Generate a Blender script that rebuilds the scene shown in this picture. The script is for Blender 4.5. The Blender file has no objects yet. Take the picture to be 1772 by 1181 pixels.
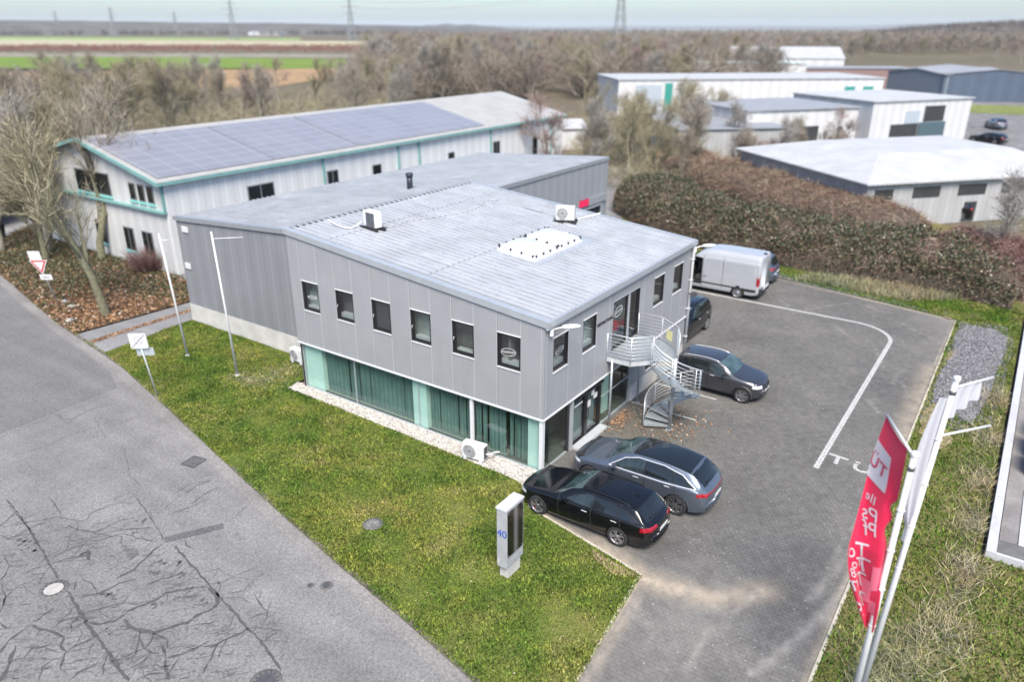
import bpy, bmesh, math, random
import numpy as np
from math import sin, cos, pi, radians, sqrt, hypot, atan2
from mathutils import Vector, Matrix
from mathutils.geometry import delaunay_2d_cdt
from mathutils import noise as mnoise

S = bpy.context.scene
COL = S.collection
random.seed(7)
# ------------------------------------------------------------------ camera numbers (metres, radians)
CAM = Vector((-19.4926, -12.1818, 14.7721))
YAW, PITCH, ROLL, FPX, PW, PH = 0.6056, -0.3945, 0.0007, 1301.78, 1772.0, 1181.0
FW = Vector((cos(YAW)*cos(PITCH), sin(YAW)*cos(PITCH), sin(PITCH)))
RT0 = Vector((sin(YAW), -cos(YAW), 0.0)); UP0 = RT0.cross(FW)
RT = RT0*cos(ROLL) + UP0*sin(ROLL); UP = UP0*cos(ROLL) - RT0*sin(ROLL)

def gp(px, py, z=0.0):
    """survey: ground point seen at a photo position"""
    d = FW + RT*((px-PW/2)/FPX) - UP*((py-PH/2)/FPX)
    t = (z-CAM.z)/d.z
    return CAM + d*t

# ------------------------------------------------------------------ mesh builder
class MB:
    def __init__(s): s.v=[]; s.f=[]; s.m=[]; s.sm=[]; s.g=[]
    def add(s, verts, faces, mi=0, smooth=False):
        o=len(s.v); s.v += [tuple(v) for v in verts]; s.g.append((s.v[o:],list(faces),mi,smooth))
        for f in faces: s.f.append([i+o for i in f]); s.m.append(mi); s.sm.append(smooth)
    def box(s, x0,x1,y0,y1,z0,z1, mi=0):
        v=[(x,y,z) for z in (z0,z1) for y in (y0,y1) for x in (x0,x1)]
        s.add(v,[(0,2,3,1),(4,5,7,6),(0,1,5,4),(2,6,7,3),(0,4,6,2),(1,3,7,5)],mi)
    def obox(s, c, ax, ay, az, mi=0):
        c=Vector(c);ax=Vector(ax);ay=Vector(ay);az=Vector(az)
        v=[c+ax*i+ay*j+az*k for k in (-1,1) for j in (-1,1) for i in (-1,1)]
        s.add(v,[(0,2,3,1),(4,5,7,6),(0,1,5,4),(2,6,7,3),(0,4,6,2),(1,3,7,5)],mi)
    def bbox(s, x0,x1,y0,y1,z0,z1,b=0.01,mi=0):
        """box with chamfered edges"""
        bm=bmesh.new(); bmesh.ops.create_cube(bm,size=1)
        for v in bm.verts: v.co=((x0+x1)/2+v.co.x*(x1-x0),(y0+y1)/2+v.co.y*(y1-y0),(z0+z1)/2+v.co.z*(z1-z0))
        bmesh.ops.bevel(bm,geom=bm.edges[:],offset=b,segments=2,affect='EDGES')
        bm.verts.index_update()
        s.add([v.co for v in bm.verts],[[v.index for v in f.verts] for f in bm.faces],mi); bm.free()
    def bar(s, a, b, w, h=None, mi=0, up=(0,0,1)):
        a=Vector(a);b=Vector(b);h=h or w;d=(b-a); L=d.length
        if L<1e-6: return
        d/=L; u=Vector(up)
        if abs(d.dot(u))>.98: u=Vector((1,0,0))
        sx=d.cross(u).normalized(); uy=sx.cross(d)
        s.obox((a+b)/2, sx*w/2, d*L/2, uy*h/2, mi)
    def tube(s, pts, r, n=8, mi=0, caps=True, smooth=True):
        pts=[Vector(p) for p in pts]; rs=r if isinstance(r,(list,tuple)) else [r]*len(pts)
        vs=[];fs=[]; pu=None
        for i,p in enumerate(pts):
            d=(pts[min(i+1,len(pts)-1)]-pts[max(i-1,0)])
            d=d.normalized() if d.length>1e-9 else Vector((0,0,1))
            if pu is None:
                u=Vector((0,0,1)) if abs(d.z)<.9 else Vector((1,0,0))
            else: u=pu
            u=(u-d*u.dot(d)).normalized(); w=d.cross(u); pu=u
            for k in range(n):
                a=2*pi*k/n; vs.append(p+(u*cos(a)+w*sin(a))*rs[i])
        for i in range(len(pts)-1):
            for k in range(n):
                fs.append((i*n+k,i*n+(k+1)%n,(i+1)*n+(k+1)%n,(i+1)*n+k))
        if caps:
            fs.append(list(range(n))[::-1]); fs.append([(len(pts)-1)*n+k for k in range(n)])
        s.add(vs,fs,mi,smooth)
    def lathe(s, prof, n=24, M=None, mi=0, smooth=True):
        """prof: (r,z) list about z"""
        M=M or Matrix.Identity(4); vs=[];fs=[]
        for r,z in prof:
            for k in range(n): vs.append(M@Vector((r*cos(2*pi*k/n),r*sin(2*pi*k/n),z)))
        for i in range(len(prof)-1):
            for k in range(n): fs.append((i*n+k,i*n+(k+1)%n,(i+1)*n+(k+1)%n,(i+1)*n+k))
        s.add(vs,fs,mi,smooth)
    def prism(s, poly, z0, z1, mi=0):
        n=len(poly); vs=[(x,y,z0) for x,y in poly]+[(x,y,z1) for x,y in poly]
        fs=[list(range(n))[::-1],[n+i for i in range(n)]]+[(i,(i+1)%n,n+(i+1)%n,n+i) for i in range(n)]
        s.add(vs,fs,mi)
    def quad(s,a,b,c,d,mi=0): s.add([a,b,c,d],[(0,1,2,3)],mi)
    def each(s, name, mats, parent=None):
        """one object per added piece"""
        out=[]
        for g in s.g:
            q=MB(); q.add(*g); out.append(q.build(name,mats,parent))
        return out
    def build(s, name, mats, parent=None, loc=None, bevel=0):
        me=bpy.data.meshes.new(name); me.from_pydata(s.v,[],s.f); 
        if not isinstance(mats,(list,tuple)): mats=[mats]
        for m in mats: me.materials.append(m)
        if s.f:
            me.polygons.foreach_set('material_index',s.m); me.polygons.foreach_set('use_smooth',s.sm)
        bm=bmesh.new(); bm.from_mesh(me); bmesh.ops.recalc_face_normals(bm,faces=bm.faces[:]); bm.to_mesh(me); bm.free()
        me.update()
        o=bpy.data.objects.new(name,me); COL.objects.link(o)
        if parent: o.parent=parent
        if loc: o.location=loc
        return o

def T(name,label,cat,loc=(0,0,0),rz=0,group=None):
    o=bpy.data.objects.new(name,None); COL.objects.link(o); o.location=loc; o.rotation_euler=(0,0,rz)
    o.empty_display_size=.2
    o['label']=label; o['category']=cat
    if group: o['group']=group
    return o
def tag(o,label,cat,group=None,kind=None):
    o['label']=label; o['category']=cat
    if group: o['group']=group
    if kind: o['kind']=kind
    return o
def struct(o,kind='structure'): o['kind']=kind; return o
def kids(o): return [c for c in COL.objects if c.parent==o]
CH={}
def dup(root, loc, rz=0, sc=1.0, label=None, group=None, tree=None):
    if root.name not in CH: CH[root.name]=[(c,[g for g in kids(c)]) for c in kids(root)]
    r=root.copy(); COL.objects.link(r); r.location=loc; r.rotation_euler=(0,0,rz)
    r.scale=(sc,sc,sc) if not isinstance(sc,tuple) else sc
    if label: r['label']=label
    if group: r['group']=group
    for c,gs in CH[root.name]:
        d=c.copy(); COL.objects.link(d); d.parent=r
        for g in gs: e=g.copy(); COL.objects.link(e); e.parent=d
    return r

def npmesh(name, V, F, mats, parent=None, mi=None, attr=None, smooth=False):
    """V (n,3), F (m,k) numpy"""
    me=bpy.data.meshes.new(name); n,k=F.shape
    me.vertices.add(len(V)); me.vertices.foreach_set('co',V.astype(np.float32).ravel())
    me.loops.add(n*k); me.loops.foreach_set('vertex_index',F.astype(np.int32).ravel())
    me.polygons.add(n); me.polygons.foreach_set('loop_start',np.arange(0,n*k,k,dtype=np.int32))
    if mi is not None: me.polygons.foreach_set('material_index',mi.astype(np.int32))
    if smooth: me.polygons.foreach_set('use_smooth',np.ones(n,dtype=bool))
    if not isinstance(mats,(list,tuple)): mats=[mats]
    for m in mats: me.materials.append(m)
    for an,av in (attr or {}).items():
        a=me.attributes.new(an,'FLOAT','POINT'); a.data.foreach_set('value',av.astype(np.float32))
    me.update(calc_edges=True); me.validate()
    o=bpy.data.objects.new(name,me); COL.objects.link(o)
    if parent: o.parent=parent
    return o

# ------------------------------------------------------------------ materials
def newmat(name):
    m=bpy.data.materials.new(name); m.use_nodes=True
    return m, m.node_tree, m.node_tree.nodes['Principled BSDF']
def nd(nt,typ,**kw):
    n=nt.nodes.new(typ)
    for k,v in kw.items():
        if k in n.inputs: n.inputs[k].default_value=v
        else: setattr(n,k,v)
    return n
def ramp(nt,fac,stops):
    r=nt.nodes.new('ShaderNodeValToRGB'); nt.links.new(fac,r.inputs[0])
    e=r.color_ramp.elements
    while len(e)<len(stops): e.new(.5)
    for i,(p,c) in enumerate(stops): e[i].position=p; e[i].color=(*c,1) if len(c)==3 else c
    return r
def mixc(nt,fac,a,b,mode='MIX'):
    m=nt.nodes.new('ShaderNodeMix'); m.data_type='RGBA'; m.blend_type=mode
    for sock,val in ((m.inputs[0],fac),(m.inputs[6],a),(m.inputs[7],b)):
        if hasattr(val,'node'): nt.links.new(val,sock)
        else: sock.default_value=val if not isinstance(val,tuple) else (*val,1)[:4]
    return m.outputs[2]
def noise(nt,scale,detail=4,rough=.6,coord='Object',vec=None,dist=0):
    n=nd(nt,'ShaderNodeTexNoise'); n.inputs['Scale'].default_value=scale; n.inputs['Detail'].default_value=detail
    n.inputs['Roughness'].default_value=rough; n.inputs['Distortion'].default_value=dist
    if vec is None:
        tc=nt.nodes.new('ShaderNodeTexCoord'); vec=tc.outputs[coord]
    nt.links.new(vec,n.inputs['Vector']); return n.outputs['Fac']
def mapr(nt,v,a,b,c=0,d=1):
    m=nt.nodes.new('ShaderNodeMapRange'); nt.links.new(v,m.inputs[0])
    for i,x in zip((1,2,3,4),(a,b,c,d)): m.inputs[i].default_value=x
    return m.outputs[0]
def bump(nt,bs,h,dist=.01,st=.5):
    b=nt.nodes.new('ShaderNodeBump'); b.inputs['Distance'].default_value=dist; b.inputs['Strength'].default_value=st
    nt.links.new(h,b.inputs['Height']); nt.links.new(b.outputs[0],bs.inputs['Normal'])
def pm(name,c,rough=.5,metal=0,var=.12,scale=3,fine=0,fscale=60,bmp=0,bscale=80,coat=0,spec=.5,coatr=.03):
    m,nt,bs=newmat(name); bs.inputs['Roughness'].default_value=rough; bs.inputs['Metallic'].default_value=metal
    bs.inputs['Coat Weight'].default_value=coat; bs.inputs['Coat Roughness'].default_value=coatr
    bs.inputs['Specular IOR Level'].default_value=spec
    lo=tuple(x*(1-var) for x in c); hi=tuple(min(1,x*(1+var)) for x in c)
    n=noise(nt,scale); r=ramp(nt,n,[(.3,lo),(.7,hi)]); out=r.outputs[0]
    if fine:
        n2=noise(nt,fscale,2); r2=ramp(nt,n2,[(.3,(1-fine,)*3),(.7,(1+fine,)*3)])
        out=mixc(nt,1.0,out,r2.outputs[0],'MULTIPLY')
    nt.links.new(out,bs.inputs['Base Color'])
    if bmp: bump(nt,bs,noise(nt,bscale,3),bmp,.6)
    return m
M={}
M['clad']=pm('cladding_grey',(.318,.328,.345),.42,.15,.05,.8,.02,30)
def _streaks(m,lo=.90,hi=1.06):
    nt=m.node_tree; bs=nt.nodes['Principled BSDF']; l=bs.inputs['Base Color'].links[0]; src=l.from_socket
    tc=nt.nodes.new('ShaderNodeTexCoord'); mp=nd(nt,'ShaderNodeMapping'); mp.inputs['Scale'].default_value=(5,5,.28); nt.links.new(tc.outputs['Object'],mp.inputs[0])
    r=ramp(nt,noise(nt,1.3,5,.7,vec=mp.outputs[0]),[(.3,(lo,lo,lo)),(.55,(1,1,1)),(.72,(hi,hi,hi))]); nt.links.new(mixc(nt,1.0,src,r.outputs[0],'MULTIPLY'),bs.inputs['Base Color'])
    b=nd(nt,'ShaderNodeBump'); b.inputs['Distance'].default_value=.02; b.inputs['Strength'].default_value=.25; nt.links.new(noise(nt,.9,2,.5),b.inputs['Height']); nt.links.new(b.outputs[0],bs.inputs['Normal'])
_streaks(M['clad'],.955,1.03)
M['clad_joint']=pm('joint_light',(.46,.47,.49),.4,.2,.05)
M['flash']=pm('flashing',(.42,.45,.485),.35,.35,.06,2)
M['white_metal']=pm('white_metal',(.60,.61,.625),.4,0,.05,4)
M['galv']=pm('galvanised',(.42,.46,.48),.38,.55,.15,6,.1,40)
M['galv_l']=pm('galvanised_light',(.62,.65,.67),.35,.4,.1,6,.08,40)
M['black']=pm('black_frame',(.012,.012,.014),.35,0,.2,6)
M['blackrub']=pm('black_rubber',(.016,.016,.017),.75,0,.25,12)
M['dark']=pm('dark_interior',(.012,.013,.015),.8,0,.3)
M['white']=pm('white_render',(.55,.55,.54),.8,0,.08,1.5,.06,40)
M['plinth']=pm('concrete_plinth',(.47,.46,.43),.9,0,.15,1.2,.1,30,.004,30)
M['plastic_w']=pm('white_plastic',(.62,.62,.615),.45,0,.05,5)
M['plastic_b']=pm('black_plastic',(.022,.022,.024),.55,0,.2,20)
M['mint']=pm('frosted_mint',(.56,.66,.63),.4,0,.06,1.2)
M['mint_d']=pm('frosted_mint_dark',(.30,.50,.46),.4,0,.06,1.2)
M['curtain']=pm('curtain_teal',(.105,.155,.15),.85,0,.18,1.0,.12,30)
M['teal']=pm('teal_paint',(.10,.42,.40),.5,0,.12,2)
M['teal_l']=pm('teal_light',(.22,.55,.53),.5,0,.12,2)
M['concrete']=pm('concrete',(.42,.41,.39),.9,0,.2,.8,.12,25,.004,40)
M['red']=pm('sign_red',(.55,.02,.04),.45,0,.08)
M['bark']=pm('bark',(.20,.185,.15),.95,0,.35,5,.3,40,.012,30)
M['bark_g']=pm('bark_mossy',(.145,.14,.09),.95,0,.35,5,.3,40,.012,30)
M['steel_d']=pm('steel_dark',(.10,.10,.105),.6,.4,.2,6,.15,40)
M['manh']=pm('manhole_concrete',(.36,.35,.33),.9,0,.15,4,.15,50)

def glassmat(name,tint,refl=1.0,base=.0,rough=.02):
    m,nt,bs=newmat(name); nt.nodes.remove(bs)
    out=nt.nodes['Material Output']
    tr=nd(nt,'ShaderNodeBsdfTransparent'); tr.inputs[0].default_value=(*tint,1)
    gl=nd(nt,'ShaderNodeBsdfGlossy'); gl.inputs['Roughness'].default_value=rough; gl.inputs[0].default_value=(refl,refl,refl,1)
    lw=nd(nt,'ShaderNodeLayerWeight'); lw.inputs[0].default_value=.5; pw=nd(nt,'ShaderNodeMath',operation='POWER'); nt.links.new(lw.outputs['Facing'],pw.inputs[0]); pw.inputs[1].default_value=5.0
    fr=nd(nt,'ShaderNodeMath',operation='MULTIPLY_ADD'); nt.links.new(pw.outputs[0],fr.inputs[0]); fr.inputs[1].default_value=.9; fr.inputs[2].default_value=.035
    tc=nt.nodes.new('ShaderNodeTexCoord')
    n=noise(nt,.7,2); bm=nd(nt,'ShaderNodeBump'); bm.inputs['Distance'].default_value=.01; bm.inputs['Strength'].default_value=.12
    nt.links.new(n,bm.inputs['Height']); nt.links.new(bm.outputs[0],gl.inputs['Normal'])
    ad=nd(nt,'ShaderNodeMath',operation='ADD'); nt.links.new(fr.outputs[0],ad.inputs[0]); ad.inputs[1].default_value=base
    mx=nd(nt,'ShaderNodeMixShader'); nt.links.new(ad.outputs[0],mx.inputs[0]); nt.links.new(tr.outputs[0],mx.inputs[1]); nt.links.new(gl.outputs[0],mx.inputs[2])
    nt.links.new(mx.outputs[0],out.inputs[0]); return m
M['glass_shop']=glassmat('shop_glass',(.76,.885,.845),1,.03)
M['glass_win']=glassmat('window_glass',(.62,.68,.68),1,.08)
M['glass_dk']=glassmat('tinted_glass',(.30,.40,.40),1,.03)
def paint(name,c,metal=0,rough=.3):
    m=pm(name,c,rough,metal,.04,2,0,60,coat=.8,spec=.5); return m
M['p_black']=pm('paint_black',(.0045,.005,.0065),.2,0,.04,2,coat=.6,spec=.3)
M['p_blue']=paint('paint_graphite_blue',(.125,.152,.192),.65,.34)
M['p_graph']=paint('paint_graphite',(.066,.069,.082),.65,.34)
M['p_silver']=paint('paint_silver',(.38,.40,.43),.12,.45)
M['p_greyb']=paint('paint_greyblue',(.11,.13,.18),.6,.36)
M['carglass']=pm('car_glass_dark',(.010,.013,.015),.04,0,.1,2,coat=.3,spec=.6)
M['carglass_l']=pm('car_windscreen',(.045,.075,.078),.05,0,.5,2.2,coat=.3,spec=.7)
M['carglass_m']=pm('car_side_glass',(.022,.032,.034),.04,0,.5,5,coat=.3,spec=.6)
M['chrome']=pm('chrome',(.80,.81,.83),.28,.55,.05,4)
M['rim']=pm('alloy_dark',(.30,.30,.315),.3,.85,.1,6)
M['rim_l']=pm('alloy_light',(.36,.365,.38),.3,.8,.1,6)
M['tyre']=pm('tyre',(.018,.018,.019),.85,0,.2,20)
M['tail']=pm('tail_light_red',(.26,.004,.014),.12,0,.1,3,coat=1)
M['head']=pm('head_light',(.62,.65,.68),.1,.2,.1,9,coat=1)
M['plate']=pm('plate_blank',(.55,.55,.54),.5,0,.05)
M['rust']=pm('brake_red',(.35,.02,.015),.5,0,.1)
# ================================================================== ground surfaces
def attr(nt,name):
    a=nd(nt,'ShaderNodeAttribute'); a.attribute_name=name; return a.outputs['Fac']
def seg_dist(P, line):
    """distance of points P (n,2) to a polyline"""
    d=np.full(len(P),1e9)
    for a,b in zip(line[:-1],line[1:]):
        a=np.array(a[:2],float);b=np.array(b[:2],float);ab=b-a
        t=np.clip(((P-a)@ab)/max(ab@ab,1e-9),0,1); d=np.minimum(d,np.hypot(*(P-(a+t[:,None]*ab)).T))
    return d
def in_poly(P, poly):
    x,y=P[:,0],P[:,1]; c=np.zeros(len(P),bool); n=len(poly)
    for i in range(n):
        x0,y0=poly[i][:2]; x1,y1=poly[(i+1)%n][:2]
        with np.errstate(divide='ignore',invalid='ignore'):
            k=((y0>y)!=(y1>y))&(x<(x1-x0)*(y-y0)/(y1-y0+1e-12)+x0)
        c^=k
    return c
def vnoise(P,scale,seed=0):
    return np.array([mnoise.noise(Vector((x*scale+seed,y*scale-seed*.7,seed*1.3))) for x,y in P])
def poly_sheet(name, poly, step, z, mat, attrs=None, zf=None):
    poly=[(float(p[0]),float(p[1])) for p in poly]
    xs=[p[0] for p in poly]; ys=[p[1] for p in poly]
    gx,gy=np.meshgrid(np.arange(min(xs),max(xs),step),np.arange(min(ys),max(ys),step))
    G=np.stack([gx.ravel(),gy.ravel()],1); G+=np.random.RandomState(1).uniform(-.2,.2,G.shape)*step
    G=G[in_poly(G,poly)&(seg_dist(G,poly+poly[:1])>step*.4)]
    vs=[Vector(p) for p in poly]+[Vector(p) for p in G]
    n=len(poly)
    r=delaunay_2d_cdt(vs,[(i,(i+1)%n) for i in range(n)],[],1,1e-5)
    P=np.array([(v.x,v.y) for v in r[0]]); F=np.array([f for f in r[2] if len(f)==3])
    zz=np.full(len(P),z) if zf is None else z+zf(P)
    A={k:fn(P) for k,fn in (attrs or {}).items()}
    V=np.column_stack([P,zz])
    a,b,c=V[F[:,0]],V[F[:,1]],V[F[:,2]]
    fl=np.cross(b-a,c-a)[:,2]<0; F[fl]=F[fl][:,::-1]
    return npmesh(name,V,F,mat,attr=A,smooth=True)


# key outlines
KERB=[(1.9,55.0),(0.9,47.5),(-.01,41.69),(-1.2,35.5),(-2.3,29.6),(-3.43,21.35),(-4.75,15.2),(-6.01,9.57),(-6.85,5.7),(-7.61,1.95),(-8.2,-1.2),(-8.7,-3.58),(-9.15,-5.8)]
KERB2=[(-9.9,-10.6),(-10.4,-13.0),(-12.5,-24),(-16,-42)]
def off(line,d):
    out=[]
    for i,p in enumerate(line):
        a=Vector(line[max(i-1,0)]);b=Vector(line[min(i+1,len(line)-1)]); t=(b-a).normalized(); out.append((p[0]-t.y*d,p[1]+t.x*d))
    return out
LAWN=[(-3.05,23.6)]+[p for p in KERB if p[1]<22]+[(-7.25,-5.67),(-2.86,-5.26),(-2.53,-3.75),(-1.92,-.7),(-.95,.2),(-.80,.5),(-.62,6),(-.5,13.0),(.1,13.2),(2.15,13.2),(2.15,24.0),(1.6,24.1)]
LOT=[(-9.15,-5.8),(-7.25,-5.67),(-2.86,-5.26),(-2.53,-3.75),(-1.92,-.7),(-.95,.2),(.1,.5),(.3,4),(12.3,4),(12.4,12.45),(30.2,12.5),(27.95,-.16),(25.9,-10.2),(8,-10.27),(1.19,-10.28),(-4.06,-10.27),(-7,-10.35),(-9.0,-10.55),(-9.9,-10.9)]

# --- base sheet to the horizon
def mat_ground():
    m,nt,bs=newmat('open_land'); bs.inputs['Roughness'].default_value=.95; bs.inputs['Specular IOR Level'].default_value=.1
    n=noise(nt,.012,5,.65); r=ramp(nt,n,[(.3,(.115,.10,.08)),(.45,(.135,.115,.085)),(.6,(.11,.10,.06)),(.75,(.145,.13,.10))])
    n2=noise(nt,1.6,4); r2=ramp(nt,n2,[(.3,(.7,.7,.7)),(.7,(1.25,1.25,1.25))])
    nt.links.new(mixc(nt,1.0,r.outputs[0],r2.outputs[0],'MULTIPLY'),bs.inputs['Base Color']); return m
mb=MB(); n=64
mb.add([(0,0,-.14)]+[(32000*cos(2*pi*k/n),32000*sin(2*pi*k/n),-.14) for k in range(n)],[(0,1+k,1+(k+1)%n) for k in range(n)])
struct(mb.build('ground',mat_ground()))

# --- asphalt
def mat_asphalt(name,c,wear=.12,craq=False):
    m,nt,bs=newmat(name); bs.inputs['Roughness'].default_value=.9; bs.inputs['Specular IOR Level'].default_value=.25
    n=noise(nt,.55,5,.6); r=ramp(nt,n,[(.3,tuple(x*(1-wear) for x in c)),(.7,tuple(x*(1+wear) for x in c))])
    n2=noise(nt,15,5,.85); r2=ramp(nt,n2,[(.30,(.48,.48,.49)),(.5,(1,1,1)),(.70,(1.6,1.6,1.58))])
    o=mixc(nt,1.0,r.outputs[0],r2.outputs[0],'MULTIPLY')
    n3=noise(nt,2.2,6,.7); o=mixc(nt,mapr(nt,n3,.58,.75,0,.35),o,(c[0]*.6,c[1]*.6,c[2]*.6))
    # wheel paths: streaks along the lane
    tc=nt.nodes.new('ShaderNodeTexCoord'); mp=nd(nt,'ShaderNodeMapping'); mp.inputs['Rotation'].default_value=(0,0,radians(-11)); mp.inputs['Scale'].default_value=(.9,.06,1)
    nt.links.new(tc.outputs['Object'],mp.inputs[0]); n4=noise(nt,1.0,3,.5,vec=mp.outputs[0]); r4=ramp(nt,n4,[(.35,(.88,.88,.88)),(.65,(1.10,1.10,1.10))])
    o=mixc(nt,1.0,o,r4.outputs[0],'MULTIPLY')
    if craq:
        dv=noise(nt,1.1,3,.6); wv=nd(nt,'ShaderNodeVectorMath',operation='MULTIPLY_ADD'); nt.links.new(tc.outputs['Object'],wv.inputs[0]); wv.inputs[1].default_value=(.9,1.9,1)
        cmb=nd(nt,'ShaderNodeCombineXYZ'); nt.links.new(mapr(nt,dv,0,1,-1.1,1.1),cmb.inputs[0]); nt.links.new(mapr(nt,noise(nt,2.3,3,.6),0,1,-.9,.9),cmb.inputs[1]); nt.links.new(cmb.outputs[0],wv.inputs[2])
        for sc_,th,st in ((.75,.030,.62),(2.1,.045,.45)):
            vo=nd(nt,'ShaderNodeTexVoronoi'); vo.feature='DISTANCE_TO_EDGE'; vo.inputs['Scale'].default_value=sc_; nt.links.new(wv.outputs[0],vo.inputs['Vector'])
            ed_=mapr(nt,vo.outputs['Distance'],th*.25,th,1,0); mk=mapr(nt,noise(nt,.8,4,.7),.45,.62,0,1)
            a=nd(nt,'ShaderNodeMath',operation='MULTIPLY'); nt.links.new(ed_,a.inputs[0]); nt.links.new(mk,a.inputs[1])
            b=nd(nt,'ShaderNodeMath',operation='MULTIPLY'); nt.links.new(a.outputs[0],b.inputs[0]); nt.links.new(attr(nt,'worn'),b.inputs[1])
            e=nd(nt,'ShaderNodeMath',operation='MULTIPLY'); nt.links.new(b.outputs[0],e.inputs[0]); e.inputs[1].default_value=st
            o=mixc(nt,e.outputs[0],o,(.07,.068,.07))
    nt.links.new(o,bs.inputs['Base Color']); bump(nt,bs,n2,.006,.5); return m
M['asph']=mat_asphalt('asphalt_old',(.182,.179,.178),.15,True); M['asph2']=mat_asphalt('asphalt_newer',(.150,.148,.149),.08)
RL=KERB+KERB2
left=[(p[0]-14,p[1]) for p in RL]
RZ=-.05
WC=[tuple(gp(x,y,RZ)[:2]) for x,y in ((-60,930),(120,900),(260,880),(380,930),(430,1010),(470,1181),(200,1300),(-120,1250))]
road=poly_sheet('road',off(RL,-.02)+left[::-1],.6,RZ,M['asph'],dict(worn=lambda P:np.where(in_poly(P,WC),1.0,np.clip(1-seg_dist(P,WC+WC[:1])/2.2,0,1)**1.5))); struct(road)
# newer surface up the street, ends at a saw-cut seam
sA=gp(-160,812); sB=gp(203,671)
up=[p for p in KERB if p[1]>19.4]
nr=poly_sheet('road_resurfaced',[(-16,52)]+off(up,-.55)+[(sB.x,sB.y),(sA.x,sA.y)],1.2,RZ+.004,M['asph2']); struct(nr)
# side street far left
M['asph3']=mat_asphalt('asphalt_side',(.26,.26,.262),.06)
struct(poly_sheet('side_street',[(4.0,51.0),(8.2,54.4),(16,58),(16,66),(7,62),(1.9,56.5),(1.2,52)],2,-.04,M['asph3']))
# kerb stones + pale gutter band
def ribbon(mb,line,w0,w1,z0,z1,mi=0):
    a=off(line,w0); b=off(line,w1)
    for i in range(len(line)-1):
        q=[a[i],a[i+1],b[i+1],b[i]]
        mb.add([(x,y,z0) for x,y in q]+[(x,y,z1) for x,y in q],[(0,1,2,3)[::-1],(4,5,6,7),(0,1,5,4),(1,2,6,5),(2,3,7,6),(3,0,4,7)],mi)
def dens(line,step):
    out=[]
    for a,b in zip(line[:-1],line[1:]):
        L=hypot(b[0]-a[0],b[1]-a[1]); k=max(1,int(L/step))
        out+= [(a[0]+(b[0]-a[0])*i/k,a[1]+(b[1]-a[1])*i/k) for i in range(k)]
    return out+[line[-1]]
def mat_kerb():
    m,nt,bs=newmat('kerb_stone'); bs.inputs['Roughness'].default_value=.9
    n=noise(nt,2.5,5,.7); r=ramp(nt,n,[(.3,(.075,.066,.058)),(.5,(.125,.112,.10)),(.7,(.19,.175,.16))])
    nt.links.new(r.outputs[0],bs.inputs['Base Color']); bump(nt,bs,noise(nt,30,3),.01,.5); return m
M['kerb']=mat_kerb()
mb=MB()
K=dens([p for p in KERB if p[1]<50],1.0)
for a,b in zip(K[:-1],K[1:]):
    d=Vector((b[0]-a[0],b[1]-a[1])); d*= .985; b2=(a[0]+d.x,a[1]+d.y); j=random.uniform(-.008,.008)
    ribbon(mb,[a,b2],0.0,.13,-.1,.018+j)
K=dens([(-9.9,-10.9)]+KERB2[1:],1.0)
ribbon(mb,K,0,.13,-.1,.02)
struct(mb.build('kerb',M['kerb']))
M['gutter']=mat_asphalt('gutter_band',(.205,.196,.19),.15)
mb=MB(); a=off(RL,-.42); b=off(RL,0)
for i in range(len(RL)-1):
    if i>11: continue
    mb.quad((*a[i],RZ+.008),(*a[i+1],RZ+.008),(*b[i+1],RZ+.008),(*b[i],RZ+.008))
struct(mb.build('gutter',M['gutter']))

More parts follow.
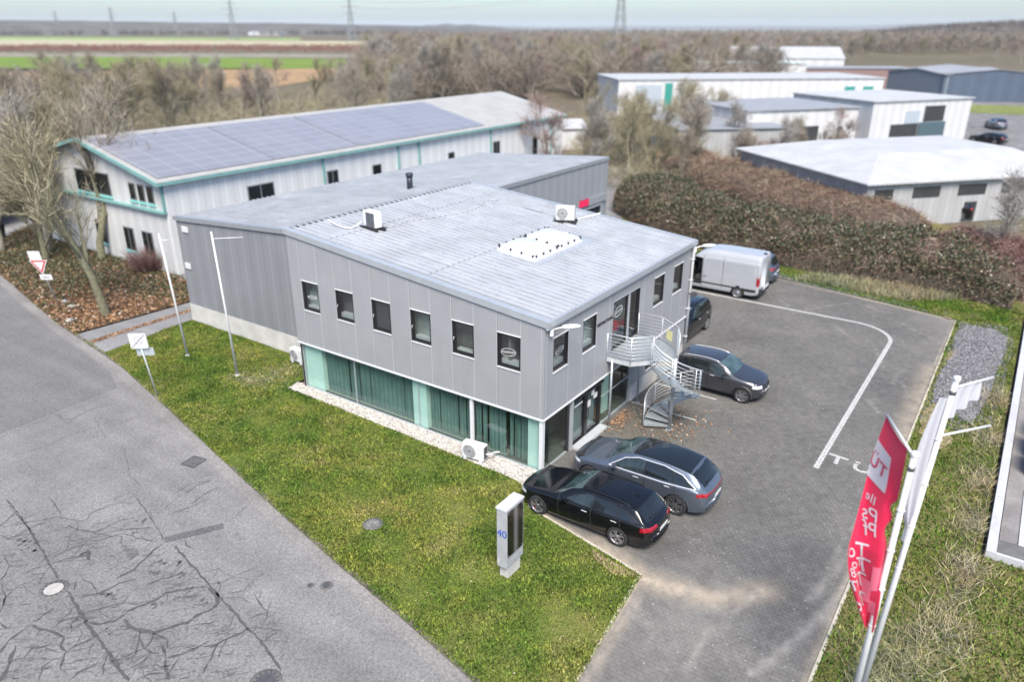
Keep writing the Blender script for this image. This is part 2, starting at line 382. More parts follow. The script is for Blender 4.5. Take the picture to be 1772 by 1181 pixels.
# --- tar-filled cracks and patches on the old asphalt (surveyed from the photograph)
def jag(line,amp,step,seed):
    rnd=random.Random(seed); out=[]
    for (a,b) in zip(line[:-1],line[1:]):
        L=(Vector(b)-Vector(a)).length; k=max(1,int(L/step))
        for i in range(k):
            t=i/k; out.append((a[0]+(b[0]-a[0])*t+rnd.uniform(-amp,amp),a[1]+(b[1]-a[1])*t+rnd.uniform(-amp,amp)))
    return out+[line[-1]]
def z4(*p): return [tuple(gp(x*.2718,860+y*.2718,RZ)[:2]) for x,y in p]
def z3(*p): return [tuple(gp(x*.2709,640+y*.2709,RZ)[:2]) for x,y in p]
CR=[(z4((40,20),(130,130),(200,230),(260,330),(320,440),(370,525)),9),(z4((430,600),(480,690),(550,800),(620,900),(690,1000),(760,1100),(820,1175)),12),
(z4((320,10),(400,130)),4),(z4((870,10),(940,110),(1020,230),(1040,290)),5),(z4((1035,300),(970,350),(910,410),(850,470),(740,525)),11),
(z4((1110,315),(1180,395),(1250,470),(1330,560),(1410,650),(1490,740),(1580,840),(1660,920),(1720,1000),(1790,1110)),10),
(z4((850,530),(770,550),(700,590),(620,620),(490,650)),9),(z4((1320,575),(1230,580),(1130,600),(1060,615),(990,660),(890,700),(800,740)),12),
(z4((530,745),(620,720),(720,695),(790,680),(815,635)),9),(z4((560,800),(640,815),(740,790),(800,745)),8),
(z4((790,780),(820,830),(900,860),(980,870),(1060,845),(1190,805),(1250,760),(1340,725),(1390,680),(1380,630),(1320,580)),17),
(z4((1580,840),(1540,870),(1450,905),(1380,945),(1290,960)),13),(z4((1330,920),(1240,970),(1150,1010),(1060,1030)),12),
(z4((1060,1030),(1040,960),(1020,930)),9),(z4((1060,1030),(1050,1080),(1080,1170)),11),(z4((1130,1030),(1100,1080),(1070,1130)),12),
(z4((980,870),(960,930),(920,970),(900,920)),10),(z4((920,970),(960,1000),(1020,1000)),7),(z4((960,1010),(900,1060),(820,1100)),6),
(z4((0,205),(80,180),(160,140),(215,115)),5),(z4((160,165),(260,155),(350,130),(420,140),(490,155),(550,150)),6),
(z4((550,150),(590,100),(700,55),(760,40),(850,45)),6),(z4((430,180),(500,215),(600,230),(690,190),(760,155),(850,140)),6),
(z4((310,400),(420,345),(520,310),(600,260),(640,240),(760,215),(870,205),(960,200)),7),(z4((330,430),(440,395),(560,380)),9),(z4((560,340),(570,410)),12),
(z4((580,290),(700,260),(780,240),(860,260),(940,280),(1010,290)),6),(z4((130,500),(220,460),(320,430)),6),
(z4((20,370),(60,440),(40,500),(0,540)),5),(z4((0,250),(60,270),(110,250),(200,240)),6),(z4((90,590),(140,560),(215,540)),6),(z4((90,590),(40,640),(0,740)),6),
(z4((220,800),(290,750),(345,710)),6),(z4((340,840),(380,800),(500,770)),8),(z4((0,1000),(50,920),(120,870),(200,820)),12),
(z4((200,820),(260,850),(330,860),(400,900),(390,950),(420,990)),10),(z4((150,1040),(200,970),(270,960),(350,930)),14),
(z4((380,1110),(410,1000),(480,950),(600,910)),9),(z4((440,1175),(500,1120),(620,1065)),9),(z4((0,800),(40,840),(120,835)),6),
(z4((1650,845),(1700,770),(1700,730),(1640,670),(1610,610)),5),(z4((1580,780),(1700,740)),6),(z4((1600,540),(1550,600),(1450,620)),4),
(z4((1310,480),(1390,460),(1470,510),(1600,530)),5),(z4((1420,165),(1500,130),(1570,60)),4),(z4((1180,280),(1190,310),(1235,335)),6),
(z4((920,575),(990,540),(1080,515),(1190,480)),8),(z4((1680,920),(1766,860)),6),(z4((0,1181),(60,1060),(100,950)),16),(z4((250,1175),(270,1090),(340,1040)),8),
(z4((800,1050),(870,1000)),6),(z4((870,1170),(960,1130),(1050,1130)),7),(z4((1130,1170),(1220,1150)),6),
(z3((360,290),(400,320),(470,315),(560,270)),4),(z3((420,355),(500,290),(600,250),(740,210)),3),(z3((460,415),(610,370)),4),(z3((750,350),(890,295)),3),
(z3((1115,795),(1200,740),(1340,710)),5),(z3((1180,800),(1250,745),(1350,710)),6),(z3((1220,860),(1300,800),(1410,750)),6),(z3((1100,920),(1220,880),(1340,820)),6),
(z3((1030,910),(1100,850)),3),(z3((640,860),(860,780)),3),(z3((60,560),(330,480),(430,420)),2.5),(z3((780,480),(810,570),(830,680),(900,750)),2.5),(z3((600,310),(680,440)),2.5),
(z3((0,432),(360,292),(750,140)),3),(z3((40,860),(130,950),(200,1040)),4),(z4((10,560),(30,640),(20,700)),6),(z4((440,560),(490,540),(470,600)),8)]
def mat_tar():
    m,nt,bs=newmat('tar_seal'); bs.inputs['Roughness'].default_value=.7
    r=ramp(nt,noise(nt,9,4,.7),[(.3,(.048,.048,.048)),(.7,(.10,.099,.098))]); nt.links.new(r.outputs[0],bs.inputs['Base Color']); return m
M['tar']=mat_tar()
mb=MB()
rb=random.Random(77)
for ln,w in list(CR[:52]):
    if w<5: continue
    L_=jag(ln,.0,.45,1)
    for k in range(1,len(L_)-1):
        if rb.random()<.62:
            t=(Vector(L_[k+1])-Vector(L_[k-1])); 
            if t.length<1e-6: continue
            t.normalize(); a=rb.choice((-1,1))*rb.uniform(.6,1.5); d=Vector((t.x*cos(a)-t.y*sin(a),t.x*sin(a)+t.y*cos(a))); l=rb.uniform(.15,.6); p=Vector(L_[k]); q=p+d*l; b=rb.uniform(-.7,.7); e=q+Vector((d.x*cos(b)-d.y*sin(b),d.x*sin(b)+d.y*cos(b)))*l*.7
            CR.append(([tuple(p),tuple(q),tuple(e)],w*rb.uniform(.28,.55)))
for i,(ln,w) in enumerate(CR):
    L=jag(ln,.022,.13,i); rnd=random.Random(i+50); hw=w*.0028
    W=[hw*(rnd.uniform(.4,1.6)+.9*max(0,mnoise.noise(Vector((k*.21,i*3.3,1))))) for k,_ in enumerate(L)]; W[0]*=.3; W[-1]*=.3
    a=[];b=[]
    for k,p in enumerate(L):
        t=(Vector(L[min(k+1,len(L)-1)])-Vector(L[max(k-1,0)])); t=t.normalized() if t.length>1e-6 else Vector((1,0)); nn=Vector((-t.y,t.x))
        a.append((p[0]+nn.x*W[k],p[1]+nn.y*W[k],RZ+.004)); b.append((p[0]-nn.x*W[k],p[1]-nn.y*W[k],RZ+.004))
    nn=len(L); mb.add(a+b,[(k,k+1,nn+k+1,nn+k) for k in range(nn-1)])
# loose tar blotches
rnd=random.Random(5)
for (cx,cy) in [(1040,420),(1150,430),(980,475),(1160,500),(1290,670),(1310,690),(1010,700),(700,860),(1210,840),(560,370),(160,300),(190,340),(740,640),(680,630),(870,240),(900,160),(130,290),(210,290)]:
    for q in range(4):
        c=z4((cx+rnd.uniform(-40,40),cy+rnd.uniform(-18,18)))[0]; r=rnd.uniform(.015,.07); k=7
        mb.add([(c[0]+r*rnd.uniform(.5,1.3)*cos(2*pi*j/k)*1.4,c[1]+r*rnd.uniform(.5,1.3)*sin(2*pi*j/k),RZ+.0045) for j in range(k)],[tuple(range(k))])
# many hairline cracks in the worn lane
for q in range(420):
    px=rnd.uniform(-20,430); py=rnd.uniform(905,1180)
    if px> (py-700)*1.0: continue
    c=gp(px,py,RZ); a=rnd.gauss(.35,.45); L=rnd.uniform(.1,.45)
    pts=jag([(c.x,c.y),(c.x+cos(a+pi/2*0+.6)*L,c.y+sin(a-.9)*L)],.02,.07,q)
    for p0,p1 in zip(pts[:-1],pts[1:]):
        t=Vector((p1[0]-p0[0],p1[1]-p0[1])); 
        if t.length<1e-4: continue
        t.normalize(); w=rnd.uniform(.005,.016)
        mb.quad((p0[0]-t.y*w,p0[1]+t.x*w,RZ+.0042),(p1[0]-t.y*w,p1[1]+t.x*w,RZ+.0042),(p1[0]+t.y*w,p1[1]-t.x*w,RZ+.0042),(p0[0]+t.y*w,p0[1]-t.x*w,RZ+.0042))
o=mb.build('road_crack',M['tar']); o.parent=road
mb=MB()
q=[gp(x,y,RZ) for x,y in ((283,931),(386,906),(388,916),(286,941))]; mb.quad(*[(v.x,v.y,RZ+.005) for v in q])
o=mb.build('road_patch',mat_asphalt('asphalt_patch',(.105,.105,.11),.08)); o.parent=road

# --- paved car park
def mat_pavers():
    m,nt,bs=newmat('grey_pavers'); bs.inputs['Roughness'].default_value=.88; bs.inputs['Specular IOR Level'].default_value=.3
    tc=nt.nodes.new('ShaderNodeTexCoord')
    br=nd(nt,'ShaderNodeTexBrick'); br.inputs['Scale'].default_value=1; br.inputs['Brick Width'].default_value=.20; br.inputs['Row Height'].default_value=.135; br.inputs['Mortar Size'].default_value=.011
    br.inputs['Mortar Smooth'].default_value=.4; br.inputs['Color1'].default_value=(.112,.109,.105,1); br.inputs['Color2'].default_value=(.126,.123,.118,1); br.inputs['Mortar'].default_value=(.078,.075,.070,1)
    mp=nd(nt,'ShaderNodeMapping'); mp.inputs['Rotation'].default_value=(0,0,radians(90)); nt.links.new(tc.outputs['Object'],mp.inputs[0]); nt.links.new(mp.outputs[0],br.inputs['Vector'])
    col=br.outputs['Color']
    n=noise(nt,.28,5,.65); r=ramp(nt,n,[(.25,(.72,.72,.73)),(.5,(1,1,1)),(.75,(1.22,1.21,1.19))]); col=mixc(nt,1.0,col,r.outputs[0],'MULTIPLY')
    n2=noise(nt,3.5,5,.75); r2=ramp(nt,n2,[(.3,(.74,.74,.74)),(.7,(1.28,1.28,1.27))]); col=mixc(nt,1.0,col,r2.outputs[0],'MULTIPLY')
    # fine pale grit
    vo=nd(nt,'ShaderNodeTexVoronoi'); vo.inputs['Scale'].default_value=5.5; nt.links.new(tc.outputs['Object'],vo.inputs['Vector'])
    g=mapr(nt,vo.outputs['Distance'],.06,.14,1,0); n3=noise(nt,.9,4,.7); g2=mapr(nt,n3,.42,.58,0,1)
    mu=nd(nt,'ShaderNodeMath',operation='MULTIPLY'); nt.links.new(g,mu.inputs[0]); nt.links.new(g2,mu.inputs[1])
    col=mixc(nt,mu.outputs[0],col,(.40,.39,.37))
    # surveyed stains: pale tyre dust, tan soil, moss; then darker vehicle bays
    nn=noise(nt,1.7,6,.75); 
    jm=nd(nt,'ShaderNodeMath',operation='MULTIPLY'); nt.links.new(br.outputs['Fac'],jm.inputs[0]); nt.links.new(attr(nt,'moss'),jm.inputs[1]); mossj=jm.outputs[0]
    for nm,c,k in (('scuff',(.34,.325,.30),.62),('dirt',(.46,.385,.29),.9),('moss',(.105,.10,.075),.6),('oil',(.07,.07,.072),.5)):
        a=attr(nt,nm); mu=nd(nt,'ShaderNodeMath',operation='MULTIPLY'); nt.links.new(a,mu.inputs[0]); nt.links.new(mapr(nt,nn,.3,.62,.25,1.15),mu.inputs[1])
        mu.use_clamp=True; m2=nd(nt,'ShaderNodeMath',operation='MULTIPLY'); nt.links.new(mu.outputs[0],m2.inputs[0]); m2.inputs[1].default_value=k
        col=mixc(nt,m2.outputs[0],col,c)
    col=mixc(nt,mossj,col,(.018,.018,.012))
    nt.links.new(col,bs.inputs['Base Color']); bump(nt,bs,br.outputs['Fac'],-.004,.2); return m
def L(*p): return [tuple(gp(x,y)[:2]) for x,y in p]
def sm(d,w): return np.clip(1-d/w,0,1)**1.3
dl=L((1030,945),(1075,975),(1110,1002),(1180,1024),(1250,1038),(1330,1022)); dl2=L((1560,800),(1592,720),(1625,640)); dl3=[(-2.9,-5.45),(-7.2,-5.85)]; dl4=[(-1.75,-.4),(-2.5,-4),(-2.8,-5.2)]
def f_dirt(P):
    e=sm(seg_dist(P,dl),.75)*(.35+.65*np.clip(1-(P[:,0]-dl[0][0]-.0)*.0-np.hypot(P[:,0]+2.9,P[:,1]+5.3)/4.2,0,1)); e=np.maximum(e,sm(seg_dist(P,dl2),1.05)*.75); e=np.maximum(e,sm(seg_dist(P,dl3),.28)*.5); e=np.maximum(e,sm(seg_dist(P,dl4),.25)*.7)
    e=np.maximum(e,sm(seg_dist(P,[(26,-10.1),(28,0)]),.5)*.35); e=np.maximum(e,sm(seg_dist(P,[(-8,-10.4),(8.8,-10.25)]),.35)*.55)
    return e
sc=[L((1299,1167),(1391,1096),(1451,1034),(1475,1000)),L((1318,1159),(1435,1061),(1460,1020)),L((1190,1160),(1225,1090),(1240,1050)),L((1085,1060),(1125,1085),(1128,1105)),L((1095,1045),(1127,1090)),
    L((1270,1060),(1300,1035),(1320,1020)),L((1400,1040),(1470,960),(1530,860)),L((1240,1100),(1275,1050)),L((1010,1130),(1060,1080)),L((1395,536),(1468,524)),L((1405,540),(1432,552)),L((1500,530),(1525,540)),
    L((1560,660),(1575,690)),L((1545,665),(1560,640)),L((1440,560),(1480,590)),L((1515,605),(1530,640)),L((1500,690),(1520,715)),L((1350,520),(1365,530)),L((1430,990),(1500,880)),L((1560,560),(1640,600))]
def f_scuff(P):
    e=np.zeros(len(P))
    for i,l in enumerate(sc): e=np.maximum(e,sm(seg_dist(P,l),.20 if i<9 else .11)*(.85 if i<9 else .7))
    e=np.maximum(e,np.clip((P[:,0]-17)/9,0,1)*np.clip((-P[:,1]-7.5)/3,0,1)*.55)
    e=np.maximum(e,np.clip((-P[:,0]-2)/5,0,1)*.25); e=np.maximum(e,np.clip(1-np.hypot((P[:,0]+3.6)/3.2,(P[:,1]+7.2)/2.0),0,1)*.5)
    e=e+.22*np.clip(vnoise(P,.45,4)+.1,0,1)+.25*np.clip(vnoise(P,1.7,8)-.15,0,1)
    return e
mo=[(4.7,-.2),(5.7,-1.9),(7.0,-.5)]
def f_moss(P):
    e=np.clip(1.25-np.hypot((P[:,0]-5.6)/2.6,(P[:,1]+1.5)/2.3),0,1)**.8
    e=np.maximum(e,sm(seg_dist(P,[(3.2,-.1),(12.5,-.1)]),.45)*.9); return np.clip(e,0,1)
def f_oil(P):  # darkens the paving along each of four parked vehicles
    e=np.zeros(len(P))
    for a,b,w in (((-1.15,-.5),(-1.15,-5),1.25),((1.45,-1),(1.45,-5.8),1.3),((10.4,-.8),(10.4,-4.6),1.1),((23.6,0),(23.6,5),1.2)): e=np.maximum(e,sm(seg_dist(P,[a,b]),w)*.8)
    return e
lot=poly_sheet('car_park',LOT,.17,0,mat_pavers(),dict(dirt=f_dirt,scuff=f_scuff,moss=f_moss,oil=f_oil)); struct(lot)
# painted lines
def mat_paint():
    m,nt,bs=newmat('road_paint'); bs.inputs['Roughness'].default_value=.7
    n=noise(nt,9,5,.75); r=ramp(nt,n,[(.30,(.20,.20,.195)),(.44,(.42,.42,.405)),(.7,(.58,.58,.565))])
    tc=nt.nodes.new('ShaderNodeTexCoord'); br=nd(nt,'ShaderNodeTexBrick'); br.inputs['Scale'].default_value=1; br.inputs['Brick Width'].default_value=.20; br.inputs['Row Height'].default_value=.135; br.inputs['Mortar Size'].default_value=.011
    br.inputs['Color1'].default_value=(1,1,1,1); br.inputs['Color2'].default_value=(.92,.92,.92,1); br.inputs['Mortar'].default_value=(.45,.45,.45,1)
    mp=nd(nt,'ShaderNodeMapping'); mp.inputs['Rotation'].default_value=(0,0,radians(90)); nt.links.new(tc.outputs['Object'],mp.inputs[0]); nt.links.new(mp.outputs[0],br.inputs['Vector'])
    nt.links.new(mixc(nt,1.0,r.outputs[0],br.outputs['Color'],'MULTIPLY'),bs.inputs['Base Color']); return m
M['paint']=mat_paint()
def flat(mb,line,w,z,mi=0):
    a=off(line,-w/2); b=off(line,w/2)
    for i in range(len(line)-1): mb.quad((*a[i],z),(*a[i+1],z),(*b[i+1],z),(*b[i],z),mi)
mb=MB(); ZP=.004
arc=[(20.4+2.15*sin(a),-5.75-2.15*cos(a)) for a in np.linspace(0,pi/2,12)]
flat(mb,[(6.1,-7.9)]+arc+[(22.58,4.5)],.20,ZP)
for x in (7.03,9.3): flat(mb,[(x,-.05),(x,-2.95)],.11,ZP)
flat(mb,[(11.6,-.1),(11.6,-2.9)],.11,ZP)
# letters T and U with dots
flat(mb,[(7.42,-8.05),(7.36,-8.75)],.14,ZP); flat(mb,[(7.33,-8.40),(6.80,-8.42)],.14,ZP+.0005)
us=[(7.22,-9.05)]+[(7.0-.22*sin(a),-9.31+.26*cos(a)) for a in np.linspace(0,pi,9)]+[(7.22,-9.57)]
flat(mb,us,.14,ZP); flat(mb,[(7.37,-9.0),(7.37,-9.16)],.11,ZP); flat(mb,[(7.37,-9.46),(7.37,-9.62)],.11,ZP)
o=mb.build('parking_line',M['paint']); o.parent=lot
# lot edging stones
mb=MB(); ed=pm('edging_stone',(.42,.39,.32),.9,0,.2,2,.15,30)
ribbon(mb,[(-9.0,-10.62),(-7,-10.42),(-4.06,-10.33),(1.19,-10.33),(8,-10.33),(25.9,-10.28)],-.045,.045,-.1,.035)
ribbon(mb,[(-7.25,-5.62),(-2.80,-5.20)],-.04,.04,-.1,.012); ribbon(mb,[(-2.82,-5.2),(-2.48,-3.75),(-1.87,-.7),(-.9,.24)],-.04,.04,-.1,.02)
ribbon(mb,[(25.95,-10.2),(28.0,-.16),(30.2,12)],-.03,.03,-.1,.01)
struct(mb.build('edging_kerb',ed))

# --- soil under lawn, verge, leaf litter
def mat_turf(name,a,b,c,s=.5):
    m,nt,bs=newmat(name); bs.inputs['Roughness'].default_value=.95; bs.inputs['Specular IOR Level'].default_value=.1
    n=noise(nt,s,6,.7); r=ramp(nt,n,[(.28,a),(.5,b),(.72,c)]); n2=noise(nt,22,4,.75); r2=ramp(nt,n2,[(.3,(.45,.45,.45)),(.7,(1.4,1.4,1.4))])
    nt.links.new(mixc(nt,1.0,r.outputs[0],r2.outputs[0],'MULTIPLY'),bs.inputs['Base Color']); return m
M['turf']=mat_turf('turf',(.075,.115,.022),(.115,.145,.035),(.19,.175,.065))
M['turf2']=mat_turf('verge_turf',(.075,.10,.025),(.15,.14,.055),(.24,.20,.115))
M['soil']=mat_turf('leaf_soil',(.06,.045,.032),(.095,.068,.048),(.13,.10,.07),1.2)
M['fieldgrass']=mat_turf('meadow',(.07,.11,.025),(.10,.13,.035),(.14,.15,.05),.15)
struct(poly_sheet('lawn',LAWN,.35,0,M['turf'],zf=lambda P:.012*vnoise(P,.6)+.012))
VERGE=[(-9.9,-10.95),(-9.0,-10.65),(-7,-10.45),(-4.06,-10.36),(1.19,-10.36),(8,-10.36),(25.95,-10.3),(28.05,-.16),(30.3,12.5),(44,19),(60,10),(46,-13.4),(30,-13.3),(3.8,-13.3),(3.8,-40),(-15.2,-40),(-12.4,-24),(-10.3,-13)]
struct(poly_sheet('verge',VERGE,.6,0,M['turf2'],zf=lambda P:.03*vnoise(P,.5)+.02))
LIT=[(-2.62,27.3)]+[p for p in KERB if 28<p[1]<50][::-1]+[(3.8,51),(7.9,54.2),(12,50),(6.3,49),(6.4,32),(5.5,27.3),(3.7,26.9)]
struct(poly_sheet('leaf_ground',LIT,.5,0,M['soil'],zf=lambda P:.03*vnoise(P,.7)+.02))
M['drive']=mat_asphalt('drive_slab',(.20,.20,.205),.15)
DRV=[(-3.0,23.65),(-2.72,25.6),(-2.62,27.15),(3.7,26.75),(5.6,27.2),(6.3,31.8),(50,31.8),(50,24.1),(2.2,24.1),(1.6,24.15)]
struct(poly_sheet('driveway',DRV,.8,.006,M['drive']))
struct(poly_sheet('yard_ground',[(6.5,49),(54,49),(60,32),(60,12.5),(28,12.45),(28,24),(50,24.2),(50,31.9),(6.5,31.9)],3,-.05,M['drive']))

# --- gravel
def mat_gravel(name,lo,hi,sc=16):
    m,nt,bs=newmat(name); bs.inputs['Roughness'].default_value=.9
    tc=nt.nodes.new('ShaderNodeTexCoord'); vo=nd(nt,'ShaderNodeTexVoronoi'); vo.inputs['Scale'].default_value=sc; nt.links.new(tc.outputs['Object'],vo.inputs['Vector'])
    r=ramp(nt,vo.outputs['Distance'],[(.0,hi),(.55,lo),(.9,tuple(x*.25 for x in lo))])
    n=noise(nt,sc*1.5,3); r2=ramp(nt,n,[(.3,(.75,.74,.72)),(.7,(1.15,1.15,1.15))])
    nt.links.new(mixc(nt,1.0,r.outputs[0],r2.outputs[0],'MULTIPLY'),bs.inputs['Base Color']); bump(nt,bs,vo.outputs['Distance'],-.03,.8); return m
M['gravel_w']=mat_gravel('white_gravel',(.30,.285,.265),(.48,.465,.44)); M['gravel_g']=mat_gravel('grey_gravel',(.10,.10,.11),(.20,.20,.22),14)
RG=np.random.RandomState(3)
def stones(name,poly,n,smin,smax,mat,z=.01,zf=None,cols=None):
    xs=[p[0] for p in poly]; ys=[p[1] for p in poly]
    P=np.column_stack([RG.uniform(min(xs),max(xs),n*4),RG.uniform(min(ys),max(ys),n*4)]); P=P[in_poly(P,poly)][:n]; n=len(P)
    base=np.array([(1,0,0),(0,1,0),(-1,0,0),(0,-1,0),(0,0,.75),(0,0,-.3)],float)
    s=RG.uniform(smin,smax,(n,1,1)); V=base[None]*s*RG.uniform(.55,1.25,(n,6,1))
    th=RG.uniform(0,6.28,n); c,s_=np.cos(th)[:,None],np.sin(th)[:,None]
    X=V[:,:,0]*c-V[:,:,1]*s_; Y=V[:,:,0]*s_+V[:,:,1]*c
    zz=np.full(n,z) if zf is None else zf(P)
    V=np.stack([X+P[:,0:1],Y+P[:,1:2],V[:,:,2]+zz[:,None]],2).reshape(-1,3)
    f=np.array([(0,1,4),(1,2,4),(2,3,4),(3,0,4)]); F=(f[None]+(np.arange(n)*6)[:,None,None]).reshape(-1,3)
    return npmesh(name,V,F,mat)
def mat_isl(name,stops,rough=.9,spec=.2,trans=0):
    m,nt,bs=newmat(name); bs.inputs['Roughness'].default_value=rough; bs.inputs['Specular IOR Level'].default_value=spec
    g=nd(nt,'ShaderNodeNewGeometry'); r=ramp(nt,g.outputs['Random Per Island'],stops)
    nt.links.new(r.outputs[0],bs.inputs['Base Color']); return m
GR=[(-.95,.2),(.12,.1),(.2,12.7),(.2,13.15),(-.5,13.05),(-.62,6),(-.80,.5)]
struct(poly_sheet('gravel_strip',GR,.4,.018,M['gravel_w']))
o=stones('white_gravel',GR,9000,.016,.045,mat_isl('white_pebbles',[(0,(.20,.185,.165)),(.3,(.36,.34,.315)),(1,(.58,.56,.53))]),.022); struct(o,'stuff')
def pile(P): return .16*np.exp(-(((P[:,0]-23.0)/2.0)**2+((P[:,1]+11.75)/.75)**2))+.09*np.exp(-(((P[:,0]-18.4)/2.6)**2+((P[:,1]+11.5)/.8)**2))+.03
PILE=[(25.4,-10.7),(25.4,-12.2),(24.5,-12.8),(21,-12.75),(19.2,-12.6),(16.5,-12.6),(13,-12.2),(14.3,-10.6),(17,-10.45),(20.5,-10.7),(23,-10.5)]
struct(poly_sheet('gravel_heap',PILE,.25,.0,M['gravel_g'],zf=pile))
gg=mat_isl('grey_pebbles',[(0,(.06,.06,.068)),(.5,(.14,.14,.152)),(1,(.28,.28,.30))])
o=stones('grey_gravel',PILE,9000,.02,.06,gg,zf=lambda P:pile(P)+.005); struct(o,'stuff')
PB=[(25.8,-10.45),(26.3,-12.6),(24,-13.1),(12,-12.9),(12.2,-10.4)]
o=stones('scattered_gravel',PB,5000,.02,.055,gg,.05); struct(o,'stuff')
GB=[(26.2,-9.6),(27.9,-.3),(29.6,8),(30.4,8),(28.9,-.4),(27.3,-7.5)]
struct(poly_sheet('gravel_border',GB,.5,.05,M['gravel_g'])); o=stones('border_gravel',GB,2600,.02,.06,gg,.06); struct(o,'stuff')
# bare sandy patches on the verge and lawn corner
M['sand']=mat_turf('bare_soil',(.20,.15,.09),(.30,.235,.15),(.36,.29,.20),2)
def blob(c,rx,ry,n=18,seed=0):
    r=random.Random(seed); return [(c[0]+rx*r.uniform(.7,1.2)*cos(2*pi*k/n),c[1]+ry*r.uniform(.7,1.2)*sin(2*pi*k/n)) for k in range(n)]
for i,(c,rx,ry) in enumerate([((12.6,-10.85),1.7,.42),((11,-11.3),.9,.5),((20.2,-10.75),.9,.3),((26.6,-9.9),.7,.45)]): struct(poly_sheet('bare_soil',blob(c,rx,ry,20,i),.3,.062,M['sand']))
struct(poly_sheet('bare_soil',[(-2.95,-5.15),(-2.75,-4.2),(-2.6,-3.5),(-2.95,-3.7),(-3.3,-4.6)],.2,.034,M['sand']))
# ================================================================== grass, leaves, hedge
def pts_in(poly,n):
    xs=[p[0] for p in poly]; ys=[p[1] for p in poly]; out=[]; tot=0
    while tot<n:
        P=np.column_stack([RG.uniform(min(xs),max(xs),n),RG.uniform(min(ys),max(ys),n)]); P=P[in_poly(P,poly)]; out.append(P); tot+=len(P)
    return np.concatenate(out)[:n]
def blades(name,P,z,h,w,mat,lean=.7,hv=None):
    n=len(P); th=RG.uniform(0,6.283,n); ph=RG.uniform(0,6.283,n); hh=RG.uniform(.5,1.3,n)*h*(1 if hv is None else hv); ww=RG.uniform(.6,1.4,n)*w
    le=RG.uniform(0,lean,n)
    b=np.column_stack([P,np.broadcast_to(z,n)])
    dx=np.column_stack([np.cos(th),np.sin(th),np.zeros(n)])*ww[:,None]*.5
    tip=b+np.column_stack([np.cos(ph)*le*hh,np.sin(ph)*le*hh,hh])
    V=np.stack([b-dx,b+dx,tip],1).reshape(-1,3); F=np.arange(3*n).reshape(n,3)
    return npmesh(name,V,F,mat)
def mat_grass(name,sets,s=.45,rough=.8):
    m,nt,bs=newmat(name); bs.inputs['Roughness'].default_value=rough; bs.inputs['Specular IOR Level'].default_value=.15
    n=noise(nt,s,7,.78); n.node.inputs['Distortion'].default_value=.4
    r=ramp(nt,n,[(.30,sets[0]),(.44,sets[1]),(.55,sets[2]),(.68,sets[3])])
    nb=noise(nt,1.5,5,.75); rb_=ramp(nt,nb,[(.30,(.52,.60,.6)),(.47,(.95,1,1)),(.62,(1.15,1.15,1.0)),(.74,(1.4,1.25,1.3))]); na=noise(nt,.17,3,.6); ra=ramp(nt,na,[(.35,(.82,.95,.9)),(.65,(1.18,1.06,1.1))])
    g=nd(nt,'ShaderNodeNewGeometry'); r2=ramp(nt,g.outputs['Random Per Island'],[(0,(.10,.12,.10)),(.22,(.45,.48,.42)),(.55,(.95,.95,.95)),(.86,(1.6,1.5,1.2)),(.96,(1.75,1.65,1.4)),(1,(2.1,1.95,1.8))])
    nt.links.new(mixc(nt,1.0,mixc(nt,1.0,r.outputs[0],mixc(nt,1.0,rb_.outputs[0],ra.outputs[0],'MULTIPLY'),'MULTIPLY'),r2.outputs[0],'MULTIPLY'),bs.inputs['Base Color']); return m
M['grass']=mat_grass('grass_blade',[(.038,.086,.018),(.092,.148,.028),(.165,.190,.046),(.275,.24,.12)])
M['grass_v']=mat_grass('verge_blade',[(.050,.110,.016),(.085,.150,.022),(.14,.175,.045),(.25,.23,.12)],.8)
M['straw']=mat_grass('dry_straw',[(.20,.17,.115),(.27,.235,.165),(.32,.285,.215),(.39,.35,.28)],.8)
P=pts_in(LAWN,200000); k=vnoise(P[::1]*1.0,.8,3.1)
o=blades('lawn_grass',P,.012,.070,.046,M['grass'],1.0,hv=np.clip(.85+.9*k,.35,1.6)); struct(o,'stuff')
# scruffy edge spilling over the kerb and the gravel
E_=np.array(dens(KERB[3:],.02)); P=np.concatenate([E_+RG.normal(0,.05,E_.shape)+np.array([.07,.01]) for _ in range(2)]+[np.array(dens(GR[4:]+GR[:1],.02))+RG.normal(-.02,.05,(len(dens(GR[4:]+GR[:1],.02)),2))])
P=P[(vnoise(P,1.3,5)>-.15)]
o=blades('edge_grass',P,.0,.075,.028,M['grass'],1.3); struct(o,'stuff')
VN=[p for p in VERGE[:8]]+[(30,-12.9),(29,-13.25),(3.8,-13.28),(3.8,-22),(-12,-22),(-10.3,-13)]
P=pts_in(VN,90000); 
bad=in_poly(P,PILE)&(RG.uniform(0,1,len(P))<.93); P=P[~bad]
o=blades('verge_grass',P,.035,.095,.045,M['grass_v'],1.0); struct(o,'stuff')
P=pts_in([(25.9,-10.3),(28.2,0),(30.5,9),(31.5,9),(30.3,-1),(31,-9),(30,-12.9),(27,-12.8)],22000); o=blades('border_grass',P,.04,.13,.035,M['grass_v'],1.0); struct(o,'stuff')
# long dry straw on the verge
c=[(-3.2,-11.6),(-4.4,-11.9),(-1.8,-12.2),(-5.6,-12),(0,-12.8),(2.6,-13.0),(5.5,-13.0),(8.5,-12.95),(12,-12.95),(16,-12.95)]
P=np.concatenate([np.column_stack([RG.normal(x,.7,900),RG.normal(y,.38,900)]) for x,y in c]); P=P[in_poly(P,VN)]
o=blades('dry_grass',P,.04,.24,.02,M['straw'],2.6); struct(o,'stuff')
P=pts_in([(27.9,-1.2),(29.6,-1.6),(31.2,-8),(30,-10.5),(27.6,-7.5)],7000); o=blades('tall_dry_grass',P,.04,.42,.03,M['straw'],1.2); struct(o,'stuff')
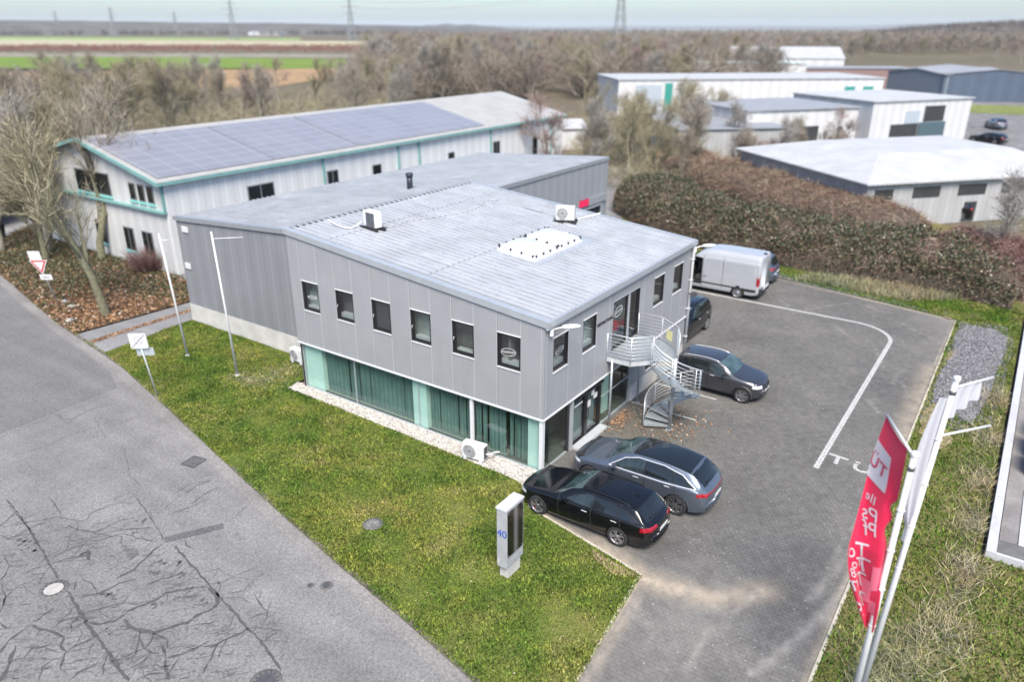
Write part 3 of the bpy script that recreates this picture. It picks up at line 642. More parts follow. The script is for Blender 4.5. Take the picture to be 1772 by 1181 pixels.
# dry, half-dug patches by the hall end of the lawn
P=np.concatenate([np.column_stack([RG.normal(x,.35,500),RG.normal(y,.45,500)]) for x,y in [(.8,14.4),(-.2,14.2),(-.9,14.6),(-1.0,15.5),(.3,15.3)]]); P=P[in_poly(P,LAWN)]
o=blades('dry_grass_patch',P,.015,.07,.03,M['straw'],2); struct(o,'stuff')
def quads(name,C,size,mat,flat=.6,parent=None,asp=.6):
    """leaf quads at points C (n,3)"""
    n=len(C); a=RG.normal(size=(n,3)); a[:,2]*=flat; a/=np.linalg.norm(a,axis=1)[:,None]
    b=RG.normal(size=(n,3)); b[:,2]*=flat; b-=a*(a*b).sum(1)[:,None]; b/=np.linalg.norm(b,axis=1)[:,None]
    s=(RG.uniform(.6,1.4,n)*size)[:,None]; a=a*s*.5; b=b*s*.5*asp
    V=np.stack([C-a,C+b,C+a,C-b],1).reshape(-1,3)
    return npmesh(name,V,np.arange(4*n).reshape(n,4),mat,parent)
# fallen leaves
M['leaf_f']=mat_isl('fallen_leaf',[(0,(.06,.035,.02)),(.25,(.14,.075,.04)),(.55,(.26,.14,.075)),(.85,(.36,.22,.13)),(.95,(.42,.32,.22)),(1,(.55,.5,.44))])
M['ground_ivy']=mat_isl('undergrowth_leaf',[(0,(.02,.03,.012)),(.5,(.05,.065,.025)),(.85,(.10,.11,.05)),(1,(.30,.29,.25))],.6)
P=pts_in(LIT,26000); wt=np.exp(-((P[:,0]-0)/3.2)**2-((P[:,1]-30.5)/4.5)**2)+.30+.35*vnoise(P,.35,2)+np.exp(-((P[:,1]-27.6)/.7)**2)*.5
P=P[RG.uniform(0,1,len(P))<wt]
o=quads('leaf_litter',np.column_stack([P,RG.uniform(.02,.09,len(P))]),.15,M['leaf_f'],.3,asp=.75); struct(o,'stuff')
P=pts_in(LIT,24000); wt=.75-np.exp(-((P[:,0]-0)/3.0)**2-((P[:,1]-29.5)/3.5)**2)+.6*vnoise(P,.4,9); P=P[RG.uniform(0,1,len(P))<wt]
o=quads('undergrowth',np.column_stack([P,RG.uniform(.02,.28,len(P))]),.12,M['ground_ivy'],.5); struct(o,'stuff')
# strip of leaves along the drive and gravel
P=np.concatenate([pts_in([(-2.7,25.25),(-2.65,25.75),(4.5,25.75),(4.5,25.4)],1500),np.column_stack([RG.normal(5.2,.5,260),-.12-np.abs(RG.normal(0,.28,260))]),np.column_stack([RG.normal(5.9,1.1,380),RG.normal(-2.1,.8,380)])])
o=quads('drifted_leaves',np.column_stack([P,RG.uniform(.012,.03,len(P))]),.10,M['leaf_f'],.15); struct(o,'stuff')
# leaf scraps on the lawn
P=pts_in(LAWN,900); o=quads('leaf_scraps',np.column_stack([P,RG.uniform(.04,.06,len(P))]),.045,mat_isl('pale_leaf',[(0,(.25,.19,.12)),(1,(.50,.45,.36))]),.3); struct(o,'stuff')

# bramble hedge: a mounded thicket of leaves over arching canes
M['bramble']=mat_isl('bramble_leaf',[(0,(.014,.018,.010)),(.3,(.035,.045,.020)),(.6,(.075,.085,.042)),(.8,(.15,.155,.095)),(.9,(.14,.075,.05)),(1,(.36,.34,.27))],.5,.35)
M['cane']=mat_isl('bramble_cane',[(0,(.07,.04,.03)),(.4,(.17,.095,.07)),(.75,(.27,.18,.13)),(1,(.46,.38,.30))],.8)
M['cane_r']=mat_isl('red_twig',[(0,(.10,.05,.045)),(.5,(.20,.11,.10)),(1,(.34,.24,.22))],.85)
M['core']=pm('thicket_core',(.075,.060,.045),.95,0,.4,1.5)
def ribbons(name,A,D,w,mat,parent=None,sag=.25,seg=3):
    """curved thin twig ribbons from points A along D (n,3)"""
    n=len(A); W=RG.normal(size=(n,3)); W-=D*((W*D).sum(1)/np.maximum((D*D).sum(1),1e-9))[:,None]; W/=np.linalg.norm(W,axis=1)[:,None]; ww=(RG.uniform(.5,1.3,n)*w)[:,None]
    rows=[]
    L=np.linalg.norm(D,axis=1)[:,None]
    for i in range(seg+1):
        t=i/seg; c=A+D*t; c=c.copy(); c[:,2]-=(sag*L[:,0]*t*t); k=1-.8*t
        rows.append(np.stack([c-W*ww*k*.5,c+W*ww*k*.5],1))
    V=np.stack(rows,1).reshape(-1,3); f=[]
    b=(np.arange(n)*(seg+1)*2)[:,None]
    F=np.concatenate([b+np.array([[2*i,2*i+1,2*i+3,2*i+2]]) for i in range(seg)],0)
    return npmesh(name,V,F,mat,parent)
HL=[(29.4,-12.6),(30.2,-9.5),(30.4,-5),(30.5,0),(31.5,6),(34,12),(39,17.5),(45,20)]
def hedge(name,label,line,width,h,n,ncane,leaf,leafm,canem):
    root=T(name,label,'hedge',(line[0][0],line[0][1],0)); o0=Vector((line[0][0],line[0][1],0))
    P=np.array(dens(line,.25)); nn=off([tuple(p) for p in P],-1.0); N=np.array(nn)-P
    # core lump
    K=24; rows=[]
    for i in range(len(P)):
        wob=1+.16*mnoise.noise(Vector((i*.12,1,0))); hh=h*(1+.26*mnoise.noise(Vector((i*.07,7,0)))+.16*mnoise.noise(Vector((i*.3,2,0))))*min(1,.45+i*.05)*min(1,.45+(len(P)-1-i)*.05)
        rows.append([(P[i][0]+N[i][0]*width*(.5-.5*cos(pi*k/K))*wob,P[i][1]+N[i][1]*width*(.5-.5*cos(pi*k/K))*wob,
             hh*(sin(pi*k/K)**.55)*(1+.13*mnoise.noise(Vector((i*.22,k*.5,3))))) for k in range(K+1)])
    V=np.array(rows).reshape(-1,3); V-=np.array(o0)
    idx=np.arange(len(P)*(K+1)).reshape(len(P),K+1)
    F=np.stack([idx[:-1,:-1],idx[1:,:-1],idx[1:,1:],idx[:-1,1:]],-1).reshape(-1,4)
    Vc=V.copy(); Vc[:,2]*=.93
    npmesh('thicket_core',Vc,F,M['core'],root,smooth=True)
    q=RG.randint(0,len(F),n); u=RG.uniform(0,1,(n,1)); v=RG.uniform(0,1,(n,1)); f=F[q]
    C=V[f[:,0]]*(1-u)*(1-v)+V[f[:,1]]*u*(1-v)+V[f[:,2]]*u*v+V[f[:,3]]*(1-u)*v
    cl=np.array([mnoise.noise(Vector(c)*.55) for c in C]); C=C+RG.normal(0,.11,C.shape); C[:,2]+=.16*np.abs(RG.normal(size=n))+.32*np.clip(cl,0,1)
    keep=(cl+RG.normal(0,.22,n))>-.30; C=C[keep&(C[:,2]>.02)]
    quads('leaves',C,leaf,leafm,.8,root)
    q=RG.randint(0,len(F),ncane); f=F[q]; A=V[f].mean(1); D=RG.normal(size=(ncane,3))*.55; D[:,2]=np.abs(D[:,2])*1.2+.15; D*=RG.uniform(.5,1.8,(ncane,1))*np.where(RG.uniform(0,1,(ncane,1))<.07,1.7,1); A=A-D*.25
    ribbons('canes',A,D,.03,canem,root,.5)
    return root
hedge('bramble_hedge','broad dark green bramble hedge behind the car park',HL,7.0,2.45,66000,13000,.16,M['bramble'],M['cane'])
# ================================================================== office building
LA,LB=12.62,12.57; E0,EA=5.85,7.13; HG=2.22; SL=(EA-E0)/LA
def rz_(y): return E0+SL*y
B=T('office_building','two storey grey clad office block with sloping ribbed metal roof and glazed ground floor','building',(0,0,0))
# cladding with window openings; street face (x=0) and car park face (y=0)
def facade(axis,L,bounds,holes,topf,name):
    mb=MB(); T0=.10
    def slab(a0,a1,z0,z1a,z1b,mi=0):
        g=.007
        a0+=g;a1-=g
        if axis=='A': v=[(x,y,z) for x in (-T0*0,T0) for (y,z) in ((a0,z0),(a1,z0),(a1,z1b),(a0,z1a))]
        else: v=[(x,y,z) for y in (0,T0) for (x,z) in ((a0,z0),(a1,z0),(a1,z1b),(a0,z1a))]
        mb.add(v,[(0,1,2,3),(7,6,5,4),(0,4,5,1),(1,5,6,2),(2,6,7,3),(3,7,4,0)],mi)
    cuts=sorted(set([0]+bounds+[h[0] for h in holes]+[h[1] for h in holes]+[L]))
    cuts=[c for i,c in enumerate(cuts) if i==0 or c-cuts[i-1]>.03]
    for a0,a1 in zip(cuts[:-1],cuts[1:]):
        hs=[h for h in holes if h[0]-.02<=a0 and a1<=h[1]+.02]
        t0,t1=topf(a0),topf(a1)
        if hs:
            h=hs[0]
            if h[2]>HG+.05: slab(a0,a1,HG,h[2],h[2])
            slab(a0,a1,h[3],t0,t1)
        else: slab(a0,a1,HG,t0,t1)
    # joint backing
    for c in bounds:
        hs=[h for h in holes if h[0]+.03<c<h[1]-.03]
        zs=[(HG,topf(c)-.02)]
        for h in holes:
            if h[0]-.03<=c<=h[1]+.03: zs=[(HG,h[2]-.02),(h[3]+.02,topf(c)-.02)]
        for z0,z1 in zs:
            if z1-z0<.05: continue
            if axis=='A': mb.box(-.004,.03,c-.011,c+.011,z0,z1,1)
            else: mb.box(c-.011,c+.011,-.004,.03,z0,z1,1)
    return mb.build(name,[M['clad'],M['clad_joint']],B)
ZS,ZH=3.82,5.10
wa=[(.97+2*k,1.93+2*k,ZS,ZH) for k in range(6)]
facade('A',LA,[.13]+[.97+k for k in range(12)],wa,lambda y:rz_(y)-.05,'wall')
wb=[(.58,1.54,ZS,ZH),(2.61,3.57,ZS,ZH),(4.93,7.20,3.06,5.12),(8.62,9.58,ZS,ZH),(10.63,11.59,ZS,ZH),(8.35,9.35,.95,2.0)]
facade('B',LB,[.14,1.6,2.6,3.6,4.6,7.6,8.6,9.6,10.6,11.6],wb[:5],lambda x:E0-.05,'wall')
# base trims of the overhang + soffit
mb=MB(); mb.box(-.03,.06,-.03,LA,HG-.05,HG+.012); mb.box(.062,LB,-.03,.06,HG-.05,HG+.012)
mb.build('base_trim',M['white_metal'],B)
mb=MB(); mb.box(.10,7.0,.10,LA-.02,HG+.02,HG+.06); mb.box(.14,.18,.3,LA-.1,HG-.03,HG+.02); mb.build('soffit',M['flash'],B)
# rear walls and floor slabs
mb=MB(); mb.box(LB-.12,LB,.1,LA,0,E0-.05); mb.box(0.1,LB-.12,LA-.12,LA,0,EA-.08); mb.box(LB-.121,LB-.001,3,LA-.1,E0-.06,E0+.3)
mb.each('rear_wall',M['clad'],B)
mb=MB(); mb.box(.11,LB-.13,.11,LA-.13,2.5,2.9); mb.box(.3,LB-.13,1.8,LA-.13,.02,.06); mb.box(1.2,1.3,1.8,LA-.13,2.92,5.7); mb.box(.2,LB-.2,1.5,1.6,2.92,5.7); mb.build('interior_floor',pm('interior_grey',(.20,.20,.19),.9,0,.2,2),B)
# roof: ribbed sheet
def roof_sheet(mb,x0,x1,y0,y1,zf,pitch=.333,rib=.06):
    xs=[]; x=x0
    while x<x1-.001:
        for dx,dz in ((0,0),(.228,0),(.243,rib),(.312,rib),(.327,0)):
            if x+dx<=x1: xs.append((x+dx,dz))
        x+=pitch
    vs=[(x,y,zf(y)+dz) for y in (y0,y1) for x,dz in xs]; n=len(xs)
    mb.add(vs,[(i,i+1,n+i+1,n+i) for i in range(n-1)])
def mat_roof(name,c,rough=.42,metal=.35,grime=.12):
    m,nt,bs=newmat(name); bs.inputs['Metallic'].default_value=metal; bs.inputs['Roughness'].default_value=rough
    n=noise(nt,.5,5,.65); r=ramp(nt,n,[(.3,tuple(x*.86 for x in c)),(.7,tuple(x*1.07 for x in c))])
    tc=nt.nodes.new('ShaderNodeTexCoord'); mp=nd(nt,'ShaderNodeMapping'); mp.inputs['Scale'].default_value=(3,.25,1); nt.links.new(tc.outputs['Object'],mp.inputs[0])
    n2=noise(nt,1.5,4,.7,vec=mp.outputs[0]); r2=ramp(nt,n2,[(.3,(.86,.86,.87)),(.7,(1.06,1.06,1.06))])
    o=mixc(nt,1.0,r.outputs[0],r2.outputs[0],'MULTIPLY')
    # rib shade painted into the colour, along one foot of every rib
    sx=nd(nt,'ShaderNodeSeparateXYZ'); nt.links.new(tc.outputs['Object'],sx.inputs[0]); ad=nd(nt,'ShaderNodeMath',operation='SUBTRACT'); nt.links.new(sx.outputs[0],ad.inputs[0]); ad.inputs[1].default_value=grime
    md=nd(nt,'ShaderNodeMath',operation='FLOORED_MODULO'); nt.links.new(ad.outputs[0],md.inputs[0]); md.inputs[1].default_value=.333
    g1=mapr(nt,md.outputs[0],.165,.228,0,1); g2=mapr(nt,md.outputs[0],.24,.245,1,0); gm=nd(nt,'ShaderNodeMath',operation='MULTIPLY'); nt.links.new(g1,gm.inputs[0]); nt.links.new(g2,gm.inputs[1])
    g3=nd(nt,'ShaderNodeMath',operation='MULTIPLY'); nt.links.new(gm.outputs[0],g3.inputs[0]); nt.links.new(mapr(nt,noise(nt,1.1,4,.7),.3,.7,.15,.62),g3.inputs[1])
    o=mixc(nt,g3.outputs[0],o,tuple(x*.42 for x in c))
    nt.links.new(o,bs.inputs['Base Color']); return m
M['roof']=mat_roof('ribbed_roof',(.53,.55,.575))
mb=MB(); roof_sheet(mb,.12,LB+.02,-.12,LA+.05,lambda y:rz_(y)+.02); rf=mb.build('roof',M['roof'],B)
# lap seams with fasteners
mb=MB()
for ys in (10.6,5.38):
    x=.15
    while x<LB-.1:
        mb.box(x+.03,x+.20,ys-.012,ys+.012,rz_(ys)+.021,rz_(ys)+.032); x+=.333
x=.2
while x<LB:
    mb.box(x+.02,x+.21,LA-.10,LA-.02,rz_(LA)+.03,rz_(LA)+.055); x+=.333
o=mb.build('lap_seam',M['steel_d'],rf); o['kind']='stuff'
mb=MB(); r=random.Random(4)
for q in range(150):
    x=.12+.333*r.randint(0,37)+.278; y=r.choice([.4,1.6,2.9,4.2,6.6,7.9,9.2,11.6])+r.uniform(-.03,.03); z=rz_(y)+.066
    mb.box(x-.018,x+.018,y-.018,y+.018,z,z+.012)
mb.build('fastener',M['steel_d'],rf)['kind']='stuff'
# verge flashing on street side, eave fascia, gutter
mb=MB()
def slope_box(x0,x1,y0,y1,d0,d1): 
    v=[(x,y,rz_(y)+d) for d in (d0,d1) for y in (y0,y1) for x in (x0,x1)]
    mb.add(v,[(0,2,3,1),(4,5,7,6),(0,1,5,4),(2,6,7,3),(0,4,6,2),(1,3,7,5)])
for a,b in ((-.16,3.2),(3.215,6.6),(6.615,9.9),(9.915,LA+.08)):
    slope_box(-.05,.22,a,b,.07,.085); slope_box(-.065,-.05,a,b,-.15,.085)
slope_box(LB-.1,LB+.06,-.16,LA+.06,.07,.085); slope_box(LB+.06,LB+.075,-.16,LA+.06,-.14,.085)
mb.box(-.05,LB+.06,LA+.085,LA+.10,EA-.12,EA+.09)
mb.build('verge_flashing',M['flash'],rf)
mb=MB(); mb.box(-.06,LB+.08,-.20,-.165,E0-.14,E0+.055); mb.box(-.06,LB+.08,-.165,-.06,E0+.03,E0+.05); mb.build('fascia',M['flash'],rf)
mb=MB(); mb.tube([(-.05,-.11,E0-.19),(LB+.05,-.11,E0-.19)],.055,10); mb.build('gutter',M['white_metal'],rf)
mb=MB(); mb.tube([(LB-.05,-.11,E0-.2),(LB-.05,-.09,E0-.35),(LB-.05,-.09,.05)],.06,10)
for z in (1.2,2.6,4.0,5.0): mb.box(LB-.13,LB+.03,-.16,0,z,z+.03)
mb.build('downpipe',M['white_metal'],B)
mb=MB(); mb.bbox(LB-.30,LB+.02,-.42,-.22,3.28,3.50,.02); mb.bar((LB-.1,-.2,3.38),(LB-.1,-.05,3.38),.05); mb.build('floodlight',M['steel_d'],B)
# windows -----------------------------------------------------------------
def window_A(y0,y1,k):
    mb=MB(); x0,x1=.015,.075; f=.055; z0,z1=ZS+.02,ZH-.02; a,b=y0+.012,y1-.012
    for (p,q,r,s_) in ((a,b,z0,z0+.10),(a,b,z1-f,z1),(a,a+f,z0+.10,z1-f),(b-.11,b,z0+.10,z1-f)): mb.box(x0+.02,x1+.02,p,q,r,s_)
    mb.box(-.002,.02,a-.02,a+.004,z0-.01,z1+.01); mb.box(-.002,.02,b-.004,b+.02,z0-.01,z1+.01)
    w=mb.build('window',M['black'],B)
    mb=MB(); mb.quad((.05,a+f,z0+.1),(.05,b-.1,z0+.1),(.05,b-.1,z1-f),(.05,a+f,z1-f)); mb.build('pane',M['glass_win'],w)
    mb=MB(); mb.box(-.03,.03,y0-.02,y1+.02,ZS-.035,ZS-.005); mb.box(-.03,.03,y0-.02,y1+.02,ZH+.002,ZH+.03); mb.each('sill',M['white_metal'],w)
    # room behind: pale ledge, blind
    mb=MB(); mb.box(.16,.42,a,b,z0+.02,z0+(.20,.10,.16,.06,.22,.13)[k]); mb.build('window_board',M['plastic_w'],w)
    mb=MB(); dp={0:.7,1:.6,2:.45,3:.14,4:.6,5:.45}[k]; mb.quad((dp,a-.3,z0-.1),(dp,b+.3,z0-.1),(dp,b+.3,z1+.1),(dp,a-.3,z1+.1))
    mb.build('blind',pm('blind',{0:(.26,.25,.22),1:(.22,.23,.20),2:(.42,.46,.42),3:(.06,.058,.075),4:(.24,.24,.24),5:(.46,.50,.46)}[k],.8,0,.25,2.5),w)
    if k in (1,2,3,4):
        mb=MB(); mb.tube([(.02,b-.06,z0+.62),(-.03,b-.06,z0+.62),(-.03,b-.06,z0+.5)],.012,6); mb.build('handle',M['white_metal'],w)
for k,(y0,y1,_,_) in enumerate(wa): window_A(y0,y1,k)
def window_B(x0,x1,zs,zh,k,lower=False):
    mb=MB(); f=.055; z0,z1=zs+.02,zh-.02; a,b=x0+.012,x1-.012; Y0,Y1=(.035,.095)
    for (p,q,r,s_) in ((a,b,z0,z0+.11),(a,b,z1-f,z1),(a,a+f,z0+.11,z1-f),(b-.11,b,z0+.11,z1-f)): mb.box(p,q,Y0,Y1,r,s_)
    mb.box(b-.004,b+.02,-.002,.03,z0-.01,z1+.01)
    w=mb.build('window',M['black'],B)
    mb=MB(); mb.quad((a+f,.05,z0+.1),(b-.1,.05,z0+.1),(b-.1,.05,z1-f),(a+f,.05,z1-f)); mb.build('pane',M['glass_win'],w)
    mb=MB(); mb.box(x0-.02,x1+.02,-.03,.03,zs-.035,zs-.005); mb.box(x0-.02,x1+.02,-.03,.03,zh+.002,zh+.03); mb.each('sill',M['white_metal'],w)
    mb=MB(); mb.box(a,b,.16,.42,z0+.02,z0+.22); mb.build('window_board',M['plastic_w'],w)
    mb=MB(); d={0:.6,1:.30,2:.5,3:.5,4:.5}[k]; mb.quad((a-.2,d,z0-.1),(b+.2,d,z0-.1),(b+.2,d,z1+.1),(a-.2,d,z1+.1)); mb.build('blind',pm('blind',{0:(.28,.31,.29),1:(.50,.55,.52),2:(.30,.31,.27),3:(.30,.31,.27),4:(.03,.03,.03)}[k],.8,0,.3,2.5),w)
    return w
for k,i in enumerate((0,1,3,4)): window_B(*wb[i],k)
window_B(8.35,9.35,.95,2.0,4)
# white oval stickers on four panes
def oval(mb,c,u,v,ru,rv,t=.018,tilt=.15):
    c=Vector(c);u=Vector(u);v=Vector(v); n=28
    ring=[c+u*(cos(2*pi*k/n)*ru)+v*(sin(2*pi*k/n)*rv+tilt*cos(2*pi*k/n)*ru) for k in range(n)]
    inn=[c+u*(cos(2*pi*k/n)*(ru-t))+v*(sin(2*pi*k/n)*(rv-t)+tilt*cos(2*pi*k/n)*ru) for k in range(n)]
    mb.add(ring+inn,[(k,(k+1)%n,n+(k+1)%n,n+k) for k in range(n)])
    r=random.Random(3)
    for q in range(9):
        a=-.85+q*.2; h=rv*r.uniform(.22,.34)
        p=c+u*(a*ru*1.05)+v*(tilt*a*ru); mb.quad(p-u*.014-v*h,p+u*.014-v*h,p+u*.014+v*h,p-u*.014+v*h)
        mb.quad(p-u*.014+v*(h-.02),p+u*.06+v*(h-.02),p+u*.06+v*h,p-u*.014+v*h)
for ov in (((.044,1.50,4.42),(0,-1,0),(0,0,1),.33,.15),((.044,11.42,4.45),(0,-1,0),(0,0,1),.30,.07,.02,.1),((1.05,.044,4.50),(1,0,0),(0,0,1),.28,.12),((5.45,.044,4.60),(1,0,0),(0,0,1),.34,.2,.03)):
    mb=MB(); oval(mb,*ov); mb.build('sticker',M['white_metal'],B)
# upper glazed door pair to the landing
mb=MB(); x0,x1,z0,z1=4.93,7.20,3.06,5.12; xm=6.28
for a,b in ((x0,xm-.05),(xm+.05,x1)):
    for (p,q,r,s_) in ((a,b,z0,z0+.11),(a,b,z1-.06,z1),(a,a+.06,z0+.11,z1-.06),(b-.11,b,z0+.11,z1-.06)): mb.box(p,q,.03,.10,r,s_)
mb.box(x1-.02,x1+.015,-.004,.03,z0,z1)
d=mb.build('balcony_door',M['black'],B)
mb=MB()
for a,b in ((x0+.06,xm-.15),(xm+.11,x1-.11)): mb.quad((a,.06,z0+.1),(b,.06,z0+.1),(b,.06,z1-.05),(a,.06,z1-.05))
mb.each('pane',M['glass_win'],d)
mb=MB(); mb.box(xm-.055,xm+.055,-.01,.11,z0,z1); mb.box(x0-.02,x1+.02,-.02,.03,z1+.004,z1+.03); mb.build('door_post',M['flash'],d)
mb=MB(); mb.quad((x0-.3,.75,z0),(x1+.5,.75,z0),(x1+.5,.75,z1+.2),(x0-.3,.75,z1+.2)); mb.build('blind',pm('door_curtain',(.30,.34,.32),.85,0,.35,3),d)
mb=MB(); mb.bbox(5.3,6.1,.3,.55,3.55,3.95,.05); mb.bbox(6.5,7.0,.3,.55,3.5,3.75,.05); mb.each('red_box',M['red'],d)
# lettering on the car park face
def text(s,size,M4,mat,name,parent,depth=.008,font=None):
    cu=bpy.data.curves.new(name,'FONT'); cu.body=s; cu.size=size; cu.extrude=depth; cu.align_x='LEFT'
    tmp=bpy.data.objects.new(name+'_tmp',cu); COL.objects.link(tmp); dg=bpy.context.evaluated_depsgraph_get(); me=bpy.data.meshes.new_from_object(tmp.evaluated_get(dg))
    bpy.data.objects.remove(tmp); bpy.data.curves.remove(cu)
    me.transform(M4); me.materials.clear(); me.materials.append(mat); me.name=name
    o=bpy.data.objects.new(name,me); COL.objects.link(o)
    if parent: o.parent=parent
    return o
def basis(o,u,v):
    u=Vector(u).normalized(); v=Vector(v).normalized(); w=u.cross(v); m=Matrix.Identity(4)
    for i in range(3): m[i][0]=u[i]; m[i][1]=v[i]; m[i][2]=w[i]; m[i][3]=o[i]
    return m
text('VERWALTUNG',.185,basis((3.62,-.012,4.50),(1,0,0),(0,0,1)),M['black'],'lettering',B)
# ground floor glazing, street side -----------------------------------------
XG=.16
mb=MB(); mb.quad((XG,.2,.04),(XG,LA-.1,.04),(XG,LA-.1,HG),(XG,.2,HG)); gl=mb.build('shop_glazing',M['glass_shop'],B)
mb=MB()
mb.box(XG-.04,XG+.03,.1,LA-.05,0,.06); mb.box(XG-.015,XG+.015,9.36,9.41,.06,HG-.03); mb.box(XG-.015,XG+.015,5.86,5.9,.06,HG-.03); mb.box(XG-.015,XG+.015,3.27,3.3,.06,HG-.03)
mb.build('glazing_frame',M['flash'],gl)
mb=MB(); mb.box(.02,.15,.02,.17,0,HG-.05); mb.box(.05,.14,3.13,3.26,0,HG-.03); mb.box(XG-.06,XG+.10,LA-.11,LA-.02,0,HG-.03)
mb.each('corner_post',M['white_metal'],B)
mb=MB(); mb.box(.24,.55,11.45,LA-.12,.03,HG); mb.box(.24,.5,5.55,6.25,.03,HG); mb.box(.24,.5,.23,.78,.03,HG)
mb.each('frosted_column',M['mint'],B)
# curtains hang inside: things of their own
def curtain(y0,y1,amp,per,label,seed,gaps=()):
    r=random.Random(seed); mb=MB(); n=int((y1-y0)/.03); vs=[];fs=[]; ph=0
    for i in range(n+1):
        y=y0+(y1-y0)*i/n; ph+=.03*2*pi/per*r.uniform(.7,1.3); x=.42+amp*sin(ph)
        vs+= [(x-.42,y-y0,.06),(x-.42,y-y0,HG-.04)]
    for i in range(n):
        y=y0+(y1-y0)*i/n
        if any(g0<y<g1 for g0,g1 in gaps): continue
        fs.append((2*i,2*i+2,2*i+3,2*i+1))
    mb.add(vs,fs,0,True); o=mb.build('curtain',M['curtain'],None,(.42,y0,0)); return tag(o,label,'curtain','curtains behind the ground floor glass')
curtain(9.42,11.4,.018,.24,'smooth teal curtain behind the shop window nearest the warehouse',1,((9.95,10.02),))
curtain(6.3,9.38,.018,.26,'widest teal curtain behind the shop window left of the pale column',2,((6.85,6.88),(8.7,8.74)))
curtain(3.35,5.52,.045,.17,'pleated teal curtain behind the shop window right of the pale column',3,((3.7,3.73),(4.05,4.09),(4.3,4.32),(4.62,4.66),(5.0,5.03)))
curtain(.85,3.2,.055,.17,'deeply pleated teal curtain behind the glass by the white cooling unit',4,((1.72,1.79),(1.2,1.23),(2.2,2.23),(2.62,2.66),(2.95,2.98),(1.45,1.47)))
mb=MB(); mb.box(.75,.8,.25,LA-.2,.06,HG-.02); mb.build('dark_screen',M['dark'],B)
# ground floor glazing, car park side ----------------------------------------
YG=.14
mb=MB(); mb.quad((.2,YG,.04),(1.86,YG,.04),(1.86,YG,HG),(.2,YG,HG)); mb.build('shop_glazing',M['glass_shop'],B); mb=MB(); mb.quad((4.45,YG,.04),(6.95,YG,.04),(6.95,YG,HG),(4.45,YG,HG)); g2=mb.build('shop_glazing',M['glass_shop'],B)
mb=MB(); mb.box(.15,1.86,YG-.04,YG+.03,0,.06); mb.box(4.45,7.0,YG-.04,YG+.03,0,.06); mb.box(4.45,7.0,YG-.02,YG+.02,1.20,1.24); mb.box(4.43,4.48,YG-.02,YG+.03,.06,HG); mb.box(6.93,7.0,YG-.1,YG+.03,.06,HG); mb.box(2.06,2.15,.02,YG+.06,0,HG-.05); mb.build('glazing_frame',M['flash'],g2)
mb=MB(); mb.box(1.84,2.02,YG-.02,YG+.06,0,HG-.03); mb.build('dark_jamb',M['black'],g2)
mb=MB(); mb.box(5.25,5.75,.45,.62,.05,HG); mb.build('frosted_column',M['mint'],B)
mb=MB(); mb.quad((4.5,1.0,.05),(6.95,1.0,.05),(6.95,1.0,HG),(4.5,1.0,HG)); mb.quad((.3,1.3,.05),(4.4,1.3,.05),(4.4,1.3,HG),(.3,1.3,HG)); mb.each('inner_wall',pm('inner_wall',(.12,.16,.16),.9,0,.35,1.5),B)
# entrance: black double door
mb=MB(); x0,x1=2.17,4.42
mb.box(x0,x1,YG-.05,YG+.07,1.92,HG-.02); mb.box(x0,x0+.10,YG-.05,YG+.07,.04,1.92); mb.box(x1-.16,x1,YG-.05,YG+.07,.04,1.92); mb.box(x0+.1,x1-.16,YG-.05,YG+.07,.04,.14)
mb.box(x0,x1,-.03,YG-.05,2.0,2.06)
xm=3.24; mb.box(xm-.10,xm+.10,YG-.05,YG+.07,.14,1.92)
ed=mb.build('entrance_door',M['black'],B)
mb=MB(); mb.quad((x0+.1,YG,.14),(xm-.1,YG,.14),(xm-.1,YG,1.92),(x0+.1,YG,1.92)); mb.quad((xm+.1,YG,.14),(x1-.16,YG,.14),(x1-.16,YG,1.92),(xm+.1,YG,1.92)); mb.each('pane',M['glass_win'],ed)
mb=MB(); mb.quad((x0+.1,.30,.14),(x1-.16,.30,.14),(x1-.16,.30,1.92),(x0+.1,.30,1.92)); mb.build('frosted_lining',pm('frosted_lining',(.30,.38,.37),.7,0,.12,2),ed)
mb=MB(); mb.tube([(xm+.05,YG-.05,.85),(xm+.05,YG-.13,.85),(xm+.05,YG-.13,1.25),(xm+.05,YG-.05,1.25)],.016,8); mb.tube([(xm-.05,YG-.05,.85),(xm-.05,YG-.10,.85),(xm-.05,YG-.10,1.2),(xm-.05,YG-.05,1.2)],.012,8); mb.build('handle',M['black'],ed)
mb=MB()
for (a,b,z0,z1) in ((2.40,3.02,1.62,1.70),(3.42,3.66,1.22,1.50),(3.70,3.95,1.60,1.86),(3.88,4.18,1.40,1.62)): mb.quad((a,YG-.006,z0),(b,YG-.006,z0),(b,YG-.006,z1),(a,YG-.006,z1))
mb.each('notice_sheet',M['plastic_w'],ed)
mb=MB(); mb.box(2.2,4.4,-.28,.08,0,.10); mb.build('door_step',M['galv_l'],B)
# plinth section beyond the glazed bay
mb=MB(); mb.box(7.0,LB,.03,.2,0,.75); mb.build('plinth',M['plinth'],B)
mb=MB(); mb.box(7.02,8.35,.035,.12,.75,HG-.06); mb.box(9.35,LB-.01,.035,.12,.75,HG-.06); mb.box(8.35,9.35,.035,.12,.75,.93); mb.box(8.35,9.35,.035,.12,2.02,HG-.06); mb.each('lower_cladding',M['clad'],B)
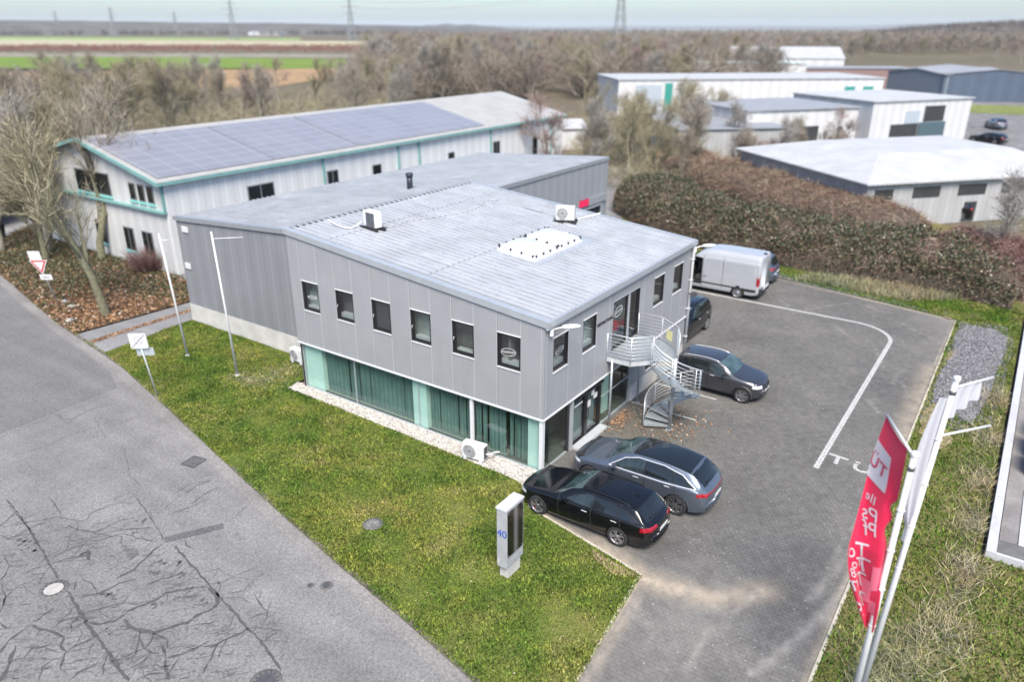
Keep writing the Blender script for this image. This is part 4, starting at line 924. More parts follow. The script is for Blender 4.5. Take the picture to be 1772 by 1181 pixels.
# skylights: two domed units
def skylight(x0,x1,y0,y1):
    zb=rz_((y0+y1)/2); mb=MB(); mb_z=lambda y:rz_(y)
    v=[(x,y,rz_(y)+.03) for y in (y0-.06,y1+.06) for x in (x0-.06,x1+.06)]+[(x,y,rz_(y)+.24) for y in (y0,y1) for x in (x0,x1)]
    mb.add(v,[(0,1,5,4),(2,6,7,3),(0,4,6,2),(1,3,7,5),(4,5,7,6)]); s=mb.build('skylight',M['white_metal'],B)
    mb=MB(); n=14; vs=[];fs=[]
    for j in range(n+1):
        for i in range(n+1):
            u,v_=i/n*2-1,j/n*2-1; y=y0+(y1-y0)*j/n; x=x0+(x1-x0)*i/n
            vs.append((x,y,rz_(y)+.25+.19*(1-u**4)*(1-v_**4)*(1-.25*(u*u+v_*v_))))
    for j in range(n):
        for i in range(n): fs.append((j*(n+1)+i,j*(n+1)+i+1,(j+1)*(n+1)+i+1,(j+1)*(n+1)+i))
    mb.add(vs,fs,0,True); mb.build('dome',pm('opal_dome',(.50,.51,.515),.25,0,.02,1,coat=.4),s)
    mb=MB()
    for t in (.04,.35,.65,.96):
        for (x,y) in ((x0+(x1-x0)*t,y0-.03),(x0+(x1-x0)*t,y1+.03),(x0-.03,y0+(y1-y0)*t),(x1+.03,y0+(y1-y0)*t)):
            mb.box(x-.03,x+.03,y-.03,y+.03,rz_(y)+.20,rz_(y)+.28)
    mb.build('clip',M['black'],s)
skylight(4.62,6.32,3.42,5.18); skylight(6.55,8.25,3.42,5.18)
mb=MB()
v=[(x,y,rz_(y)+d) for d in (.02,.075) for y in (3.02,5.3) for x in (4.4,8.9)]
mb.add(v,[(0,2,3,1),(4,5,7,6),(0,1,5,4),(2,6,7,3),(0,4,6,2),(1,3,7,5)]); mb.build('skylight_kerb',M['flash'],B)
# ---- things on the roof and walls
def ac_unit(loc,rz,label,w=.85,h=.62,d=.34,stand='plinth',back=False):
    t=T('condenser_unit',label,'air conditioner',loc,rz)
    mb=MB(); mb.bbox(-w/2,w/2,-d/2,d/2,.10,h+.10,.02); mb.build('case',M['plastic_w'],t)
    # front -y : round fan grille ; rear +y : dark fins
    mb=MB(); Mx=Matrix.Translation((-.13,-d/2-.004,.10+h/2))@Matrix.Rotation(pi/2,4,'X')
    mb.lathe([(.27,.0),(.27,.012),(.25,.016),(.25,.004)],24,Mx); 
    for r in (.05,.09,.13,.17,.21): mb.lathe([(r,.006),(r+.012,.012),(r+.02,.006)],20,Mx)
    mb.build('fan_guard',pm('guard_grey',(.45,.46,.47),.5,0,.1,8),t)
    mb=MB(); mb.lathe([(.001,.001),(.25,.001)],24,Mx); mb.build('fan',M['steel_d'],t)
    mb=MB()
    for k in range(18): mb.box(-w/2+.05,w/2-.22,d/2+.001,d/2+.012,.14+k*(h-.08)/18,.14+(k+.55)*(h-.08)/18)
    mb.box(w/2+.001,w/2+.010,-d/2+.05,d/2-.05,.16,h+.04)
    mb.build('fin_grille',M['steel_d'],t)
    mb=MB()
    if stand=='rail': mb.box(-w/2-.12,w/2+.12,-d/2-.1,-d/2+.06,0,.09); mb.box(-w/2-.12,w/2+.12,d/2-.06,d/2+.1,0,.09)
    else: mb.box(-w/2+.08,-w/2+.18,-d/2-.02,d/2+.02,0,.11); mb.box(w/2-.18,w/2-.08,-d/2-.02,d/2+.02,0,.11)
    mb.each('foot',M['blackrub'] if stand=='rail' else M['white_metal'],t)
    return t
ac_unit((2.78,10.38,rz_(10.3)+.05),radians(80),'white cooling unit with dark fins at the street end of the roof',.85,.66,.36,'rail')
ac_unit((10.28,5.42,rz_(5.4)+.05),radians(-65),'white cooling unit with round fan on the roof by the skylights',.86,.64,.36,'rail')
ac_unit((-.52,2.62,.02),radians(-83),'white cooling unit on the gravel strip in front of the shop window',.92,.60,.34)
ac_unit((1.62,14.75,.05),radians(-90),'white cooling unit by the warehouse corner at the end of the gravel',.85,.62,.34)
def cable(name,pts,r,mat,label,cat='cable'):
    mb=MB(); P=[Vector(p) for p in pts]; out=[]
    for i in range(len(P)-1):
        p0,p1,p2,p3=P[max(i-1,0)],P[i],P[i+1],P[min(i+2,len(P)-1)]
        for k in range(6):
            t=k/6; out.append(.5*((2*p1)+(p2-p0)*t+(2*p0-5*p1+4*p2-p3)*t*t+(3*p1-p0-3*p2+p3)*t**3))
    out.append(P[-1]); o=out[0].copy(); mb.tube([q-o for q in out],r,6); return tag(mb.build(name,mat,None,o),label,cat)
R_=lambda x,y,d=.09:(x,y,rz_(y)+d)
cable('cable',[R_(2.13,12.4),R_(1.9,11.7),R_(1.92,11.06),R_(2.3,10.95),R_(2.62,10.9,.25)],.035,M['plastic_w'],'thick white pipe curling from the roof edge to the first cooling unit','pipe')
cable('cable',[R_(3.0,10.2,.12),R_(3.9,9.95),R_(4.49,10.15),R_(5.66,9.84),R_(7.6,9.39),R_(9.01,9.44),R_(10.18,9.89),R_(10.75,9.32),R_(10.64,7.53),R_(10.74,6.2)],.015,pm('grey_cable',(.42,.42,.42),.6,0,.1,5),'long thin white cable winding across the ribbed roof between the cooling units')
cable('cable',[R_(10.45,5.1,.12),R_(11.0,5.15),R_(11.7,5.05),R_(12.4,4.95),R_(12.7,4.9,.12)],.04,M['plastic_w'],'short white pipe from the second cooling unit to the far roof edge','pipe')
cable('cable',[(-.45,2.15,.35),(-.30,2.0,.36),(-.1,2.05,.3),(.1,1.95,.25)],.03,M['plastic_w'],'short white pipe from the gravel cooling unit into the glazing','pipe')
def wall_lamp(loc,dirx,label):
    t=T('wall_lamp',label,'lamp',loc,atan2(dirx[1],dirx[0]))
    mb=MB(); mb.bbox(-.06,.06,-.07,.07,-.2,.05,.01); mb.tube([(0,0,0),(.22,0,.06),(.42,0,.08)],.028,8); mb.build('arm',M['white_metal'],t)
    mb=MB()
    prof=[(.36,.05,.05),(.45,.10,.075),(.7,.125,.08),(.92,.10,.06),(1.0,.04,.03)]; vs=[];fs=[];n=12
    for (x,w,h) in prof:
        for k in range(n): vs.append((x,w*cos(2*pi*k/n),.09+h*sin(2*pi*k/n)))
    for i in range(len(prof)-1):
        for k in range(n): fs.append((i*n+k,i*n+(k+1)%n,(i+1)*n+(k+1)%n,(i+1)*n+k))
    fs+= [list(range(n))[::-1],[(len(prof)-1)*n+k for k in range(n)]]
    mb.add(vs,fs,0,True); mb.build('lamp_head',M['white_metal'],t); return t
wall_lamp((.28,-.08,5.52),(.75,-.75),'white lamp head on the near corner of the office under the eave')
wall_lamp((LB+.02,-.10,5.52),(.72,-.70),'white lamp head on the far corner of the office above the downpipe')
# ================================================================== vehicles (lofted bodies)
def cr(xs,ys,x):
    """monotone-ish cubic through control points"""
    xs=np.array(xs,float); ys=np.array(ys,float); x=np.asarray(x,float)
    d=np.diff(ys)/np.diff(xs); m=np.zeros(len(xs)); m[1:-1]=np.where(d[:-1]*d[1:]>0,2*d[:-1]*d[1:]/(d[:-1]+d[1:]+1e-12),0); m[0]=d[0]; m[-1]=d[-1]
    i=np.clip(np.searchsorted(xs,x)-1,0,len(xs)-2); h=xs[i+1]-xs[i]; t=np.clip((x-xs[i])/h,0,1)
    return ys[i]*(1+2*t)*(1-t)**2+h*m[i]*t*(1-t)**2+ys[i+1]*t*t*(3-2*t)+h*m[i+1]*t*t*(t-1)
def inside(x,z,poly):
    c=False; n=len(poly)
    for i in range(n):
        x0,z0=poly[i]; x1,z1=poly[(i+1)%n]
        if (z0>z)!=(z1>z) and x<(x1-x0)*(z-z0)/(z1-z0)+x0: c=not c
    return c
def wheel(t,loc,r,w,rimmat,spokes,side,double=True,steel=False,caliper=None):
    """wheel centred at loc, outer face towards side*y"""
    def Mx(): return Matrix.Translation(loc)@Matrix.Rotation(-side*pi/2,4,'X')
    mb=MB(); rr=r*.70
    mb.lathe([(rr,-w/2),(r*.94,-w/2),(r,-w*.36),(r,w*.36),(r*.95,w*.48),(rr*1.03,w*.5),(rr,w*.36)],40,Mx()); wh=mb.build('wheel',M['tyre'],t)
    mb=MB()
    mb.lathe([(rr,w*.38),(rr*1.02,w*.49),(rr*.93,w*.46),(rr*.90,w*.1),(rr*.9,-w*.4)],40,Mx(),0)
    mb.lathe([(.001,w*.02),(rr*.92,w*.02)],32,Mx(),1)
    if steel:
        mb.lathe([(rr*.95,w*.30),(rr*.75,w*.22),(rr*.6,w*.34),(rr*.35,w*.36),(rr*.3,w*.46),(.001,w*.47)],28,Mx(),0)
    else:
        mx=Mx(); 
        for k in range(spokes):
            for dd in ((-.13,.13) if double else (0,)):
                a=2*pi*k/spokes; a2=a+dd*1.6; a1=a+dd*.6
                p0=Vector((cos(a1)*rr*.16,sin(a1)*rr*.16,w*.40)); p1=Vector((cos(a2)*rr*.95,sin(a2)*rr*.95,w*.44))
                d=(p1-p0).normalized(); s_=Vector((-d.y,d.x,0))*(.018 if double else .03); z_=Vector((0,0,.018))
                v=[mx@(p+s_*i*(1 if p is p0 else 1.1)+z_*j) for p in (p0,p1) for i,j in ((-1,-1),(1,-1),(1,1),(-1,1))]
                mb.add(v,[(0,1,5,4),(1,2,6,5),(2,3,7,6),(3,0,4,7),(4,5,6,7)],0)
        mb.lathe([(rr*.22,w*.3),(rr*.2,w*.44),(.001,w*.46)],20,Mx(),0)
    mb.build('rim',[rimmat,M['blackrub']],wh)
    if caliper:
        mb=MB(); mx=Mx()
        for k in range(6):
            a=.2+k*.14*side; p=mx@Vector((cos(a)*rr*.72,sin(a)*rr*.72,w*.2)); mb.obox(p,(.05,0,0),(0,.02,0),(0,0,.05))
        mb.build('brake_caliper',caliper,wh)
    return wh
def car(spec,loc,heading,label,cat='car'):
    """vehicle axes: +x forward (front bumper at x=L/2), y left, z up"""
    L,W=spec['L'],spec['W']; t=T(spec['name'],label,cat,loc,heading)
    NX=int(L/.022); s=np.linspace(0,1,NX); e=.5-.5*np.cos(pi*s); xs=L*(.75*s+.25*e)
    zt=cr(*spec['top'],xs); zs=np.minimum(cr(*spec['sh'],xs),zt-.012); zb=cr(*spec['bot'],xs)
    ws=cr(*spec['ws'],xs)*W/2; wr=spec['wr']*W/2; zm=cr(*spec['mid'],xs)
    rows=[]
    for i,x in enumerate(xs):
        g=zt[i]-zs[i]; k=min(1,max(0,(g-.05)/.35)); k=k*k*(3-2*k)
        w=ws[i]; wrf=(w*.90)*(1-k)+min(wr,w*.9)*k; wm=w*spec.get('bulge',1.025)
        zr=zs[i]+g*(.80*(1-k)+.90*k); b=zb[i]
        ctl=[(0,b),(w*.72,b),(w*.93,b+.03),(w*.985,b+.14),(wm,zm[i]),(w*1.005,zs[i]-.10*(zs[i]-zm[i])-.02),(w*.985,zs[i]),(w*.96,zs[i]+g*.06)]
        p=[]
        for a,c in zip(ctl[:-1],ctl[1:]): p+= [(a[0]+(c[0]-a[0])*q/6,a[1]+(c[1]-a[1])*q/6) for q in range(6)]
        E_=(w*.96,zs[i]+g*.06); Fp=(wrf,zr)
        for q in range(8):
            u=q/8; bul=.025*sin(pi*u)*k; p.append((E_[0]+(Fp[0]-E_[0])*u+bul,E_[1]+(Fp[1]-E_[1])*u))
        for q in range(11):   # roof arc
            u=q/10; ang=u*pi/2; p.append((wrf*cos(ang)**.75 if q<10 else 0.0, zr+(zt[i]-zr)*sin(ang)**.9))
        rows.append(p)
    A=np.array(rows); n=A.shape[1]
    # smooth section lower part lightly
    for _ in range(3): A[:,1:-1]=A[:,1:-1]*.5+.25*(A[:,:-2]+A[:,2:])
    full=np.concatenate([A,A[:,-2:0:-1]*np.array([-1,1])],1); m=full.shape[1]
    Y=full[:,:,0]; Z=full[:,:,1]; fr=np.clip(1-xs/spec['nose'],0,1)[:,None]; rr_=np.clip(1-(L-xs)/spec['tailr'],0,1)[:,None]
    X=xs[:,None]+spec.get('swf',.20)*(np.abs(Y)/(W/2))**2.2*fr**.8-spec.get('swr',.16)*(np.abs(Y)/(W/2))**2.2*rr_**.8
    V=np.stack([X,Y,Z],2).reshape(-1,3)
    R=spec['wr_']; cut=R*spec.get('archk',1.14); wc=[(spec['wf'],R),(spec['wb'],R)]
    # snap arch edge
    side=np.abs(V[:,1])>W/2*.62
    for cx,cz in wc:
        d=np.hypot(V[:,0]-cx,V[:,2]-cz); near=side&(np.abs(d-cut)<.021)&(d>1e-6)
        V[near,0]=cx+(V[near,0]-cx)/d[near]*cut; V[near,2]=cz+(V[near,2]-cz)/d[near]*cut
    groups={}
    idx=np.arange(NX*m).reshape(NX,m)
    F=np.stack([idx[:-1],idx[1:],np.roll(idx,-1,1)[1:],np.roll(idx,-1,1)[:-1]],-1)
    C=V[F].mean(2); tj=np.arange(m); half=n-1
    for i in range(NX-1):
        for j in range(m):
            c=C[i,j]; jj=j if j<half else m-1-j       # ring index on the half section
            dead=False
            if abs(c[1])>W/2*.60:
                for cx,cz in wc:
                    if hypot(c[0]-cx,c[2]-cz)<cut-.004: dead=True
            if dead: continue
            g=spec['classify'](c[0],c[1],c[2],jj,half,spec)
            if g is None: continue
            groups.setdefault(g,[]).append(F[i,j])
    # end caps
    groups.setdefault(spec.get('cap','body'),[])
    caps=[list(idx[0][::-1]),list(idx[-1])]
    objs={}
    order=['body']+[k for k in groups if k!='body']
    Vl=V.copy(); Vl[:,0]=L/2-Vl[:,0]; Vl[:,1]*=-1      # flip: front is +x
    for g in order:
        fs=[list(map(int,f)) for f in groups.get(g,[])]
        if g=='body': fs+=[list(map(int,c)) for c in caps]
        if not fs: continue
        used=sorted({i for f in fs for i in f}); mp={u:k for k,u in enumerate(used)}
        me=bpy.data.meshes.new(g); me.from_pydata([tuple(Vl[u]) for u in used],[],[[mp[i] for i in f][::-1] for f in fs])
        mt=spec['mats'].get(g,spec['mats']['body']); me.materials.append(mt)
        me.polygons.foreach_set('use_smooth',[True]*len(fs)); me.update()
        nm=g.split('.')[0]; o=bpy.data.objects.new(nm,me); COL.objects.link(o); o.parent=t; objs[g]=o
    for k,o in objs.items(): o.data.name=k
    fx=lambda x:L/2-x
    # dark tub, wheel wells
    mb=MB(); mb.box(fx(L-.35),fx(.35),-W/2*.80,W/2*.80,spec['bot'][1][2]+.05,spec['zfloor']); 
    mb.build('underbody',M['blackrub'],t)
    for cx,cz in wc:
        for sd in (1,-1):
            wheel(t,Vector((fx(cx),sd*(W/2-.125),R)),R,.235,spec['rim'],spec.get('spokes',5),sd,spec.get('double',True),spec.get('steel',False),spec.get('caliper') if cx<L/2 else None)
    mb=MB()
    for cx,cz in wc:
        for sd in (1,-1):
            seg=18; pr=[(fx(cx)+cut*1.02*cos(a),cz+cut*1.02*sin(a)) for a in np.linspace(-.25,pi+.25,seg)]
            ys=(sd*W/2*.955,sd*W/2*.55)
            vs=[(x,y,z) for y in ys for x,z in pr]; mb.add(vs,[(k,k+1,seg+k+1,seg+k) for k in range(seg-1)],0,True)
            mb.add([(x,ys[1],z) for x,z in pr],[tuple(range(seg))])
    mb.build('wheel_well',M['blackrub'],t)
    if spec.get('cladding'):
        mb=MB()
        for cx,cz in wc:
            for sd in (1,-1):
                seg=22; ang=np.linspace(-.1,pi+.1,seg); y0=sd*W/2*.90; y1=sd*(W/2*1.0+.012)
                v=[(fx(cx)+rr*cos(a),y,cz+rr*sin(a)) for (rr,y) in ((cut*.99,y1),(cut+.065,y1),(cut+.075,y0)) for a in ang]
                mb.add(v,[(q*seg+k,q*seg+k+1,(q+1)*seg+k+1,(q+1)*seg+k) for q in range(2) for k in range(seg-1)],0,True)
        mb.build('wheel_arch_trim',M['plastic_b'],t)
    # mirrors
    mz=spec['mirror']
    for sd in (1,-1):
        mb=MB(); c=Vector((fx(mz[0]),sd*(W/2+.07),mz[1])); mb.bbox(c.x-.08,c.x+.07,c.y-.10,c.y+.10,c.z-.06,c.z+.08,.04); mb.bar(c-Vector((0,sd*.08,.04)),c-Vector((-.05,sd*.22,.08)),.04)
        mb.build('mirror',spec['mats'].get('mirror',spec['mats']['body']),t)
    for hx,hz in spec['handles']:
        for sd in (1,-1):
            mb=MB(); y=sd*(W/2*spec.get('hk',1.012)); mb.bbox(fx(hx)-.10,fx(hx)+.10,min(y,y+sd*.025),max(y,y+sd*.025),hz-.014,hz+.014,.008); mb.build('handle',spec['mats'].get('handle',M['chrome']),t)
    # thin trim line following the window outline on both flanks
    if spec.get('dlo'):
        pl=spec['dlo']; P=[]
        for a,b in zip(pl,pl[1:]+pl[:1]):
            P+=[(a[0]+(b[0]-a[0])*q/8,a[1]+(b[1]-a[1])*q/8) for q in range(8)]
        for sd in (1,-1):
            pts=[]
            for x,z in P:
                i=int(np.clip(np.searchsorted(xs,x),0,NX-1)); seg_=A[i,34:n-2]; y=np.interp(z,seg_[:,1],seg_[:,0])
                xx=x; pts.append((fx(xx),sd*(y+.004),z))
            mb=MB(); mb.tube(pts+pts[:1],spec.get('trimr',.012),5,caps=False); mb.build('window_trim',spec['mats'].get('window_trim',M['black']),t)
    px,pz=spec['plate_r']
    mb=MB(); mb.obox((fx(px),0,pz),(.008,0,.003),(0,.26,0),(-.003,0,.055)); mb.build('number_plate',M['plate'],t)
    px,pz=spec['plate_f']
    mb=MB(); mb.obox((fx(px),0,pz),(.008,0,0),(0,.26,0),(0,0,.055)); mb.build('number_plate',M['plate'],t)
    if spec.get('rails'):
        a,b,hh,mt=spec['rails']
        for sd in (1,-1):
            mb=MB(); pts=[]
            for x in np.linspace(a,b,14):
                y=spec['wr']*W/2*spec.get('railk',.93); z=cr(*spec['top'],x)-spec.get('raild',.045)+hh*sin(pi*(x-a)/(b-a))**.3; pts.append((fx(x),sd*y,z))
            mb.tube(pts,.018,6); mb.build('roof_rail',mt,t)
    if spec.get('wiper'):
        a=spec['wiper']; mb=MB(); mb.bar((fx(a[0]),.0,a[1]),(fx(a[0]-.02),.42,a[1]+.03),.025); mb.build('wiper',M['black'],t)
    if spec.get('fin'):
        x=spec['fin']; z=cr(*spec['top'],x); mb=MB(); mb.add([(fx(x)-.09,-.02,z),(fx(x)-.09,.02,z),(fx(x)+.09,.0,z),(fx(x)-.07,0,z+.07)],[(0,1,2),(0,1,3),(1,2,3),(2,0,3)]); mb.build('aerial',spec['mats'].get('aerial',spec['mats']['body']),t)
    return t,objs
def classify_car(x,y,z,j,half,s):
    W=s['W']; ay=abs(y); L=s['L']; nside=42; # ring: 21 lower steps, 8 side glass, 10 roof
    sd='.l' if y>0 else '.r'
    lower=j<nside; glass=nside<=j<nside+8; roof=j>=nside+8
    if z<s['sill'] and (lower): 
        if j<12: return 'body_floor'
        return 'lower_trim' if s.get('cladding') else 'body'
    # rear lights / head lights
    for nm,(x0,x1,z0,z1,y0,y1) in s['lights'].items():
        if x0<=x<=x1 and z0+s.get('lsl',0)*(x-x0)<=z<=z1 and y0<=ay<=y1: return nm+(sd if not nm.startswith('light_bar') else '')
    for nm,(x0,x1,z0,z1,y1) in s.get('front',{}).items():
        if x0<=x<=x1 and z0<=z<=z1 and ay<=y1: return nm
    if roof or glass:
        if glass or (roof and j<nside+9):
            for nm,poly in s['sidewin'].items():
                if inside(x,z,poly): return nm+sd
        if glass and s.get('dlo') and inside(x,z,s['dlo']): return 'pillar_trim'+sd
        if roof and j>=nside+10:
            a,b=s['windscreen']
            if a+.05<x-.16*(ay/(W/2))**2.2*.6<b: return 'windscreen'
            a,b=s['rearwin']
            if a<x+.10*(ay/(W/2))**2<b and ay<W/2*s.get('rwk',.66): return 'rear_window'
        if roof and s.get('pano') and j>=nside+10:
            a,b=s['pano']
            if a<x<b: return 'glass_roof'
    # seams and doors
    if lower or glass:
        for nm,(xa,xb,sl) in s['doors'].items():
            u=x+sl*(z-.7)
            if z>s['sill']+.03:
                if abs(u-xa)<.011 or abs(u-xb)<.011: return 'seam'+sd
                if xa<u<xb: return nm+sd
    if roof or glass or j>=nside-6:
        a,b=s['bonnet']
        if x<b and x>a and z>s['sh_min'] and ay<W/2*.80 and roof: 
            return 'bonnet'
    return 'body'
def std_mats(p,cl=None): 
    return {'body':p,'lower_trim':M['plastic_b'],'body_floor':M['blackrub'],'seam.l':M['blackrub'],'seam.r':M['blackrub'],'windscreen':M['carglass_l'],'rear_window':M['carglass'],'glass_roof':M['carglass'],'window_trim':M['black'],'pillar_trim.l':M['black'],'pillar_trim.r':M['black'],'front_window.l':M['carglass'],'grille':M['plastic_b'],'bumper_inset':M['plastic_b'],
     **{k+s:M['carglass'] for k in ('front_window','rear_side_window','quarter_window') for s in ('.l','.r')},**{'tail_light'+s:M['tail'] for s in ('.l','.r')},**{'head_light'+s:M['head'] for s in ('.l','.r')},'light_bar':M['tail']}
PLAN=([0,.06,.25,.6,1.1,2.2,3.2,4.0,4.5,4.78,4.9,4.95],[.60,.72,.84,.93,.98,1,1,.985,.95,.90,.84,.74])
def plan(L): return ([x*L/4.95 for x in PLAN[0]],PLAN[1])
estate=dict(name='parked_car',L=4.95,W=1.88,wr=.70,
 top=([0,.05,.2,.6,1.1,1.5,1.62,2.1,2.5,2.95,3.5,4.0,4.28,4.72,4.80,4.90,4.95],[.50,.68,.76,.87,.95,1.0,1.04,1.33,1.44,1.465,1.455,1.42,1.375,1.04,.98,.90,.55]),
 sh=([0,.15,.6,1.3,2.5,4.2,4.7,4.95],[.48,.68,.80,.90,.945,.985,.96,.54]),bot=([0,.1,.5,4.4,4.85,4.95],[.32,.22,.17,.17,.25,.35]),
 mid=([0,.4,4.5,4.95],[.42,.56,.60,.46]),ws=plan(4.95),nose=1.5,tailr=1.0,wf=.93,wb=3.83,wr_=.345,zfloor=.85,sill=.26,
 windscreen=(1.60,2.36),rearwin=(4.32,4.72),bonnet=(.14,1.5),sh_min=.6,
 sidewin={'front_window':[(1.95,1.00),(2.28,1.21),(2.66,1.335),(2.90,1.345),(2.86,1.00)],'rear_side_window':[(2.93,1.0),(2.96,1.345),(3.45,1.335),(3.72,1.31),(3.80,1.02)],'quarter_window':[(3.86,1.025),(3.78,1.305),(4.02,1.26),(4.44,1.045)]},
 dlo=[(1.86,.985),(2.24,1.225),(2.64,1.36),(3.45,1.352),(4.02,1.28),(4.52,1.03)],doors={'front_door':(1.72,2.90,.05),'rear_door':(2.90,3.92,.16)},
 lights={'tail_light':(4.55,5,.80,.93,.36,1.2),'head_light':(.0,.42,.585,.69,.50,1.2)},
 front={'grille':(0,.3,.30,.64,.50),'bumper_inset':(4.85,5,.2,.42,.7)},
 mirror=(1.98,1.02),handles=[(2.68,.86),(3.70,.89)],plate_r=(4.945,.70),plate_f=(.02,.46),rim=M['rim_l'],spokes=5,caliper=M['rust'],rails=(2.35,4.1,.05,M['black']),wiper=(4.70,1.08),fin=4.0,mats=std_mats(M['p_black']))
estate['mats']['handle']=M['chrome']
estate['classify']=classify_car
suv=dict(estate); suv.update(L=5.12,W=1.96,wr=.70,
 top=([0,.05,.22,.6,1.05,1.30,1.45,2.0,2.5,3.0,3.6,4.15,4.45,4.92,5.0,5.08,5.12],[.58,.80,.92,1.04,1.12,1.165,1.22,1.56,1.67,1.69,1.67,1.60,1.54,1.18,1.10,1.0,.60]),
 sh=([0,.15,.6,1.3,2.5,4.2,4.8,5.12],[.55,.78,.93,1.02,1.06,1.10,1.06,.6]),bot=([0,.1,.5,4.5,5.0,5.12],[.38,.26,.20,.20,.30,.42]),
 mid=([0,.4,4.6,5.12],[.50,.66,.70,.55]),ws=plan(5.12),nose=1.5,tailr=1.1,wf=.90,wb=4.05,wr_=.375,zfloor=1.0,sill=.33,
 windscreen=(1.42,2.22),rearwin=(4.46,4.90),bonnet=(.16,1.28),sh_min=.7,pano=(2.34,4.36),
 sidewin={'front_window':[(1.72,1.12),(2.15,1.40),(2.60,1.535),(2.86,1.55),(2.86,1.115)],'rear_side_window':[(2.93,1.115),(2.93,1.55),(3.50,1.54),(3.80,1.50),(3.84,1.13)],'quarter_window':[(3.90,1.135),(3.86,1.49),(4.15,1.42),(4.55,1.16)]},
 dlo=[(1.60,1.075),(2.12,1.44),(2.60,1.575),(3.50,1.575),(4.15,1.46),(4.68,1.14),(3.6,1.09)],
 doors={'front_door':(1.62,2.92,.05),'rear_door':(2.92,4.0,.14)},
 lights={'tail_light':(4.70,5.2,.90,1.02,.46,1.2),'light_bar':(4.9,5.2,.955,1.0,0,.46),'head_light':(0,.45,.74,.83,.48,1.2)},
 front={'grille':(0,.3,.42,.72,.55),'bumper_inset':(5.0,5.2,.2,.47,.75)},
 mirror=(1.85,1.14),handles=[(2.62,.98),(3.72,1.01)],plate_r=(5.115,.74),plate_f=(.02,.56),rim=M['rim'],spokes=6,caliper=None,rails=None,wiper=(4.88,1.24),fin=None,cladding=False,trimr=.022,mats=std_mats(M['p_blue']))
suv['mats']['window_trim']=M['chrome']; suv['mats']['lower_trim']=M['p_blue']; suv['mats']['bonnet']=M['p_blue']
compact=dict(estate); compact.update(L=4.20,W=1.78,wr=.74,
 top=([0,.05,.18,.5,.95,1.15,1.3,1.72,2.1,2.5,3.0,3.55,3.78,4.02,4.1,4.17,4.20],[.60,.80,.93,1.0,1.06,1.10,1.15,1.46,1.575,1.60,1.59,1.555,1.52,1.16,1.10,1.0,.62]),
 sh=([0,.12,.5,1.1,2.2,3.6,4.0,4.2],[.56,.80,.93,.99,1.03,1.07,1.05,.6]),bot=([0,.1,.4,3.8,4.1,4.2],[.40,.27,.21,.21,.30,.42]),
 mid=([0,.3,3.8,4.2],[.52,.66,.68,.55]),ws=plan(4.20),nose=1.2,tailr=.7,wf=.80,wb=3.30,wr_=.345,zfloor=.95,sill=.33,
 windscreen=(1.24,1.92),rearwin=(3.80,4.02),bonnet=(.15,1.16),sh_min=.7,
 sidewin={'front_window':[(1.50,1.08),(1.82,1.34),(2.12,1.47),(2.32,1.475),(2.32,1.075)],'rear_side_window':[(2.40,1.075),(2.40,1.475),(2.95,1.47),(3.20,1.45),(3.26,1.10)],'quarter_window':[(3.32,1.105),(3.27,1.445),(3.62,1.40),(3.78,1.16)]},
 dlo=[(1.40,1.05),(1.78,1.36),(2.1,1.50),(3.2,1.49),(3.7,1.44),(3.9,1.12)],doors={'front_door':(1.38,2.36,.04),'rear_door':(2.36,3.30,.12)},
 lights={'tail_light':(3.95,4.3,.85,1.06,.5,1.2),'head_light':(0,.42,.74,.865,.46,1.2)},
 front={'grille':(0,.22,.70,.86,.46),'bumper_inset':(0,.22,.30,.52,.62)},
 mirror=(1.62,1.12),handles=[(2.14,.98),(3.08,1.0)],plate_r=(4.195,.72),plate_f=(.015,.58),rim=M['rim_l'],spokes=6,caliper=None,rails=(1.95,3.6,.05,M['chrome']),wiper=None,fin=3.6,cladding=True,mats=std_mats(M['p_graph']))
bsuv=dict(suv); bsuv.update(L=4.90,W=1.98,wr=.72,
 top=([0,.05,.2,.6,1.15,1.45,1.6,2.1,2.5,3.0,3.6,4.2,4.42,4.74,4.80,4.87,4.90],[.62,.86,1.0,1.10,1.15,1.19,1.24,1.60,1.72,1.755,1.745,1.69,1.64,1.20,1.12,1.0,.62]),
 sh=([0,.15,.6,1.3,2.5,4.2,4.7,4.9],[.58,.86,1.0,1.07,1.10,1.15,1.1,.6]),ws=plan(4.90),wf=.88,wb=3.86,windscreen=(1.56,2.28),rearwin=(4.45,4.74),pano=None,bonnet=(.15,1.42),
 sidewin={'front_window':[(1.86,1.16),(2.22,1.44),(2.62,1.59),(2.84,1.60),(2.84,1.155)],'rear_side_window':[(2.91,1.155),(2.91,1.60),(3.5,1.59),(3.78,1.56),(3.82,1.18)],'quarter_window':[(3.88,1.185),(3.83,1.555),(4.15,1.50),(4.45,1.22)]},
 dlo=None,doors={'front_door':(1.68,2.88,.05),'rear_door':(2.88,3.92,.14)},lights={'tail_light':(4.5,5,.95,1.1,.46,1.2),'head_light':(0,.45,.80,.92,.48,1.2)},
 front={'grille':(0,.3,.5,.86,.5)},mirror=(1.95,1.2),handles=[(2.6,1.02),(3.64,1.06)],plate_r=(4.895,.8),wiper=None,rim=M['rim_l'],spokes=5,rails=(2.3,4.1,.05,M['black']),mats=std_mats(M['p_black']))
gcar=dict(bsuv); gcar.update(mats=std_mats(M['p_greyb']))
for q_ in (estate,compact,bsuv,gcar,suv): q_['mats']['front_window.l']=q_['mats']['front_window.r']=M['carglass_m']
car(estate,(-1.13,-2.66,0),pi/2,'black estate car parked nose to the building beside the lawn, red brakes')
car(suv,(1.40,-3.32,0),pi/2+.02,'dark blue grey car with chrome window line and glass roof, parked nose to the entrance')
car(compact,(10.42,-2.62,0),-pi/2,'graphite compact car with silver roof rails behind the spiral stair, facing the car park')
